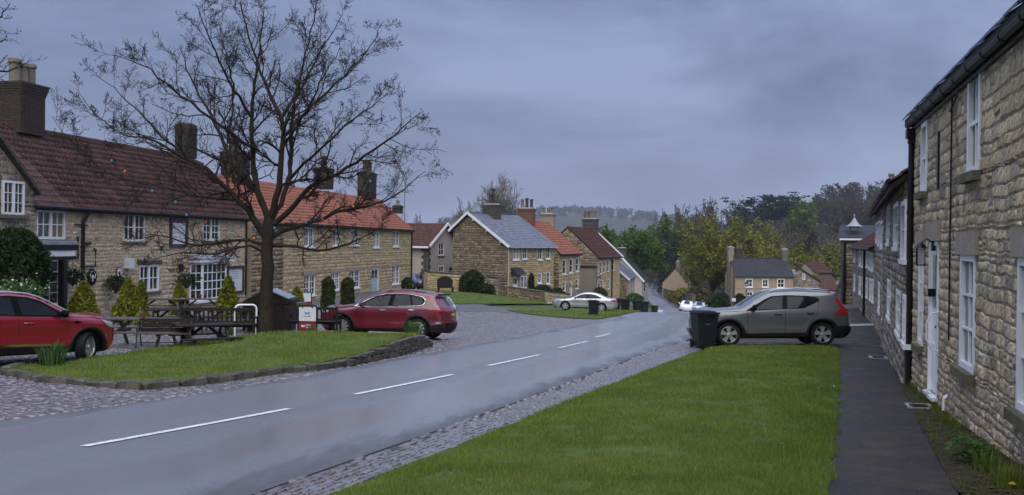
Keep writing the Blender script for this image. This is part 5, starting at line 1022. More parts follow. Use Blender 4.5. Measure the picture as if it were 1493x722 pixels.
class Car:
    """x = 0 nose .. L tail; built with the nose towards local -x"""
    def __init__(s, name, label, L, Wd, fo, wb, r, prof, sharp, belt, paint, group=None, crown=None, k=.36, arch=.075):
        s.L, s.W, s.fo, s.wb, s.r, s.belt, s.paint, s.k = L, Wd/2, fo, wb, r, belt, paint, k
        s.prof = spline(prof, .06, sharp); s.raw = prof; s.xc = fo+wb/2; s.crown = crown; s.arch = arch
        P = np.array(s.prof); s.P = P
        s.root = thing(name, label, 'car', (0,0,0), 0, group); s.body()
    def dist(s, x, z):
        A = s.P[:-1]; B = s.P[1:]; AB = B-A; L2 = (AB**2).sum(1)+1e-9; t = np.clip(((x-A[:,0])*AB[:,0]+(z-A[:,1])*AB[:,1])/L2, 0, 1)
        return float(np.sqrt((x-A[:,0]-t*AB[:,0])**2+(z-A[:,1]-t*AB[:,1])**2).min())
    def hw(s, x, z):
        b = s.belt(x) if callable(s.belt) else s.belt; y = s.W
        if z < .55: y -= .05*((.55-z)/.35)**2
        y -= .018*math.exp(-((z-.62)/.12)**2)
        if z > b-.08: y -= .02*min(1, (z-b+.08)/.08)
        if z > b: y -= (z-b)*s.k
        f = max(0, (.85-x)/.85); y -= .20*f**2.4; f = max(0, (x-s.L+.75)/.75); y -= .14*f**2.4
        for cx in (s.fo, s.fo+s.wb):                 # swollen wheel arches
            d = math.hypot(x-cx, z-s.r); y += .022*math.exp(-((d-s.r-.10)/.10)**2)
        d = s.dist(x, z); Rr = .11
        if d < Rr: y -= Rr*.85*(1-math.sqrt(max(0, 1-(1-d/Rr)**2)))
        return y
    def X(s, x): return x-s.xc
    def outline(s):
        P = list(s.prof); bot = []; zb = P[-1][1]; ra = s.r+s.arch
        def arch(cx):
            out = []
            h = math.acos(max(-1, min(1, (s.r-zb)/ra)))
            for k in range(15): a = -math.pi/2+ (h if True else 0) + (2*math.pi-2*h)*k/14; out.append((cx+ra*math.cos(a), s.r+ra*math.sin(a)))
            return out
        return P + arch(s.fo+s.wb) + arch(s.fo)
    def side_poly(s, poly, off, m, name, parent=None, sides=(-1,1), step=.09, smooth=True, thick=0, eps=0):
        out = []
        for sd_ in sides:
            bm = poly_cut(poly, step, step)
            for v in bm.verts: x, z = v.co.x, v.co.y; v.co = Vector((s.X(x), sd_*(s.hw(x, z)+off), z))
            bmesh.ops.recalc_face_normals(bm, faces=bm.faces)
            if sum(f.normal.y*f.calc_area() for f in bm.faces)*sd_ < 0: bmesh.ops.reverse_faces(bm, faces=bm.faces[:])
            me = bpy.data.meshes.new(name); bm.to_mesh(me); bm.free(); me.materials.append(MT[m])
            if smooth: me.polygons.foreach_set('use_smooth', [True]*len(me.polygons))
            out.append(link(bpy.data.objects.new(name, me), parent or s.root))
        return out
    def crow(s, x, z, nx_):
        c = np.interp(x, [0,.35,.6,1.0,1.5,2.2,s.L-1,s.L-.4,s.L], [.17,.12,.05,.04,.07,.035,.03,.06,.10]); return float(c)
    def band(s, i0, i1, m, name, inset=0, off=0, parent=None, y0=-1, y1=1, n=11):
        P = s.prof; V = []; Fc = []; rows = 0
        for i in range(i0, i1+1):
            x, z = P[i]; a, b = P[max(i-1,0)], P[min(i+1,len(P)-1)]; tx, tz = b[0]-a[0], b[1]-a[1]; l = math.hypot(tx,tz) or 1; nx_, nz_ = -tz/l, tx/l
            w = s.hw(x, z)-inset; c = s.crow(x, z, nx_)
            for k in range(n):
                t = y0+(y1-y0)*k/(n-1); o = c*(1-t*t)+off; V.append((s.X(x+nx_*o), w*t, z+nz_*o))
            rows += 1
        for i in range(rows-1):
            for k in range(n-1): Fc.append([i*n+k, i*n+k+1, (i+1)*n+k+1, (i+1)*n+k])
        o = mesh_obj(name, V, Fc, m, parent or s.root, smooth=True); return o
    def near(s, x, z):
        return int(np.argmin((s.P[:,0]-x)**2+(s.P[:,1]-z)**2))
    def body(s):
        bm = bmesh.new()
        out = s.outline(); tmp = poly_cut(out, .09, .09)
        me = bpy.data.meshes.new('t'); 
        for sd_ in (-1, 1):
            vm_ = {}
            for v in tmp.verts: x, z = v.co.x, v.co.y; vm_[v] = bm.verts.new((s.X(x), sd_*s.hw(x, z), z))
            for f in tmp.faces:
                try: bm.faces.new([vm_[v] for v in (f.verts if sd_ < 0 else reversed(f.verts))])
                except ValueError: pass
        tmp.free(); n = 11; P = s.prof; rows = []
        for i in range(len(P)):
            x, z = P[i]; a, b = P[max(i-1,0)], P[min(i+1,len(P)-1)]; tx, tz = b[0]-a[0], b[1]-a[1]; l = math.hypot(tx,tz) or 1; nx_, nz_ = -tz/l, tx/l; w = s.hw(x, z); c = s.crow(x, z, nx_)
            rows.append([bm.verts.new((s.X(x+nx_*c*(1-t*t)), w*t, z+nz_*c*(1-t*t))) for t in np.linspace(-1,1,n)])
        for i in range(len(rows)-1):
            for k in range(n-1): bm.faces.new([rows[i][k], rows[i][k+1], rows[i+1][k+1], rows[i+1][k]])
        bmesh.ops.remove_doubles(bm, verts=bm.verts[:], dist=.004); bmesh.ops.recalc_face_normals(bm, faces=bm.faces[:])
        for e in bm.edges:
            if len(e.link_faces) == 2 and e.calc_face_angle(0) > .9: e.smooth = False
        for f in bm.faces: f.smooth = True
        bm.to_mesh(me); bm.free(); me.name = 'body'; me.materials.append(MT[s.paint]); s.bodyo = link(bpy.data.objects.new('body', me), s.root)
        u = MB(); zl = s.prof[-1][1]-.02; u.box((0,0,.50), (s.L-.5,2*s.W-.50,.55)); u.box((0,0,zl+.04), (s.wb-2*s.r-.1,2*s.W-.16,.12)); u.build('underbody', 'trim_black', s.root)
    def wheels(s, spokes=5, steer=0, rim='alloy', tw=.21, twin=False):
        ws = []
        for cx in (s.fo, s.fo+s.wb):
            for sd_ in (-1, 1):
                e = bpy.data.objects.new('wheel', None); e.empty_display_size = .1; link(e, s.root); e.location = (s.X(cx), sd_*(s.W-.115), s.r)
                if cx == s.fo: e.rotation_euler.z = steer
                R_ = s.r; t = MB(); t.lathe((0,0,0), [(R_*.70,-tw/2),(R_*.93,-tw/2),(R_*.985,-tw*.40),(R_,-tw*.2),(R_,tw*.2),(R_*.985,tw*.40),(R_*.93,tw/2),(R_*.70,tw/2)], 28, 'y', cap=False); t.build('tyre', 'rubber', e, smooth=True)
                y = sd_*tw*.42; b = MB(); b.lathe((0,0,0), [(R_*.69,y-sd_*.10),(R_*.72,y-sd_*.10),(R_*.72,y),(R_*.66,y+sd_*.004),(R_*.63,y-sd_*.05)], 28, 'y', cap=False)
                for k in range(spokes):
                    a = 2*math.pi*(k+.25)/spokes; ca, sa = math.cos(a), math.sin(a); px_, pz_ = -sa, ca; w0, w1 = (.035,.075) if not twin else (.05,.03); q = []
                    for rr__, ww in ((.04,w0),(R_*.66,w1)):
                        for g_ in (-1,1): q.append((ca*rr__+px_*g_*ww, sa*rr__+pz_*g_*ww))
                    q = [q[0],q[1],q[3],q[2]]; b.prism([(p[0], y-sd_*.015, p[1]) for p in q], (0,-sd_*.03,0))
                b.lathe((0,0,0), [(R_*.15,y-sd_*.06),(R_*.15,y-sd_*.005),(R_*.05,y)], 14, 'y'); b.build('rim', rim, e)
                d = MB(); d.lathe((0,0,0), [(R_*.45,y-sd_*.10),(R_*.45,y-sd_*.085)], 20, 'y'); d.lathe((0,0,0), [(R_*.68,y-sd_*.13),(R_*.68,y-sd_*.12)], 20, 'y'); d.build('brake_disc', 'trim_black', e); ws.append(e)
        return ws
    def line(s, pts, m='trim_black', w=.010, name='shut_line', off=.003):
        for sd_ in (-1,1):
            t = MB(); t.tube([(s.X(x), sd_*(s.hw(x,z)+off-.004), z) for x, z in resample(pts, .08)], w/2+.001, 4); t.build(name, m, s.root)
    def tubeline(s, pts, r, m, name, off=.0, closed=False):
        if closed: pts = list(pts)+[pts[0]]
        for sd_ in (-1,1):
            t = MB(); t.tube([(s.X(x), sd_*(s.hw(x,z)+off), z) for x, z in resample(pts, .07)], r, 6); t.build(name, m, s.root, smooth=True)
    def glass(s, dlo, panes, black='gloss_black', chrome=False):
        s.side_poly(dlo, .007, black, 'window_surround')
        for p in panes: s.side_poly(p, .012, 'car_glass', 'side_window')
        if chrome: s.tubeline(dlo, .013, 'chrome', 'chrome_strip', .010, True)
    def mirror(s, x, z, m='gloss_black'):
        for sd_ in (-1,1):
            y = s.hw(x, z); b = MB(); b.box((s.X(x), sd_*(y+.05), z-.02), (.06,.12,.05)); bm = bmesh.new(); bmesh.ops.create_uvsphere(bm, u_segments=12, v_segments=8, radius=1)
            for v in bm.verts: v.co = Vector((s.X(x)-.01+v.co.x*.09*(1 if v.co.x < 0 else .45), sd_*(y+.15)+v.co.y*.125, z+.03+v.co.z*.085))
            me = bpy.data.meshes.new('m'); bm.to_mesh(me); vs = [v.co[:] for v in me.vertices]; fs = [list(p.vertices) for p in me.polygons]; bm.free(); bpy.data.meshes.remove(me); b.add(vs, fs); b.build('wing_mirror', m, s.root, smooth=True)
    def handle(s, x, z, m=None, w=.20):
        for sd_ in (-1,1):
            y = s.hw(x, z); t = MB(); t.tube([(s.X(x-w/2), sd_*(y-.005), z),(s.X(x-w/2+.025), sd_*(y+.03), z),(s.X(x+w/2-.025), sd_*(y+.03), z),(s.X(x+w/2), sd_*(y-.005), z)], .017, 6); t.build('door_handle', m or s.paint, s.root, smooth=True)
    def cladding(s, m='trim_black', w=.075, sill=.36, front=True):
        ra = s.r+s.arch
        for cx in (s.fo, s.fo+s.wb):
            zb = s.prof[-1][1]; A0 = math.asin(max(-1,min(1,(zb-s.r)/ra))); an = np.linspace(A0, math.pi-A0, 25); inner = [(cx+(ra-.02)*math.cos(a), s.r+(ra-.02)*math.sin(a)) for a in an]; outer = [(cx+(ra+w)*math.cos(a), s.r+(ra+w)*math.sin(a)) for a in an[::-1]]
            poly = inner+outer; 
            for sd_ in (-1,1):
                nn = len(inner); V = []; 
                for (x,z) in inner: V.append((s.X(x), sd_*(s.hw(x,z)-.03), z))
                for (x,z) in inner: V.append((s.X(x), sd_*(s.hw(x,z)+.014), z))
                for (x,z) in outer[::-1]: V.append((s.X(x), sd_*(s.hw(x,z)+.010), z))
                for (x,z) in outer[::-1]: V.append((s.X(x), sd_*(s.hw(x,z)-.01), z))
                Fc = [[r_*nn+i, r_*nn+i+1, (r_+1)*nn+i+1, (r_+1)*nn+i] for r_ in range(3) for i in range(nn-1)]; o = mesh_obj('wheel_arch', V, Fc, m, s.root, smooth=True)
        zb = s.prof[-1][1]; x0 = s.fo+ra+.02; x1 = s.fo+s.wb-ra-.02; s.side_poly([(x0,zb),(x1,zb),(x1+.03,sill+.06),(x1-.1,sill),(x0+.1,sill-.02),(x0-.03,sill+.05)], .012, m, 'sill')
    def place(s, u=None, Y=None, heading=0, X=None, lift=0):
        """heading: direction the nose points, radians from +X"""
        if X is None: X = pt(u, 400, Y).x
        h = Vector((math.cos(heading), math.sin(heading))); l = Vector((-h.y, h.x)); z = {}
        for a in (1,-1):
            for b in (1,-1): z[a,b] = gz(X+h.x*a*s.wb/2+l.x*b*s.W*.85, Y+h.y*a*s.wb/2+l.y*b*s.W*.85)
        pf = ((z[1,1]+z[1,-1])-(z[-1,1]+z[-1,-1]))/2/s.wb; pl_ = ((z[1,1]+z[-1,1])-(z[1,-1]+z[-1,-1]))/2/(2*s.W*.85)
        fx = Vector((h.x,h.y,pf)).normalized(); ly = Vector((l.x,l.y,pl_)); ly = (ly-fx*ly.dot(fx)).normalized(); zz = fx.cross(ly)
        M_ = Matrix((-fx, -ly, zz)).transposed().to_4x4(); M_.translation = Vector((X, Y, sum(z.values())/4+lift+.008)); s.root.matrix_world = M_
        return s
# ---- sage grey SUV on the right, nose to the left
c = Car('parked_car', 'sage green grey SUV parked side-on across the path with silver roof rails', 4.43, 1.86, .87, 2.70, .345,
    [(.16,.27),(.05,.40),(.01,.60),(.03,.78),(.10,.93),(.30,1.02),(.75,1.075),(1.22,1.105),(1.42,1.21),(1.78,1.44),(2.05,1.565),(2.35,1.615),(2.9,1.635),(3.5,1.61),(3.96,1.555),(4.10,1.535),(4.06,1.47),(4.20,1.25),(4.32,1.06),(4.37,.90),(4.40,.72),(4.43,.55),(4.40,.40),(4.28,.29)], (7,15,16), 1.03, 'paint_sage')
dlo = [(1.36,1.03),(1.50,1.12),(1.95,1.375),(2.15,1.455),(2.55,1.485),(3.15,1.465),(3.42,1.43),(3.52,1.36),(3.50,1.31),(3.05,1.10),(2.5,1.075),(1.9,1.05)]
c.glass(dlo, [[(1.62,1.065),(1.70,1.13),(2.02,1.345),(2.20,1.425),(2.46,1.45),(2.42,1.085)], [(2.56,1.09),(2.60,1.45),(3.06,1.435),(3.05,1.125)], [(3.10,1.145),(3.11,1.43),(3.38,1.395),(3.46,1.345)]])
i0, i1 = c.near(1.26,1.12), c.near(2.02,1.555); c.band(i0, i1, 'car_glass', 'windscreen', .09, .006); j0, j1 = c.near(4.08,1.44), c.near(4.28,1.14); c.band(j0, j1, 'car_glass', 'rear_window', .16, .006)
c.cladding(sill=.40, w=.07); c.wheels(5, 0); c.mirror(1.62, 1.10); c.handle(2.30, .93, 'trim_black'); c.handle(3.22, .96, 'trim_black')
c.line([(1.42,1.03),(1.40,.70),(1.45,.42)]); c.line([(2.50,1.06),(2.50,.42)]); c.line([(3.50,1.30),(3.42,.95),(3.24,.72),(3.20,.66)]); c.line([(1.45,.56),(2.0,.50),(2.48,.50)], 'trim_black', .006); c.line([(.12,.93),(.7,1.0),(1.38,1.03)], 'trim_black', .007, 'bonnet_line')
c.side_poly([(3.96,1.42),(4.06,1.40),(4.17,1.20),(4.30,1.10),(4.36,.93),(4.30,.90),(3.94,.92),(3.92,.98),(4.12,1.06)], .010, 'tail_red', 'tail_light', step=.06); c.side_poly([(3.62,1.16),(3.80,1.38),(3.93,1.38),(4.05,1.14),(3.98,1.05),(3.66,1.05)], .004, 'car_glass', 'rear_quarter_window') if False else None
c.side_poly([(3.90,.30),(4.28,.30),(4.40,.42),(4.42,.52),(4.30,.60),(3.86,.58),(3.88,.42)], .014, 'trim_black', 'rear_bumper'); c.band(c.near(4.43,.56), c.near(4.28,.29), 'trim_black', 'rear_bumper', -.012, .014); c.band(c.near(.03,.62), c.near(.16,.27), 'trim_black', 'front_bumper', 0, .012) if False else None
c.side_poly([(.04,.74),(.12,.88),(.48,.95),(.42,.82),(.2,.74)], .010, 'lamp_clear', 'headlight', step=.06); c.band(0, c.near(.015,.55), 'trim_black', 'grille', .12, .008)
for sd_ in (-1,1):
    t = MB(); pts = [(c.X(x), sd_*(c.hw(x, z)-.05), z+o) for x, z, o in ((2.12,1.56,.02),(2.25,1.575,.075),(2.9,1.60,.085),(3.5,1.58,.085),(3.78,1.55,.07),(3.88,1.54,.02))]; t.tube(pts, .021, 6); t.build('roof_rail', 'rail_silver', c.root, smooth=True)
sp = MB(); sp.box((c.X(4.04),0,1.535), (.30,1.18,.035), ry=-.10); sp.build('spoiler', c.paint, c.root); an = MB(); an.prism([(c.X(3.72),-.02,1.60),(c.X(3.92),-.02,1.58),(c.X(3.93),-.02,1.66)], (0,.04,0)); an.build('aerial_fin', 'gloss_black', c.root); MB().box((c.X(4.42),0,.86), (.02,.5,.11)).build('number_plate', 'plate_yellow', c.root)
c.place(1122.5, 29.7, math.pi-.03)
# ---- wine red SUV by the green
c = Car('parked_car', 'wine red SUV with chrome window trim parked behind the pub green', 4.48, 1.855, .91, 2.67, .35,
    [(.20,.26),(.08,.38),(.03,.58),(.06,.76),(.18,.90),(.45,.985),(.9,1.06),(1.32,1.11),(1.52,1.22),(1.95,1.46),(2.25,1.575),(2.6,1.625),(3.1,1.635),(3.6,1.60),(4.0,1.53),(4.16,1.49),(4.10,1.42),(4.26,1.20),(4.38,1.05),(4.43,.95),(4.44,.75),(4.48,.58),(4.45,.42),(4.34,.28)], (7,15,16), lambda x: 1.03+.05*max(0,(x-1.5))/2.4, 'paint_wine')
dlo = [(1.34,1.045),(1.55,1.16),(2.05,1.41),(2.35,1.485),(2.8,1.515),(3.3,1.495),(3.68,1.42),(3.80,1.34),(3.78,1.20),(3.68,1.13),(3.0,1.09),(2.2,1.06)]
c.glass(dlo, [[(1.58,1.08),(1.72,1.19),(2.10,1.38),(2.38,1.455),(2.60,1.475),(2.52,1.10)], [(2.68,1.105),(2.74,1.48),(3.24,1.465),(3.34,1.14)], [(3.40,1.145),(3.31,1.455),(3.62,1.39),(3.73,1.32),(3.70,1.19),(3.63,1.155)]], chrome=True)
c.band(c.near(1.36,1.13), c.near(2.2,1.56), 'car_glass', 'windscreen', .09, .006); c.band(c.near(4.12,1.40), c.near(4.33,1.11), 'car_glass', 'rear_window', .18, .006); c.cladding(sill=.36, w=.06); c.wheels(10, 0, twin=True); c.mirror(1.66, 1.10, 'paint_wine'); c.handle(2.35, .95, 'chrome'); c.handle(3.35, .98, 'chrome')
c.line([(1.48,1.04),(1.40,.75),(1.46,.40)]); c.line([(2.60,1.08),(2.60,.40)]); c.line([(3.72,1.14),(3.60,.95),(3.32,.72),(3.26,.66)]); c.line([(.24,.93),(.8,1.02),(1.40,1.05)], 'trim_black', .007, 'bonnet_line')
c.side_poly([(.20,.80),(.26,.90),(.62,1.0),(.72,.99),(.55,.90),(.34,.82)], .010, 'lamp_clear', 'headlight', step=.06)
c.side_poly([(3.92,1.05),(4.28,1.03),(4.42,1.0),(4.42,.93),(4.2,.93),(4.0,.98)], .012, 'tail_red', 'tail_light', step=.05); c.band(c.near(4.40,1.01), c.near(4.435,.93), 'tail_red', 'tail_light', .02, .010, None, -1, -.45, 6); c.band(c.near(4.40,1.01), c.near(4.435,.93), 'tail_red', 'tail_light', .02, .010, None, .45, 1, 6)
c.side_poly([(4.0,.30),(4.34,.30),(4.44,.44),(4.46,.52),(4.30,.53),(4.0,.48)], .014, 'trim_black', 'rear_bumper'); c.band(c.near(4.475,.54), c.near(4.34,.28), 'trim_black', 'rear_bumper', -.012, .014); c.side_poly([(4.16,.59),(4.42,.63),(4.45,.60),(4.40,.56),(4.2,.55)], .012, 'chrome', 'rear_reflector', step=.05)
c.band(c.near(4.435,.90), c.near(4.44,.80), 'plate_yellow', 'number_plate', 0, .012, None, -.28, .28, 6); c.band(c.near(.045,.70), c.near(.10,.38), 'trim_black', 'grille', .25, .006)
sp = MB(); sp.box((c.X(4.12),0,1.50), (.28,1.14,.035), ry=-.15); sp.build('spoiler', 'gloss_black', c.root); MB().prism([(c.X(3.86),-.02,1.60),(c.X(4.02),-.02,1.57),(c.X(4.02),-.02,1.65)], (0,.04,0)).build('aerial_fin', 'paint_wine', c.root)
for sd_ in (-1,1):
    t = MB(); t.tube([(c.X(x), sd_*(c.hw(x, z)-.06), z+o) for x, z, o in ((2.35,1.56,.0),(2.5,1.58,.03),(3.1,1.60,.035),(3.7,1.55,.03),(3.85,1.54,.0))], .016, 6); t.build('roof_rail', 'gloss_black', c.root)
c.place(567, 34.0, math.pi-math.radians(13))
# ---- bright red crossover at the left edge
c = Car('parked_car', 'bright red crossover with a pale roof cut by the left edge of the picture', 4.23, 1.80, .83, 2.64, .335,
    [(.20,.25),(.10,.36),(.05,.55),(.07,.74),(.16,.88),(.42,.96),(.85,1.03),(1.18,1.07),(1.40,1.18),(1.85,1.42),(2.1,1.51),(2.45,1.555),(2.9,1.565),(3.4,1.53),(3.78,1.46),(3.90,1.42),(3.92,1.34),(4.04,1.12),(4.12,.98),(4.16,.85),(4.20,.62),(4.22,.5),(4.18,.38),(4.06,.27)], (7,15,16), lambda x: 1.0+.03*max(0,x-1.5), 'paint_red')
dlo = [(1.28,1.01),(1.48,1.12),(1.92,1.36),(2.2,1.44),(2.6,1.475),(3.05,1.455),(3.4,1.39),(3.62,1.28),(3.5,1.20),(3.05,1.085),(2.4,1.05),(1.8,1.03)]
c.glass(dlo, [[(1.56,1.05),(1.62,1.13),(1.98,1.33),(2.22,1.405),(2.44,1.43),(2.36,1.07)], [(2.52,1.075),(2.58,1.435),(3.02,1.42),(3.30,1.36),(3.44,1.22),(3.02,1.11)]])
c.band(c.near(1.24,1.10), c.near(2.05,1.495), 'car_glass', 'windscreen', .09, .006); c.band(c.near(2.15,1.52), c.near(3.78,1.46), 'paint_silver', 'roof', .03, .004); c.cladding(sill=.40, w=.055); c.tubeline([(1.30,1.13),(1.62,1.30),(1.92,1.44),(2.2,1.515),(2.6,1.545),(3.1,1.535),(3.5,1.49)], .022, 'paint_silver', 'roof_edge', .006); ws = c.wheels(8, math.radians(30), twin=True); c.mirror(1.52, 1.06); c.handle(2.22, .90); c.handle(3.12, .93)
c.line([(1.36,1.01),(1.32,.75),(1.38,.42)]); c.line([(2.45,1.05),(2.45,.42)]); c.line([(3.52,1.19),(3.40,.92),(3.16,.70)]); c.line([(.2,.9),(.7,.98),(1.3,1.01)], 'trim_black', .007, 'bonnet_line'); c.side_poly([(1.42,.40),(3.0,.43),(2.7,.47),(1.5,.44)], .022, 'chrome', 'chrome_strip'); c.side_poly([(1.02,.90),(1.16,.93),(1.24,.90),(1.14,.86)], .012, 'gloss_black', 'badge_trim', step=.05)
c.side_poly([(.14,.74),(.20,.86),(.52,.94),(.42,.84),(.28,.76)], .010, 'lamp_clear', 'headlight', step=.06); c.band(0, c.near(.06,.5), 'trim_black', 'grille', .1, .008)
wc = pt(125,500,22.0); hd_ = math.radians(56); c.place(None, 22.0-math.sin(hd_)*1.32+math.cos(hd_)*.79, hd_, X=wc.x-math.cos(hd_)*1.32-math.sin(hd_)*.79)
# ---- silver saloon by the far lawn
c = Car('parked_car', 'silver saloon parked beside the strip of grass in front of the stone houses', 4.72, 1.84, .95, 2.70, .33,
    [(.22,.22),(.10,.34),(.05,.52),(.08,.66),(.25,.77),(.7,.86),(1.25,.94),(1.5,1.04),(1.95,1.27),(2.25,1.38),(2.6,1.43),(3.0,1.42),(3.4,1.34),(3.85,1.15),(4.1,1.05),(4.55,1.02),(4.64,.98),(4.68,.80),(4.72,.58),(4.68,.40),(4.55,.26)], (6,14,16), lambda x: .90+.03*max(0,x-1.5), 'paint_silver')
dlo = [(1.42,.92),(1.62,1.03),(2.05,1.24),(2.35,1.31),(2.8,1.33),(3.2,1.27),(3.55,1.13),(3.66,1.03),(3.5,.99),(2.8,.96)]
c.glass(dlo, [[(1.66,.95),(1.74,1.03),(2.1,1.22),(2.36,1.285),(2.56,1.30),(2.52,.97)], [(2.62,.975),(2.66,1.30),(2.85,1.30),(3.16,1.245),(3.46,1.12),(3.55,1.03),(3.42,1.0)]], chrome=True)
c.band(c.near(1.32,.97), c.near(2.18,1.36), 'car_glass', 'windscreen', .09, .006); c.band(c.near(3.35,1.35), c.near(4.05,1.07), 'car_glass', 'rear_window', .12, .006); c.wheels(5, 0); c.mirror(1.70, .98, 'paint_silver'); c.handle(2.35, .86, 'chrome'); c.handle(3.30, .88, 'chrome')
c.line([(1.48,.92),(1.42,.7),(1.46,.32)]); c.line([(2.58,.96),(2.58,.32)]); c.line([(3.6,1.0),(3.46,.78),(3.28,.62)]); c.side_poly([(.18,.64),(.28,.74),(.62,.80),(.55,.70)], .01, 'lamp_clear', 'headlight', step=.06); c.side_poly([(4.28,.97),(4.58,.97),(4.66,.86),(4.6,.80),(4.36,.84)], .012, 'tail_red', 'tail_light', step=.06); c.band(c.near(4.66,.92), c.near(4.68,.80), 'tail_red', 'tail_light', .03, .01, None, -1, -.45, 6); c.side_poly([(1.5,.24),(3.2,.24),(3.2,.31),(1.5,.31)], .008, 'trim_black', 'sill')
MB().prism([(c.X(3.35),-.02,1.36),(c.X(3.52),-.02,1.31),(c.X(3.52),-.02,1.40)], (0,.04,0)).build('aerial_fin', 'paint_silver', c.root)
c.place(852, 75.0, math.pi-math.radians(8))
# ---- small white hatchback pattern, used for the cars seen mostly from one end
def hatch(label, paint, group=None):
    c = Car('parked_car', label, 4.1, 1.78, .82, 2.55, .31,
        [(.20,.24),(.08,.36),(.04,.55),(.10,.72),(.30,.82),(.75,.91),(1.05,.97),(1.3,1.10),(1.7,1.33),(2.0,1.43),(2.4,1.475),(3.0,1.46),(3.5,1.39),(3.68,1.33),(3.82,1.12),(3.95,.96),(4.0,.78),(4.06,.55),(4.04,.40),(3.95,.26)], (6,13), .95, paint, group)
    dlo = [(1.22,.97),(1.42,1.09),(1.8,1.29),(2.1,1.365),(2.6,1.385),(3.1,1.35),(3.38,1.25),(3.42,1.12),(3.2,1.02),(2.2,.99)]
    c.glass(dlo, [[(1.46,1.0),(1.55,1.10),(1.86,1.27),(2.12,1.34),(2.32,1.35),(2.28,1.01)], [(2.42,1.015),(2.45,1.355),(3.04,1.325),(3.3,1.23),(3.34,1.12),(3.15,1.05)]])
    c.band(c.near(1.12,1.01), c.near(1.92,1.405), 'car_glass', 'windscreen', .10, .006); c.band(c.near(3.70,1.29), c.near(3.90,1.02), 'car_glass', 'rear_window', .15, .006); c.wheels(6, 0); c.mirror(1.45, 1.02, paint); c.line([(1.28,.97),(1.24,.4)]); c.line([(2.36,.99),(2.36,.4)])
    c.side_poly([(.12,.62),(.2,.74),(.55,.82),(.48,.72)], .01, 'lamp_clear', 'headlight', step=.06); c.side_poly([(3.62,1.02),(3.86,1.02),(3.98,.92),(3.99,.78),(3.85,.80)], .012, 'tail_red', 'tail_light', step=.06); c.band(c.near(.045,.62), c.near(.10,.34), 'trim_black', 'grille', .35, .008); c.band(c.near(4.02,.74), c.near(4.05,.62), 'plate_yellow', 'number_plate', 0, .012, None, -.28, .28, 4); c.band(c.near(3.95,.97), c.near(4.0,.82), 'tail_red', 'tail_light', .02, .01, None, -1, -.72, 4); c.band(c.near(3.95,.97), c.near(4.0,.82), 'tail_red', 'tail_light', .02, .01, None, .72, 1, 4); return c
c = hatch('white car seen only past the tail of the wine red SUV', 'paint_white'); c.place(596, 41.5, math.pi-math.radians(14))
c = hatch('black car nosing out between the red roofed cottages and the garden wall', 'paint_black'); c.place(607, 93.5, math.radians(-62))
c = hatch('left white car coming up the dip in the road towards us', 'paint_white', 'white cars down in the dip of the road'); c.place(1001.5, 135, math.radians(-104))
c = hatch('right pale car beside the white one in the dip of the road', 'paint_silver', 'white cars down in the dip of the road'); c.place(1020, 139, math.radians(-104))
c = hatch('white car parked beyond the sage grey SUV with only windscreen and roof in view', 'paint_white'); c.place(1140, 35.5, math.pi-.05)
# ================================================================ VEGETATION
def leaves(name, C, size, m, parent, seed, aspect=1.0, flat=0.0, kind=None):
    rng = np.random.default_rng(seed); n = len(C); a = rng.normal(size=(n,3)); 
    if flat: a[:,2] *= (1-flat)
    a /= np.linalg.norm(a, axis=1)[:,None]; b = rng.normal(size=(n,3)); b -= (b*a).sum(1)[:,None]*a; b /= np.linalg.norm(b, axis=1)[:,None]
    s = (size*rng.uniform(.6,1.35,n))[:,None]; V = np.stack([C-a*s*.5*aspect, C+b*s*.28, C+a*s*.5*aspect, C-b*s*.28], 1)
    o = mesh_obj(name, V.reshape(-1,3), np.arange(n*4).reshape(-1,4), m, parent)
    if kind: o['kind'] = kind
    return o
def tubes(name, polys, m, parent, sides=4):
    V = []; Fc = []; base = 0
    for P, r in polys:
        P = np.asarray(P); k = len(P); T = np.gradient(P, axis=0); T /= np.linalg.norm(T, axis=1)[:,None]+1e-9; ref = np.array([.31,.17,.93]) if abs(T[0,2]) < .8 else np.array([.9,.3,.1]); U = np.cross(T, ref); U /= np.linalg.norm(U, axis=1)[:,None]+1e-9; Wv = np.cross(T, U)
        sd_ = sides if r[0] < .05 else max(sides, 7); an = 2*np.pi*np.arange(sd_)/sd_; R_ = np.asarray(r)[:,None,None]
        V.append((P[:,None,:] + R_*(np.cos(an)[None,:,None]*U[:,None,:]+np.sin(an)[None,:,None]*Wv[:,None,:])).reshape(-1,3)); ii = base+np.arange(k*sd_).reshape(k,sd_); jj = np.roll(ii,-1,1)
        Fc.append(np.stack([ii[:-1],jj[:-1],jj[1:],ii[1:]],-1).reshape(-1,4)); base += k*sd_
    return mesh_obj(name, np.concatenate(V), np.concatenate(Fc), m, parent, smooth=True)
def grow_branch(p, d, L, r0, rng, n=6, wob=.16, upb=.0, r1=.35):
    P = [np.array(p)]; d = np.array(d, float); d /= np.linalg.norm(d)+1e-9; 
    for i in range(n):
        d = d + rng.normal(0, wob, 3) + np.array([0,0,upb]); d /= np.linalg.norm(d); P.append(P[-1]+d*L/n)
    return np.array(P), np.linspace(r0, r0*r1, n+1)
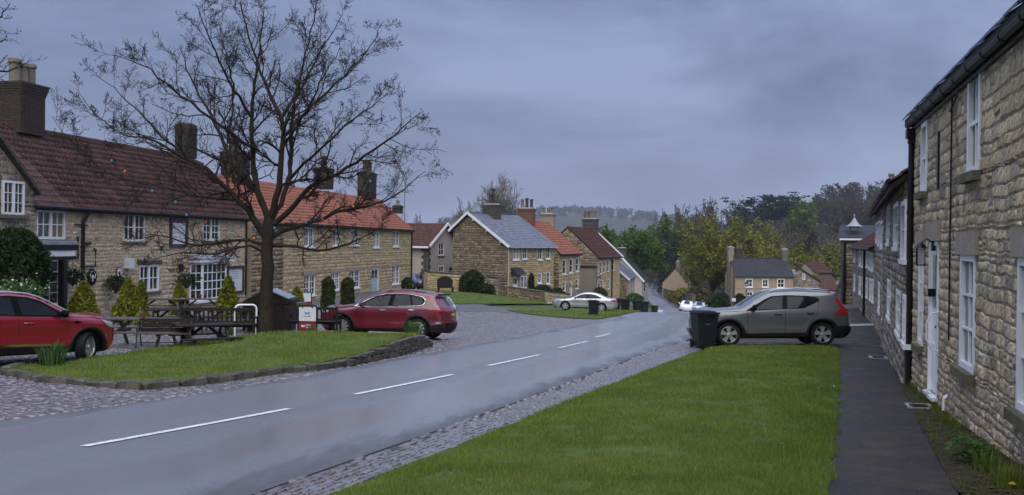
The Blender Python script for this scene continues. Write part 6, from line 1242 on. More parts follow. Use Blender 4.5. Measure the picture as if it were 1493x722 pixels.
def children_of(P, r, n, Lf, rng, t0=.25, ang=(.5,1.0), upb=.03, wob=.16, nseg=5, rf=.6, minr=.004, r1=.35, Lfull=None, drop=.45):
    out = []; S = np.r_[0, np.cumsum(np.linalg.norm(np.diff(P, axis=0), axis=1))]; Lp = Lfull or S[-1]
    for i in range(n):
        t = t0+(1-t0)*(i+rng.uniform(0,1))/n; s = t*S[-1]; k = min(len(P)-2, int(np.searchsorted(S, s))-1 if s > 0 else 0); k = max(k,0); f = (s-S[k])/(S[k+1]-S[k]+1e-9); p = P[k]+(P[k+1]-P[k])*f; T = P[k+1]-P[k]; T /= np.linalg.norm(T)+1e-9
        q = rng.normal(size=3); q -= q@T*T; q /= np.linalg.norm(q)+1e-9; a = rng.uniform(*ang); d = T*math.cos(a)+q*math.sin(a); L = Lp*Lf*rng.uniform(.6,1.25)*(1-drop*t); rr_ = max(minr, np.interp(s, S, r)*rf); out.append(grow_branch(p, d, L, rr_, rng, nseg, wob, upb, r1))
    return out
# ---------------------------------------------------------------- the big bare tree on the green
YT = 32.5
tb = gu(388, YT); tb.z = gtop(tb.x, tb.y)
tree = thing('bare_tree', 'large bare spreading tree with dark branches standing on the pub green', 'tree', tb)
def wp(u, v, dy=0): return np.array(pt(u, v, YT+dy)) - np.array(tb)
rt_ = np.random.default_rng(4)
def limb(pts, r0, r1): 
    P = np.array([wp(*p) for p in pts]); S = np.r_[0, np.cumsum(np.linalg.norm(np.diff(P,axis=0),axis=1))]; n = max(8, int(S[-1]/.35)); t = np.linspace(0,S[-1],n); Q = np.stack([np.interp(t,S,P[:,k]) for k in range(3)],1)
    for _ in range(2): Q[1:-1] = .25*Q[:-2]+.5*Q[1:-1]+.25*Q[2:]
    Q[1:-1] += rt_.normal(0,.028,(n-2,3)); return Q, np.linspace(r0, r1, n)**1.0
trunk = limb([(388,500),(388,480),(388,430),(389,380),(391,345),(392,318)], .235, .17); trunk[1][:2] *= 1.25
t_ = tubes('trunk', [trunk], 'bark', tree, 12)
LM = [
 ([(391,350),(372,318),(345,292),(320,262),(296,240),(262,228),(222,205),(180,182)], .125, .012, -1.0),
 ([(392,325),(385,292),(370,270),(352,262),(340,240),(325,205),(305,165),(280,120),(262,70)], .11, .012, .8),
 ([(393,325),(378,300),(372,262),(367,215),(366,170),(372,120),(378,70),(385,10)], .11, .012, .3),
 ([(393,322),(402,300),(408,262),(412,215),(413,168),(392,140),(376,100),(362,50),(350,0)], .12, .011, -.6),
 ([(412,170),(432,140),(440,95),(452,50),(462,0)], .06, .012, .6),
 ([(395,325),(410,300),(422,262),(424,215),(424,160),(442,120),(470,70),(500,20)], .09, .010, 1.2),
 ([(396,330),(420,312),(440,285),(468,262),(508,246),(545,218),(580,192),(612,165)], .10, .010, -1.2),
 ([(398,345),(420,335),(460,322),(505,305),(545,300),(580,285),(620,250)], .085, .010, 1.5),
 ([(398,358),(420,352),(438,362),(470,366),(500,360),(530,345),(560,330)], .06, .009, -.6),
 ([(390,358),(370,345),(340,350),(300,362),(262,352),(230,342),(190,350)], .06, .009, .8),
 ([(389,372),(370,352),(345,360),(310,372),(280,372),(250,365),(215,385)], .05, .008, -1.4),
 ([(345,292),(310,290),(270,282),(230,268),(180,262),(140,245)], .05, .008, 1.0),
 ([(367,215),(330,190),(290,160),(240,120),(205,90),(165,80)], .06, .008, -1.5),
 ([(296,240),(250,215),(215,175),(180,140),(140,110)], .05, .007, .6),
 ([(413,200),(440,170),(480,130),(515,100),(545,60),(560,30)], .06, .008, 1.0),
 ([(422,262),(450,232),(490,195),(530,160),(570,135)], .055, .008, -1.0),
 ([(412,215),(430,185),(455,150),(470,110),(495,70)], .05, .008, -2.2),
 ([(370,270),(345,225),(335,180),(342,130),(330,80),(312,30)], .055, .008, 2.2),
 ([(366,170),(340,130),(318,90),(300,40),(285,5)], .05, .008, -1.8),
 ([(222,205),(180,200),(140,170),(110,128)], .03, .006, .5),
 ([(180,262),(140,240),(110,215),(75,170)], .022, .006, -.5),
]
limbs = []; l2 = []; l3 = []; l4 = []
for pts, r0, r1, dy in LM:
    n = len(pts); P, r = limb([(u, v, dy*2.0*(i/(n-1))**1.1) for i, (u, v) in enumerate(pts)], r0, r1); limbs.append((P, r)); tubes('limb', [(P, r)], 'bark', tree, 6)
for P, r in limbs:
    Ln = np.linalg.norm(np.diff(P,axis=0),axis=1).sum(); l2 += children_of(P, r, int(7+Ln*1.3), .30, rt_, .16, (.5,1.1), .05, .17, 6, .52, .007, .4, Lfull=min(max(Ln,4),6.5), drop=.35)
for P, r in l2: l3 += children_of(P, r, 11, .46, rt_, .2, (.45,1.05), .05, .22, 5, .6, .006, .5)
for P, r in l3: l4 += children_of(P, r, 5, .5, rt_, .25, (.45,1.1), .06, .28, 3, .7, .005, .7)
for P, r in l2[:]: l4.append(None) if False else None
o = tubes('branches', l2, 'bark', tree, 5); o['kind'] = 'stuff'; tw_ = tubes('twigs', l3+l4, 'twig', tree, 3); tw_['kind'] = 'stuff'
tips = np.array([P[-1] for P, r in l4] + [P[-1] for P, r in l3] + [P[len(P)//2] for P, r in l4[::2]]); o = leaves('buds', tips, .042, 'twig', tree, 6); o['kind'] = 'stuff'
# festoon of coloured bulbs hung through the branches
fs = thing('festoon_lights', 'string of small coloured bulbs looped through the bare tree', 'light string', tb); fl_pts = [(163,232),(182,247),(222,276),(256,292),(272,311),(300,322),(338,333),(370,345),(400,330),(433,340),(446,322),(470,318),(492,290),(515,298),(540,262),(566,268)]
Pf = [wp(u,v,-.6) for u,v in fl_pts]; cbl = []
for a, b in zip(Pf[:-1], Pf[1:]):
    for k in range(6): t = k/6; q = a+(b-a)*t; q = q-np.array([0,0,.18*4*t*(1-t)]); cbl.append(q)
MB().tube([Vector(p) for p in cbl], .008, 4).build('cable', 'black_paint', fs)
for i, p in enumerate(Pf): MB().lathe(tuple(p-np.array([0,0,.11])), [(.012,0),(.042,.03),(.036,.07),(.02,.10)], 8).build('bulb', ['bulb_green','bulb_orange','bulb_blue','bulb_blue','bulb_blue','bulb_red'][i % 6], fs)
# neighbour tree reaching in at the top left
nb = gu(-150, 31); nt = thing('bare_tree', 'bare tree mostly outside the left edge with twigs reaching into the top corner', 'tree', nb)
def wq(u, v, Y): return np.array(pt(u,v,Y))-np.array(nb)
NLM = [([(-150,560,31),(-150,300,31),(-130,120,31)], .2, .12), ([(-130,180,31),(-80,130,30.5),(-20,105,30),(20,100,29.8),(40,92,29.6)], .07, .008), ([(-130,120,31),(-80,70,31),(-30,45,31),(0,25,31),(15,5,31)], .07, .01), ([(-80,130,30.5),(-40,80,30.5),(-5,62,30.2),(15,48,30)], .03, .006)]
nl = []
for pts, r0, r1 in NLM:
    P = np.array([wq(*p) for p in pts]); S = np.linspace(0,1,len(P)); t = np.linspace(0,1,14); Q = np.stack([np.interp(t,S,P[:,k]) for k in range(3)],1); Q[1:-1] += rt_.normal(0,.03,(12,3)); nl.append((Q, np.linspace(r0,r1,14)))
tubes('trunk', nl[:1], 'bark', nt, 8); o = tubes('branches', nl[1:], 'bark', nt, 5); o['kind'] = 'stuff'; n2 = []; n3 = []
for P, r in nl[1:]: n2 += children_of(P, r, 16, .2, rt_, .3, (.5,1.1), .06, .2, 5, .5, .006, .5)
for P, r in n2: n3 += children_of(P, r, 6, .5, rt_, .2, (.5,1.1), .05, .25, 4, .7, .0045, .6)
o = tubes('twigs', n2+n3, 'twig', nt, 3); o['kind'] = 'stuff'; o = leaves('buds', np.array([P[-1] for P, r in n3]+[P[-2] for P, r in n3]), .045, 'twig', nt, 8); o['kind'] = 'stuff'
# ---------------------------------------------------------------- leafy and bare trees of the valley
def big_tree(name, label, u, Y, vtop, vbase, wpx, leaf, nleaf, lsize, seed, trunk_r=.4, bare=False, group=None, bark='bark', lv=(9,7,5), upb=.08, ang=(.5,1.05), fork=.22, spread=.34, squash=1.0):
    rng = np.random.default_rng(seed); g_ = gu(u, Y); top = pt(u, vtop, Y).z; 
    if vbase: g_.z = min(g_.z, g_.z)
    H = top-g_.z; Wm = wpx/F*Y; root = thing(name, label, 'tree', g_, 0, group)
    tr, trr = grow_branch((0,0,-.5), (0,0,1), H*.34, trunk_r, rng, 8, .05, .1, .55); L1 = []
    L1 = children_of(tr, trr, lv[0]+2, .66, rng, .5, (.08,1.1) if not bare else (.08,.85), upb*.6, .10, 7, .55, .03, .22, Lfull=H*.92, drop=.0); L1.append(grow_branch(tr[-1], (rng.normal(0,.2),rng.normal(0,.2),1), H*.62, trr[-1]*.8, rng, 7, .10, .1))
    L2 = []; L3 = []
    wb_ = .09 if bare else .16
    for P, r in L1: L2 += children_of(P, r, lv[1], .48, rng, .25, (.4,1.0), .05, wb_, 5, .6, .018, .4)
    for P, r in L2: L3 += children_of(P, r, lv[2], .5, rng, .2, (.4,1.0), .05, wb_, 3, .6, .010, .5)
    allp = L1+L2+L3; A = np.concatenate([p for p, r in allp]); hw_ = np.percentile(np.abs(A[:,0]), 98.5); sx = Wm/2/hw_; zt = A[:,2].max(); sz = H/zt
    def fit(Pr): P, r = Pr; Q = P.copy(); Q[:,:2] *= sx; Q[:,2] *= sz; return Q, r
    tubes('trunk', [fit((tr,trr))]+[fit(x) for x in L1], bark, root, 6)
    rmin = .00035*Y
    if bare:
        for P, r in list(L3): L3 += children_of(P, r, 3, .7, rng, .25, (.4,.9), .08, .1, 3, .7, .008, .6)
    fine = [fit(x) for x in L2+L3]; fine = [(P, np.maximum(r, rmin*(.42 if bare else .55))) for P, r in fine]; o = tubes('branches', fine, bark if not bare else leaf, root, 3); o['kind'] = 'stuff'
    if nleaf:
        B = [fit(x)[0] for x in L3] + [fit(x)[0][2:] for x in L2]; B = np.concatenate(B); C = B[rng.integers(0, len(B), nleaf)] + rng.normal(0, 1, (nleaf,3))*H*.022; o = leaves('crown', C, lsize, leaf, root, seed)
    return root
big_tree('sycamore_tree', 'broad fresh green tree beyond the last stone house left of the lane', 922, 178, 318, 420, 128, 'leaf_green', 17000, .62, 31, .5, lv=(13,9,6), fork=.14)
big_tree('sycamore_tree', 'green tree closing the view beyond the far bend of the lane', 948, 470, 330, 418, 90, 'leaf_green', 9000, 1.6, 32, .5, lv=(12,8,5), fork=.12)
big_tree('sycamore_tree', 'green tree behind the outbuilding roof left of the broad one', 893, 215, 330, 420, 66, 'leaf_green', 7000, .75, 36, .4, lv=(10,8,5))
big_tree('sycamore_tree', 'dull green tree filling the gap between the lane end and the large olive tree', 982, 330, 338, 420, 70, 'leaf_bush', 7000, 1.2, 37, .4, lv=(10,8,5))
big_tree('maple_tree', 'large olive green tree in early leaf right of the lane', 1038, 178, 313, 440, 112, 'leaf_olive', 30000, .46, 33, .55, lv=(22,10,6), fork=.12)
big_tree('maple_tree', 'olive tree behind the large one above the roadside wall', 1016, 225, 342, 432, 52, 'leaf_olive', 5000, .6, 34, .4, lv=(11,8,5), fork=.1)
ty = [(1075,205,362,48,'leaf_yellow',4200,'low yellow green tree just behind the left chimney of the tan house'),(1112,215,356,52,'leaf_yellow',4600,'golden yellow tree rising over the ridge of the tan house'),(1150,225,358,56,'leaf_olive',4600,'olive tree behind the right chimney of the tan house'),(1185,240,362,56,'leaf_olive',4400,'olive tree above the stone gable house'),(1122,290,321,62,'leaf_olive',5200,'round topped olive tree halfway up the slope'),(1088,270,330,48,'leaf_yellow',4000,'pale yellow tree between the big olive tree and the slope'),(1172,300,332,58,'leaf_brownish',4200,'brownish budding tree on the slope right of the round one'),(1208,250,352,50,'leaf_olive',4200,'olive tree left of the cupola building'),(1160,205,372,44,'leaf_yellow',3600,'short yellow green tree behind the stone gable')]
for i, (u,Y,vt,w,lf,n,lb) in enumerate(ty): big_tree('valley_tree', lb, u, Y, vt, None, w, lf, n, .0030*Y, 50+i, .3, lv=(10,7,4), fork=.1)
big_tree('bright_tree', 'bright spring green tree standing out high on the wooded hill', 1172, 455, 289, None, 46, 'leaf_bright', 5200, 1.7, 71, .4, lv=(10,7,4), fork=.08)
big_tree('bare_poplar', 'tall pale bare tree rising behind the slate roofed cottage', 735, 165, 253, None, 118, 'bare_wood', 0, .4, 72, .45, bare=True, bark='bare_wood', lv=(30,14,10), upb=.12, ang=(.4,.9), fork=.42)
big_tree('bare_tree', 'smaller pale bare tree left of the tall one behind the slate cottage', 688, 190, 290, None, 46, 'bare_wood', 0, .4, 73, .3, bare=True, bark='bare_wood', lv=(11,8,6), upb=.14, ang=(.35,.8), fork=.12)
for i, (u,Y,vt,w) in enumerate([(560,150,308,60),(612,160,313,50),(655,170,316,46),(20,120,330,40)][:3]): big_tree('bare_tree', ['bare tree top showing over the red roofed cottages','low bare tree behind the rendered cottage roof','bare tree between the rendered cottage and the slate gable'][i], u, Y, vt, None, w, 'bare_wood', 0, .45, 80+i, .25, bare=True, bark='bare_wood', lv=(10,7,5), upb=.1)
for i, (u,Y,vt,w) in enumerate([(985,430,297,36),(1010,440,292,40),(1035,450,290,40),(1060,450,292,40),(965,400,305,36),(1215,500,283,44),(1245,480,272,52),(1275,470,268,50),(1300,460,270,40)]):
    big_tree('bare_tree', ['bare tree on the hill crest left of centre','bare crest tree right of the leftmost one','bare crest tree third along from the left','bare crest tree nearest the pines','bare tree low at the left end of the crest','bare tree right of the bright green one','tall bare tree above the cupola','tall bare tree right of the cupola on the skyline','tall bare tree just left of the stone house eaves'][i], u, Y, vt, None, w*1.25, 'wood_haze', 900, 1.0, 90+i, .3, bare=True, bark='bare_dark', lv=(11,8,6), upb=.14, ang=(.3,.8), fork=.1)
def pine(u, Y, vt, w, seed, label):
    rng = np.random.default_rng(seed); g_ = gu(u, Y); H = pt(u,vt,Y).z-g_.z; root = thing('pine_tree', label, 'tree', g_, 0, 'dark pines on the skyline'); P, r = grow_branch((0,0,-.5),(0,0,1),H*.95,.3,rng,8,.05,.05,.5); br = children_of(P, r, 12, .28, rng, .6, (.9,1.4), .03, .12, 4, .5, .05, .4, drop=.1); tubes('trunk', [(P,r)]+br, 'bare_dark', root, 5)
    C = np.concatenate([b[0][2:] for b in br]); C = C[rng.integers(0,len(C),900)]+rng.normal(0,1,(900,3))*np.array([w,w,.6])*.30; leaves('crown', C, 1.05, 'leaf_pine', root, seed, flat=.3)
for i, (u, vt) in enumerate([(1105,284),(1116,283),(1128,285),(1141,284),(1153,283),(1092,293),(1083,297)]): pine(u, 440, vt, 4.2, 120+i, ['leftmost tall pine of the dark clump','second pine of the dark clump','middle pine of the dark clump','fourth pine of the dark clump','right pine of the dark clump','low pine at the left foot of the clump','lowest outlying pine left of the clump'][i])
cn_ = gu(970, 300); ct = thing('conifer_tree', 'small dark pointed conifer between the green and olive trees', 'tree', cn_); H = pt(970,314,300).z-cn_.z; rng = np.random.default_rng(130); tt = rng.uniform(0,1,2200); C = np.stack([rng.normal(0,1,2200)*2.6*(1-tt)*.6, rng.normal(0,1,2200)*2.6*(1-tt)*.6, H*(.05+.95*tt)],1); leaves('crown', C, .9, 'leaf_pine', ct, 131); MB().tube([(0,0,-.5),(0,0,H*.9)], [.3,.05], 6).build('trunk', 'bare_dark', ct)
# the wooded hill reads as one mass; so do the low scrub and the far belt
def wood(name, label, regions, n, hrange, m, seed, per, ls, kinds=None):
    rng = np.random.default_rng(seed); Cs = []; tp = []
    for (u0,u1,Y0,Y1), k in zip(regions, n):
        u = rng.uniform(u0,u1,k); Y = rng.uniform(Y0,Y1,k); X = (u-UC)/F*Y; Z = GZ(X, Y); h = rng.uniform(*hrange, k)
        for x,y,z,hh in zip(X,Y,Z,h):
            q = rng.normal(0,1,(per,3)); q /= np.linalg.norm(q,axis=1)[:,None]; rad = rng.uniform(.35,1,per)**.5; c = q*rad[:,None]*np.array([hh*.30,hh*.30,hh*.42])*rng.uniform(.85,1.15,3)+np.array([x,y,z+hh*.58]); Cs.append(c); tp.append((np.array([(x,y,z-.5),(x+rng.normal(0,.2),y,z+hh*.45),(x+rng.normal(0,.4),y,z+hh*.9)]), np.array([hh*.018,hh*.014,hh*.005])))
            for _ in range(5): b0 = np.array((x,y,z+hh*rng.uniform(.25,.6))); tp.append((np.array([b0, b0+rng.normal(0,1,3)*hh*np.array([.14,.14,.05])+np.array([0,0,hh*.2]), b0+rng.normal(0,1,3)*hh*np.array([.2,.2,.05])+np.array([0,0,hh*.36])]), np.array([.012,.009,.006])*hh*.55))
    root = thing(name, label, 'wood', (0,0,0)); root['kind'] = 'stuff'
    o = leaves('crown', np.concatenate(Cs), ls, m, root, seed); o['kind'] = 'stuff'; o = tubes('trunks', tp, 'bare_dark', root, 3); o['kind'] = 'stuff'; return root
leafm('wood_haze_dark', (.036,.034,.030), (.055,.05,.042), .3); leafm('wood_far', (.05,.052,.05), (.065,.065,.06), .3)
wood('bare_wood', 'dense bare brown wood covering the hillside behind the valley', [(960,1330,430,560),(1100,1340,330,430),(880,1000,420,560)], [330,130,90], (7.5,11.5), 'wood_haze', 140, 130, 1.25)
wood('dark_wood', 'darker evergreen wood under the skyline on the right', [(1190,1340,470,640)], [90], (10,15), 'wood_haze_dark', 141, 150, 1.5)
wood('far_wood', 'far belt of bare trees along the skyline left of the hill', [(540,980,620,900)], [150], (10,15), 'wood_far', 142, 90, 2.0)
wood('olive_scrub', 'olive green trees filling the slope below the wood', [(1060,1240,250,350),(985,1080,280,400)], [60,34], (6,10), 'leaf_brownish', 143, 260, .9)
wood('ridge_wood', 'blue far ridge wood on the horizon', [(640,1010,2300,3000)], [260], (16,24), 'wood_far', 144, 40, 7.0)
# ---------------------------------------------------------------- shrubs
def shrub(name, label, u, Y, wpx, hpx, leaf, n, ls, seed, shape='cone', cat='shrub', group=None, pot=None, X=None, vbase=None):
    g_ = gu(u, Y) if X is None else Vector((X, Y, gz(X,Y)))
    if vbase: g_.z = pt(u, vbase, Y).z
    rng = np.random.default_rng(seed); w = wpx/F*Y/2; h = hpx/F*Y; root = thing(name, label, cat, g_, rng.uniform(0,6), group); t = rng.uniform(0,1,n); a = rng.uniform(0,2*np.pi,n); rr_ = rng.uniform(.55,1.0,n)
    if shape == 'cone': R_ = w*1.12*(1-t)**.6*np.minimum(1,(t+.10)*6)**.5
    elif shape == 'column': R_ = w*np.minimum(1, (1-t)*6)**.5*(1-.12*t)
    else: t = t**.8; R_ = w*np.sqrt(np.maximum(.02,1-(2*t-1)**2*.95))
    lump = 1+.10*np.sin(a*3+t*9+seed)+.08*np.sin(a*7-t*17); R_ = R_*rr_*lump; C = np.stack([R_*np.cos(a), R_*np.sin(a), h*t],1); leaves('foliage', C, ls, leaf, root, seed, aspect=1.25)
    MB().tube([(0,0,-.15),(0,0,h*.8)], [.05,.02], 6).build('stem', 'bark', root)
    nv = 10; core = MB(); core.lathe((0,0,0), [(w*.5*(1 if shape!='cone' else 1),h*.04),(w*(.66 if shape!='cone' else .62),h*.3),(w*(.62 if shape!='cone' else .36),h*.65),(w*(.3 if shape!='cone' else .1),h*.88)], nv); core.build('inner_foliage', leaf, root)
    return root
cs = [(122,36.2,46,56,'leaf_conifer',3600,'golden conifer nearest the porch behind the bright red car'),(188,35.5,46,64,'leaf_conifer',3800,'golden conifer behind the left picnic table'),(206,37.5,24,58,'leaf_conifer',1700,'slim golden conifer tucked behind the wider one'),(262,42,30,44,'leaf_conifer',2200,'small golden conifer left of the bay window'),(333,40.5,36,64,'leaf_conifer',2600,'loose tall golden conifer right of the bay window'),(433,48,28,40,'leaf_conifer',2000,'golden conifer by the first lower window of the red roofed cottages')]
for i, (u,Y,w,h,lf,n,lb) in enumerate(cs): shrub('conifer', lb, u, Y, w, h, lf, n, .14, 200+i, 'cone', group='golden conifers along the inn front')
for i, (u,Y,w,h,lb) in enumerate([(478.5,57,20,44,'clipped dark column of yew left of the two before the red roofed cottages'),(507,61,20,40,'clipped dark column of yew right of the two before the red roofed cottages')]): shrub('clipped_yew', lb, u, Y, w, h, 'leaf_topiary', 4200, .13, 220+i, 'column')
shrub('clipped_yew', 'rounded clipped yew at the far end of the red roofed cottages', 594, 80, 17, 22, 'leaf_topiary', 1800, .17, 223, 'round'); shrub('clipped_yew', 'narrow clipped yew at the end of the tall garden wall', 674.5, 90, 9, 25, 'leaf_topiary', 1500, .2, 224, 'column'); shrub('hedge_bush', 'big dark rounded bush beside the slate cottage gable', 689, 92.5, 34, 33, 'leaf_bush', 4200, .26, 225, 'round'); shrub('hedge_bush', 'low dark spreading bush at the foot of the slate cottage gable', 706, 92, 30, 16, 'leaf_bush', 2200, .24, 226, 'round')
shrub('climber', 'tall thin climber on the front of the slate cottage', 775, 96.3, 9, 38, 'leaf_bush', 1100, .2, 227, 'column', 'climbing plant')
for i,(u,Y,w,h,lb) in enumerate([(792,96,30,22,'dark hedge behind the low wall left of the silver car'),(812,98,24,20,'dark hedge continuing behind the silver car roof')]): shrub('hedge_bush', lb, u, Y, w, h, 'leaf_bush', 2600, .25, 228+i, 'round')
shrub('hedge_bush', 'grey green round bush by the outbuilding at the lane corner', 925, 112, 28, 22, 'leaf_fresh', 2600, .28, 231, 'round'); shrub('climber', 'yellow green climber on the front of the brown roofed house', 875, 116, 22, 22, 'leaf_brownish', 1500, .25, 232, 'round', 'climbing plant')
for i,(u,Y,w,h,lb) in enumerate([(1052,150,26,26,'dark clipped hedge left of the tan house'),(1079,152,18,24,'dark clipped hedge before the left window of the tan house'),(1040,148,20,18,'low grey green bush by the road dip')]): shrub('hedge_bush', lb, u, Y, w, h, 'leaf_dark', 2200, .4, 235+i, 'round')
for i,(u,Y,w,h,lf,lb) in enumerate([(1165,158,36,16,'leaf_bush','low dark bushes under the stone gable house'),(985,200,26,16,'leaf_olive','olive bush on the bank of the roadside wall'),(1000,175,40,26,'leaf_olive','dull olive bush above the roadside wall'),(1018,165,40,30,'leaf_brownish','brownish bush between wall and hedge')]): shrub('hedge_bush', lb, u, Y, w, h, lf, 2000, .45, 240+i, 'round')
shrub('holly_bush', 'tall dark evergreen bush hiding the left of the inn porch', 22, 33.4, 92, 118, 'leaf_bush', 11000, .16, 250, 'round', vbase=452)
def tuft(name, label, u, v, h, n, spread, m, seed, cat='plant', w=.02, arch=.5, onGreen=False, P=None):
    g_ = P or gp(u, v)
    if onGreen: g_.z = gtop(g_.x, g_.y)
    rng = np.random.default_rng(seed); root = thing(name, label, cat, g_); V = []; Fc = []
    for i in range(n):
        a = rng.uniform(0,2*math.pi); b = rng.uniform(0,spread); p = np.array([b*math.cos(a)*.6, b*math.sin(a)*.6, -.02]); d = np.array([math.cos(a+rng.normal(0,.6)), math.sin(a+rng.normal(0,.6)), 0]); hh = h*rng.uniform(.55,1.15); s = np.array([-d[1],d[0],0])*w*rng.uniform(.6,1.3); l = rng.uniform(.1,arch)*hh; k = len(V)
        V += [p-s/2, p+s/2, p+d*l*.35+s/2+[0,0,hh*.6], p+d*l*.35-s/2+[0,0,hh*.6], p+d*l+[0,0,hh*(1-.25*l/hh)]]; Fc += [[k,k+1,k+2,k+3],[k+3,k+2,k+4]]
    mesh_obj('blades', V, Fc, m, root); return root
tuft('daffodil_clump', 'leafy green clump of bulbs at the left end of the pub green', 76, 541, .50, 170, .42, 'leaf_fresh', 300, w=.028, onGreen=True); tuft('daffodil_clump', 'leafy green clump at the end of the retaining wall by the red SUV', 602, 499, .62, 190, .42, 'leaf_fresh', 301, w=.028, onGreen=True); tuft('daffodil_clump', 'small clump of bulbs before the pub board sign', 455, 502, .36, 60, .2, 'leaf_fresh', 302, onGreen=True); tuft('daffodil_clump', 'few bulb leaves right of the bench on the green', 497, 497, .30, 46, .2, 'leaf_fresh', 303, onGreen=True); tuft('daffodil_clump', 'bulb leaves pushing up behind the slatted bench', 335, 496, .5, 60, .3, 'leaf_fresh', 304, onGreen=True)
# plants at the foot of the near wall
lp = gp(1411, 676); lpt = thing('leafy_plant', 'broad leaved green plant growing at the foot of the near stone wall', 'plant', lp); rng = np.random.default_rng(310)
lv0 = None
for i in range(110):
    a = rng.uniform(0,2*math.pi); r_ = abs(rng.normal(0,.11))+.02; z = .06+rng.uniform(0,.19)*(1-r_*1.6); L = rng.uniform(.06,.10); 
    if lv0 is None: lv0 = mesh_obj('leaf', [(0,0,0),(.3,.22,.08),(.75,.20,.06),(1,0,-.06),(.75,-.20,.06),(.3,-.22,.08),(.5,0,.0)], [[0,1,6],[1,2,6],[2,3,6],[3,4,6],[4,5,6],[5,0,6]], 'leaf_fresh', lpt); o = lv0
    else: o = bpy.data.objects.new('leaf', lv0.data); link(o, lpt)
    o.location = (r_*math.cos(a), r_*math.sin(a), max(.03,z)); o.rotation_euler = (rng.uniform(-.4,.4), rng.uniform(-.7,.3), a+rng.normal(0,.5)); o.scale = (L,L,L)
for i in range(5): MB().tube([(0,0,-.02),(rng.normal(0,.05),rng.normal(0,.05),.2)], .004, 4).build('stem', 'leaf_fresh', lpt)
for k,(u,v,pp,lb) in enumerate([(1449,647,(1446,680),'single yellow dandelion beside the leafy plant'),(1475,706,(1472,720),'yellow dandelion lowest at the right corner')]):
    q = pt(u, v, gp(*pp).y); gq = Vector((q.x, q.y, gz(q.x,q.y))); d = thing('dandelion', lb, 'flower', gq); hh = q.z-gq.z; MB().tube([(0,0,0),(.005,0,hh)], .003, 4).build('stem', 'leaf_fresh', d); V=[]; Fc=[]
    for r__, zz, nn in ((.028,0,16),(.019,.008,12),(.010,.013,8)):
        for i in range(nn): a = 2*math.pi*i/nn; b = len(V); V += [(.005,0,hh+zz),(.005+r__*math.cos(a-.16),r__*math.sin(a-.16),hh+zz+.004),(.005+r__*math.cos(a+.16),r__*math.sin(a+.16),hh+zz+.004)]; Fc.append([b,b+1,b+2])
    mesh_obj('petals', V, Fc, 'petal_yellow', d)
wt = [(1488,712),(1470,700),(1455,690),(1440,676),(1425,660),(1405,640),(1395,625),(1378,612),(1368,600),(1355,588),(1348,580),(1335,572),(1330,570),(1365,590),(1386,622),(1436,690),(1462,712)]
for i,(u,v) in enumerate(wt):
    b_ = tuft('weed_tuft', 'tuft of grass and weeds along the foot of the near wall', u, v, rng.uniform(.10,.24), 70, rng.uniform(.12,.22), 'blade', 320+i, w=.009); b_['group'] = 'weeds at the foot of the near wall'
# ================================================================ PUB FURNITURE
def picnic_table(label, u, Y, rz, L=1.75, m='wood_grey', green=False, group='picnic tables in front of the inn', sink=0):
    g_ = gu(u, Y); 
    if green: g_.z = gtop(g_.x, g_.y)
    t = thing('picnic_table', label, 'table', g_-Vector((0,0,sink)), rz, group)
    for i in range(5): MB().box((0,-.30+.15*i,.745),(L,.138,.036)).build('plank', m, t)
    for s in (-1,1):
        for k in range(2): MB().box((0,s*(.66+.13*k),.44),(L,.12,.034)).build('bench_plank', m, t)
    for s in (-1,1):
        x = s*(L/2-.28); f = MB(); f.bar((x,-.72,0),(x,-.20,.725),.045,.10); f.bar((x,.72,0),(x,.20,.725),.045,.10); f.build('leg', m, t); f = MB(); f.box((x+.046,0,.40),(.04,1.56,.09)); f.box((x+.046,0,.69),(.04,.70,.08)); f.build('crossbar', m, t); MB().bar((x-s*.02,0,.40),(x-s*.42,0,.72),.04,.07).build('brace', m, t)
    return t
tables = [('weathered picnic table with a terracotta pot nearest the bright red car',207,26.6,-.03,1.9,'wood_grey',0),('low picnic table on the grass beside the iron armed bench',300,25.6,.55,1.5,'wood_dark',.05),('picnic table by the inn wall under the two light casement window',236,40,.20,1.9,'wood_grey',0),('picnic table right in front of the bay window',296,42,.20,1.9,'wood_grey',0),('dark picnic table in the middle of the group',258,32.5,.1,1.9,'wood_dark',0),('picnic table half hidden by the slatted bench',336,34.5,.1,1.9,'wood_grey',0),('picnic table under the notice board',357,46.5,.2,1.8,'wood_grey',0),('picnic table right of the dark timber store',420,43,.2,1.6,'wood_grey',0)]
for lb,u,Y,rz,L,m,sk in tables: tt = picnic_table(lb,u,Y,rz,L,m,sink=sk)
for i,(u,Y,lb) in enumerate([(208.5,26.6,'small terracotta pot on the nearest picnic table'),(214,39.7,'small terracotta pot on the picnic table by the casement window'),(292,41.9,'dark red pot on the picnic table before the bay'),(290,32.4,'terracotta pot on the middle picnic table')]):
    g_ = gu(u,Y); p = MB(); p.lathe((0,0,0), [(.05,0),(.075,.12),(.085,.12),(.085,.15),(.06,.15)], 12); o = p.build('plant_pot', 'pot_red', None, smooth=True); o.location = g_+Vector((0,0,.765)); tag(o, lb, 'pot')
    MB().lathe((0,0,.14), [(.05,0),(.045,.03),(.01,.06)], 8).build('plant', 'leaf_brownish', o)
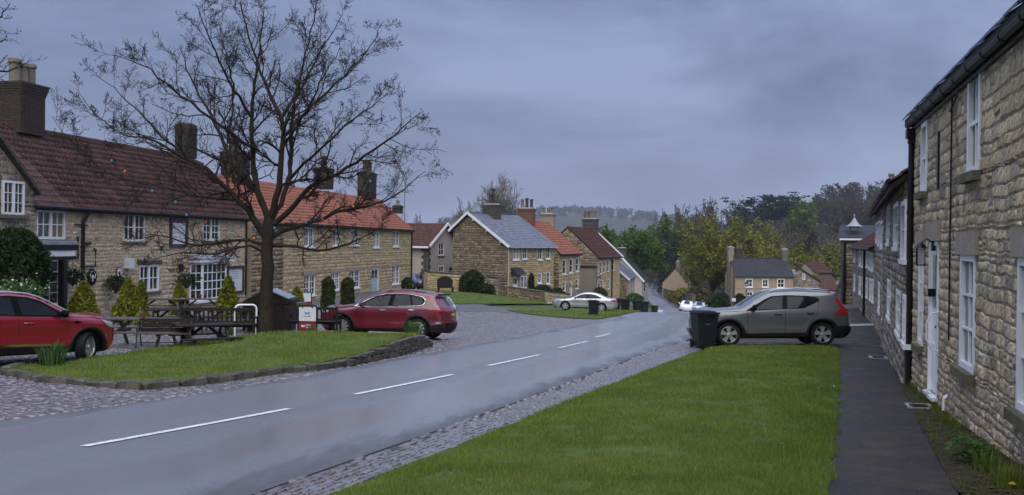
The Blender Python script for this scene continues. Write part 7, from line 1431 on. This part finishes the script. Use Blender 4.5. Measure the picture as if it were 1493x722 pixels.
# iron armed wooden bench
def P_on(u, Y): g_ = gu(u,Y); g_.z = gtop(g_.x,g_.y); return g_
b = thing('park_bench', 'low wooden bench with curled iron arms at the front of the pub green', 'bench', P_on(240,25.2), .12); L = 1.36
for i in range(3): MB().bar((-L/2,.24+.045*i,.42+.115*i),(L/2,.24+.045*i,.42+.115*i),.03,.105).build('back_slat', 'wood_dark', b)
for i in range(4): MB().box((0,-.20+.105*i,.36),(L,.095,.03)).build('seat_slat', 'wood_grey', b)
for s in (-1,1):
    x = s*(L/2-.06); f = MB(); f.tube([(x,-.26,0),(x,-.22,.18),(x,-.20,.35),(x,.16,.34),(x,.24,.45),(x,.36,.70)], .018, 6); f.tube([(x,.16,.34),(x,.20,.16),(x,.30,0)], .018, 6); f.tube([(x,.22,.46),(x,.05,.56),(x,-.16,.55),(x,-.24,.48),(x,-.20,.41),(x,-.13,.44),(x,-.15,.49)], .014, 6); f.tube([(x,-.20,.35),(x,-.10,.42),(x,.02,.50)], .012, 6); f.build('iron_end', 'iron', b, smooth=True)
MB().tube([(-L/2+.06,0,.12),(L/2-.06,0,.12)], .012, 6).build('stretcher', 'iron', b)
def slat_bench(label, u, Y, rz, L, green=True, m='wood_grey', ns=13):
    b = thing('garden_bench', label, 'bench', P_on(u,Y) if green else gu(u,Y), rz)
    for s in (-1,1):
        x = s*(L/2-.04); MB().bar((x,.25,0),(x,.36,.95),.07,.065).build('back_post', m, b); MB().box((x,-.24,.31),(.065,.065,.62)).build('front_leg', m, b); MB().box((x,.02,.635),(.08,.62,.035)).build('arm', m, b)
    MB().bar((-L/2+.08,.355,.88),(L/2-.08,.355,.88),.035,.09).build('top_rail', m, b); MB().bar((-L/2+.08,.315,.52),(L/2-.08,.315,.52),.035,.06).build('lower_rail', m, b)
    for i in range(ns): x = -L/2+.14+(L-.28)*i/(ns-1); MB().bar((x,.318,.55),(x,.352,.84),.05,.02).build('back_slat', m, b)
    for i in range(5): MB().box((0,-.22+.105*i,.43),(L-.10,.09,.028)).build('seat_slat', m, b)
    MB().box((0,-.24,.37),(L-.14,.04,.09)).build('apron', m, b); return b
slat_bench('long slatted timber bench left of the tree with its back to the road', 322, 28.6, math.pi+.06, 2.1, m='wood_dark', ns=15)
slat_bench('slatted timber bench behind the pub board sign', 458, 32.6, math.pi-.05, 1.75, m='wood_dark', ns=12)
# timber store behind the tree
st = thing('timber_store', 'dark timber boarded store with a pitched top behind the tree trunk', 'shed', gu(394,35.2), .05); sw_, sdp, sh_ = 1.62, 1.2, 1.05
MB().box((0,0,sh_/2),(sw_-.06,sdp-.06,sh_)).build('core', 'wood_dark', st)
for i in range(7):
    z = .08+i*.15; w_ = sw_+.02; MB().box((0,-sdp/2-.012,z),(w_,.028,.14), rx=.08).build('board', 'wood_dark', st)
    for s in (-1,1): MB().box((s*sw_/2,0,z),(.028,sdp,.14)).build('board', 'wood_dark', st)
rfm = MB(); rfm.prism([(-sw_/2-.1,0,sh_-.02),(-.15,0,sh_+.42),(.1,0,sh_+.42),(sw_/2+.12,0,sh_+.10),(sw_/2+.12,0,sh_-.02)], (0,sdp/2+.08,0)); rfm.prism([(-sw_/2-.1,-sdp/2-.08,sh_-.02),(-.15,-sdp/2-.08,sh_+.42),(.1,-sdp/2-.08,sh_+.42),(sw_/2+.12,-sdp/2-.08,sh_+.10),(sw_/2+.12,-sdp/2-.08,sh_-.02)], (0,sdp/2+.07,0)); rfo = rfm.build('roof', 'wood_dark', st)
MB().box((.45,-.05,sh_+.30),(.75,sdp+.2,.03), ry=.42).build('roof_sheet', 'lead', st)
# white hoop barrier
hp = thing('hoop_barrier', 'white painted metal hoop beside the tree on the green', 'barrier', P_on(359,29.6), .35); w_ = .31; pts = [(-w_,0,-.1),(-w_,0,.86)]+[(-w_+.13*(1-math.cos(a)),0,.86+.13*math.sin(a)) for a in np.linspace(.3,math.pi/2,4)]+[(w_-.13*(1-math.sin(a)),0,.86+.13*math.cos(a)) for a in np.linspace(0,math.pi/2-.3,4)]+[(w_,0,.86),(w_,0,-.1)]
MB().tube(pts, .028, 8).build('hoop', 'white_paint', hp, smooth=True)
# pub board sign
def board_sign(label, u, Y, rz, full=True, P=None):
    s_ = thing('board_sign', label, 'sign', P or P_on(u,Y), rz); w_, h_ = .30, .98; pts = [(-w_,0,-.05),(-w_,0,h_-.10)]+[(-w_+.1*(1-math.cos(a)),0,h_-.10+.1*math.sin(a)) for a in np.linspace(.3,math.pi/2,4)]+[(w_-.1*(1-math.sin(a)),0,h_-.10+.1*math.cos(a)) for a in np.linspace(0,math.pi/2-.3,4)]+[(w_,0,h_-.10),(w_,0,-.05)]
    MB().tube(pts, .024, 8).build('frame', 'black_paint', s_, smooth=True); MB().box((0,.12,.04),(.6,.04,.05)).build('foot', 'black_paint', s_)
    MB().box((0,0,.70),(.54,.02,.44)).build('white_panel', 'sign_white', s_)
    MB().box((0,0,.26),(.54,.02,.43)).build('red_panel', 'sign_red', s_)
    for x in (-.16,.16): MB().box((x,-.015,.925),(.035,.02,.05)).build('clip', 'black_paint', s_)
    if full:
        e_ = MB(); e_.bar((-.07,-.014,.74),(.06,-.014,.72),.03,.006); e_.bar((-.09,-.014,.78),(-.05,-.014,.73),.018,.006); e_.bar((.0,-.014,.75),(.05,-.014,.77),.02,.006); e_.bar((-.05,-.014,.73),(-.07,-.014,.68),.014,.006); e_.bar((.04,-.014,.72),(.07,-.014,.67),.014,.006); e_.bar((.06,-.014,.74),(.09,-.014,.76),.014,.006); e_.build('emblem', 'black_paint', s_)
        e_ = MB()
        for k in range(9): e_.box((-.11+.0275*k,-.0125,.63),(.018,.004,.018 if k%3 else .026))
        e_.build('lettering', 'wood_grey', s_); e_ = MB(); e_.lathe((-.16,-.0125,.32), [(.042,0),(.042,.006)], 12, 'y'); e_.lathe((-.10,-.0125,.32), [(.030,0),(.030,.006)], 10, 'y')
        for k in range(4): e_.box((-.03+.04*k,-.0125,.355),(.026,.004,.045))
        for k in range(8): e_.box((-.03+.033*k,-.0125,.275),(.024,.004,.045 if k in (0,3,5) else .03))
        e_.build('lettering', 'sign_white', s_); e_ = MB()
        for k in range(7): e_.box((-.12+.038*k,-.0125,.13),(.028,.004,.014))
        e_.build('lettering', 'pot_clay', s_)
    return s_
board_sign('double sided pub board with white top and dark red lower panel on the green', 449, 31.6, -.05)
board_sign('white board sign by the first lower window of the red roofed cottages', 446, 52, .1, False, P=gu(446,52))
# wheelie bins
def bin_(label, u, Y, rz, m='bin_plastic', lid=None, group='dark wheeled bins left out by the road', s=1.0, lift=0.0):
    g_ = gu(u,Y); b = thing('wheeled_bin', label, 'bin', g_+Vector((0,0,lift)), rz, group); w_, d_, h_ = .58*s, .72*s, .98*s
    V = []; 
    for z, k in ((.04,.80),(.55*h_,.92),(h_*.96,1.0)): V += [(-w_/2*k,-d_/2*k,z),(w_/2*k,-d_/2*k,z),(w_/2*k,d_/2*k,z),(-w_/2*k,d_/2*k,z)]
    Fc = [[3,2,1,0],[8,9,10,11]]+[[r_*4+i,r_*4+(i+1)%4,(r_+1)*4+(i+1)%4,(r_+1)*4+i] for r_ in range(2) for i in range(4)]; mb = MB().add(V,Fc); mb.box((0,0,h_*.97),(w_+.04,d_+.04,.05)); mb.build('body', m, b)
    l = MB(); l.box((0,-.02,h_+.035),(w_+.07,d_+.08,.05)); l.box((0,-.02,h_+.07),(w_*.8,d_*.8,.03)); l.tube([(-w_/2,d_/2+.06,h_+.02),(w_/2,d_/2+.06,h_+.02)], .022, 6); l.box((0,-d_/2-.05,h_+.02),(.2,.04,.03)); l.build('lid', lid or m, b)
    for sx in (-1,1):
        t = MB(); t.lathe((sx*(w_/2-.03),d_/2-.06,.10), [(.10,-.03),(.10,.03)], 14, 'x'); t.build('wheel', 'rubber', b)
    MB().box((0,-d_/2*.94-.012,h_*.72),(.10,.012,.05)).build('label_plate', 'wood_grey', b); return b
bin_('dark wheeled bin in front of the sage grey SUV bonnet', 1027.5, 28.1, .12); 
for u,Y,rz,lb in [(866,65,.1,'dark bin standing alone nearest the silver car'),(898,82,.3,'dark bin touching the tail of the silver car'),(912,84.5,.3,'dark bin second along behind the silver car'),(929.5,88,.3,'dark bin third along by the lane corner'),(940,92,.3,'smaller dark bin fourth along by the lane corner')]: bin_(lb,u,Y,rz)
bin_('black bin with a lime yellow top at the end of the row', 955, 95, .2, lid='bin_lime', s=.85, group=None)
gb = thing('recycling_box', 'small white box on the grass at the end of the bins', 'box', gu(962,95)); MB().box((0,0,.2),(.6,.4,.36), taper=1.1).build('box', 'sign_white', gb); MB().box((0,0,.41),(.68,.46,.04)).build('rim', 'sign_white', gb)
# hanging baskets, door side planters
def basket(label, u, v, y=-.45, drop=.3, white=True):
    x, z = PB.px(u, v, y); p = PB.world(x, y, z); h = thing('hanging_basket', label, 'basket', p); MB().lathe((0,0,-.42), [(.02,0),(.18,.15),(.26,.42)], 10).build('bowl', 'pot_dark', h); t = MB()
    for k in range(3): a = k*2.1; t.tube([(.25*math.cos(a),.25*math.sin(a),0),(0,0,.5)], .006, 4)
    t.build('chain', 'iron', h); rng = np.random.default_rng(int(u)); C = rng.normal(0,1,(500,3))*np.array([.24,.24,.13])+np.array([0,0,.04]); C[::3,2] -= abs(rng.normal(0,.2,len(C[::3]))); leaves('foliage', C, .12, 'leaf_bush', h, int(u))
    if white: leaves('flowers', rng.normal(0,1,(26,3))*np.array([.28,.28,.12])+np.array([0,0,.12]), .07, 'petal_white', h, int(u)+1)
    bk = MB(); bk.tube([(0,0,.5),tuple(Vector((0,0,.55))),tuple(PB.n*(-y)+Vector((0,0,.5)))], .012, 5); bk.build('bracket', 'iron', h); return h
basket('hanging basket with white flowers on the porch side wall', 106, 401); basket('hanging basket under the red round plaque', 170, 412, white=False); basket('straggly hanging basket left of the bay window', 272, 408, white=False)
for i,(u,Y,lb) in enumerate([(8,31.6,'planter of white flowers under the dark bush left of the porch'),(40,32.2,'planter of white flowers just left of the porch post')]):
    g_ = gu(u,Y); g_.z = pt(u,438,Y).z; p = thing('flower_planter', lb, 'planter', g_); MB().lathe((0,0,-.35), [(.22,0),(.30,.40),(.33,.42),(.30,.45)], 12).build('tub', 'pot_dark', p); rng = np.random.default_rng(400+i); leaves('foliage', rng.normal(0,1,(420,3))*np.array([.26,.26,.2])+np.array([0,0,.30]), .13, 'leaf_fresh', p, 401+i); leaves('flowers', rng.normal(0,1,(46,3))*np.array([.28,.28,.2])+np.array([0,-.05,.42]), .09, 'petal_white', p, 403+i)
# street lamps, poles, railings
def lamp_post(label, u, Y, vt, cat='lamp'):
    g_ = gu(u,Y); H = pt(u,vt,Y).z-g_.z; l = thing('street_lamp', label, cat, g_); MB().lathe((0,0,-.2), [(.14,0),(.12,.9),(.07,1.0),(.055,H-.55),(.09,H-.5)], 8).build('post', 'black_paint', l); MB().lathe((0,0,H-.45), [(.12,0),(.22,.38),(.22,.4)], 6).build('lantern', 'lamp_clear', l); MB().lathe((0,0,H-.05), [(.26,0),(.14,.14),(.03,.28)], 6).build('lantern_cap', 'black_paint', l)
lamp_post('black lantern lamp post in front of the tan house', 1088.5, 112, 413); lamp_post('lamp post with pale lantern before the brown roofed house', 873.5, 106, 405); lamp_post('slender lamp post left of the cupola building', 1221, 90, 408)
g_ = gu(1070, 128); H = pt(1070,372,128).z-g_.z; up_ = thing('utility_pole', 'tall weathered pole at the left end of the tan house', 'pole', g_); MB().tube([(0,0,-.3),(0,0,H)], [.16,.11], 8).build('post', 'wood_grey', up_); MB().box((0,-.18,2.2),(.5,.06,.4)).build('notice_plate', 'sign_white', up_)
def railing(label, uvY, h, n):
    P = [gu(u,Y) for u,Y in uvY]; r_ = thing('railing', label, 'railing', P[0]); a, c = P[0], P[-1]; f = MB()
    for z in (.12,h-.1): f.bar(a-P[0]+Vector((0,0,z)), c-P[0]+Vector((0,0,z)), .04,.04)
    f.build('rails', 'black_paint', r_)
    for i in range(n): p = a+(c-a)*i/(n-1)-P[0]; MB().box(p+Vector((0,0,h/2)),(.03,.03,h)).build('bar', 'black_paint', r_)
railing('black iron railing before the hedge left of the silver car', [(785,90.5),(806,93)], 1.5, 12); railing('black iron gate and railing by the red roofed stone house', [(826,97),(846,101)], 1.9, 10); railing('dark railing beside the tan house steps', [(1050,121),(1066,122)], 1.0, 8)
bs = thing('timber_bench', 'dark arched back wooden seat by the tall garden wall', 'bench', gu(649,87), .3); MB().prism([(-.7,0,.4),(.7,0,.4),(.7,0,1.1),(.4,0,1.35),(0,0,1.45),(-.4,0,1.35),(-.7,0,1.1)], (0,.06,0)).build('backrest', 'wood_dark', bs); MB().box((0,-.25,.42),(1.4,.5,.05)).build('seat', 'wood_dark', bs)
for x in (-.62,.62): MB().box((x,-.25,.2),(.1,.45,.4)).build('leg', 'wood_dark', bs)
# covers in the path
def cover(label, u, v, w_, d_, rz, tilt=0, m='lead'):
    g_ = gp(u,v); c_ = thing('drain_cover', label, 'drain cover', g_+Vector((0,0,.012)), rz); f = MB(); 
    for s in (-1,1): f.box((s*(w_/2-.02),0,.008),(.04,d_,.02)); f.box((0,s*(d_/2-.02),.008),(w_-.08,.04,.02))
    f.build('frame', 'concrete_kerb', c_); MB().box((0,0,.004),(w_-.09,d_-.09,.014)).build('plate', m, c_)
    for i in range(5): MB().box((0,-d_/2+.08+(d_-.16)*i/4,.015),(w_-.16,.012,.01)).build('rib', 'iron', c_)
cover('pale square drain cover further along the path', 1280.5, 522.5, .42, .5, -.27); cover('square cover with a pale edge by the white front door', 1340, 595, .34, .42, -.27, m='iron'); cover('small dark stone plate in the path edge by the grass', 1211, 566, .16, .28, -.2, m='iron')
# haze
hz0 = MB().box((0,2350,52),(5700,5100,150)).build('haze', None, None); hz0['kind'] = 'stuff'
hm = bpy.data.materials.new('haze'); hm.use_nodes = True; hn = hm.node_tree.nodes; hn.remove(hn['Principled BSDF']); pv = hn.new('ShaderNodeVolumePrincipled'); pv.inputs['Color'].default_value = (.75,.82,.95,1); pv.inputs['Density'].default_value = .00014; hm.node_tree.links.new(pv.outputs[0], hn['Material Output'].inputs['Volume']); hz0.data.materials.append(hm)
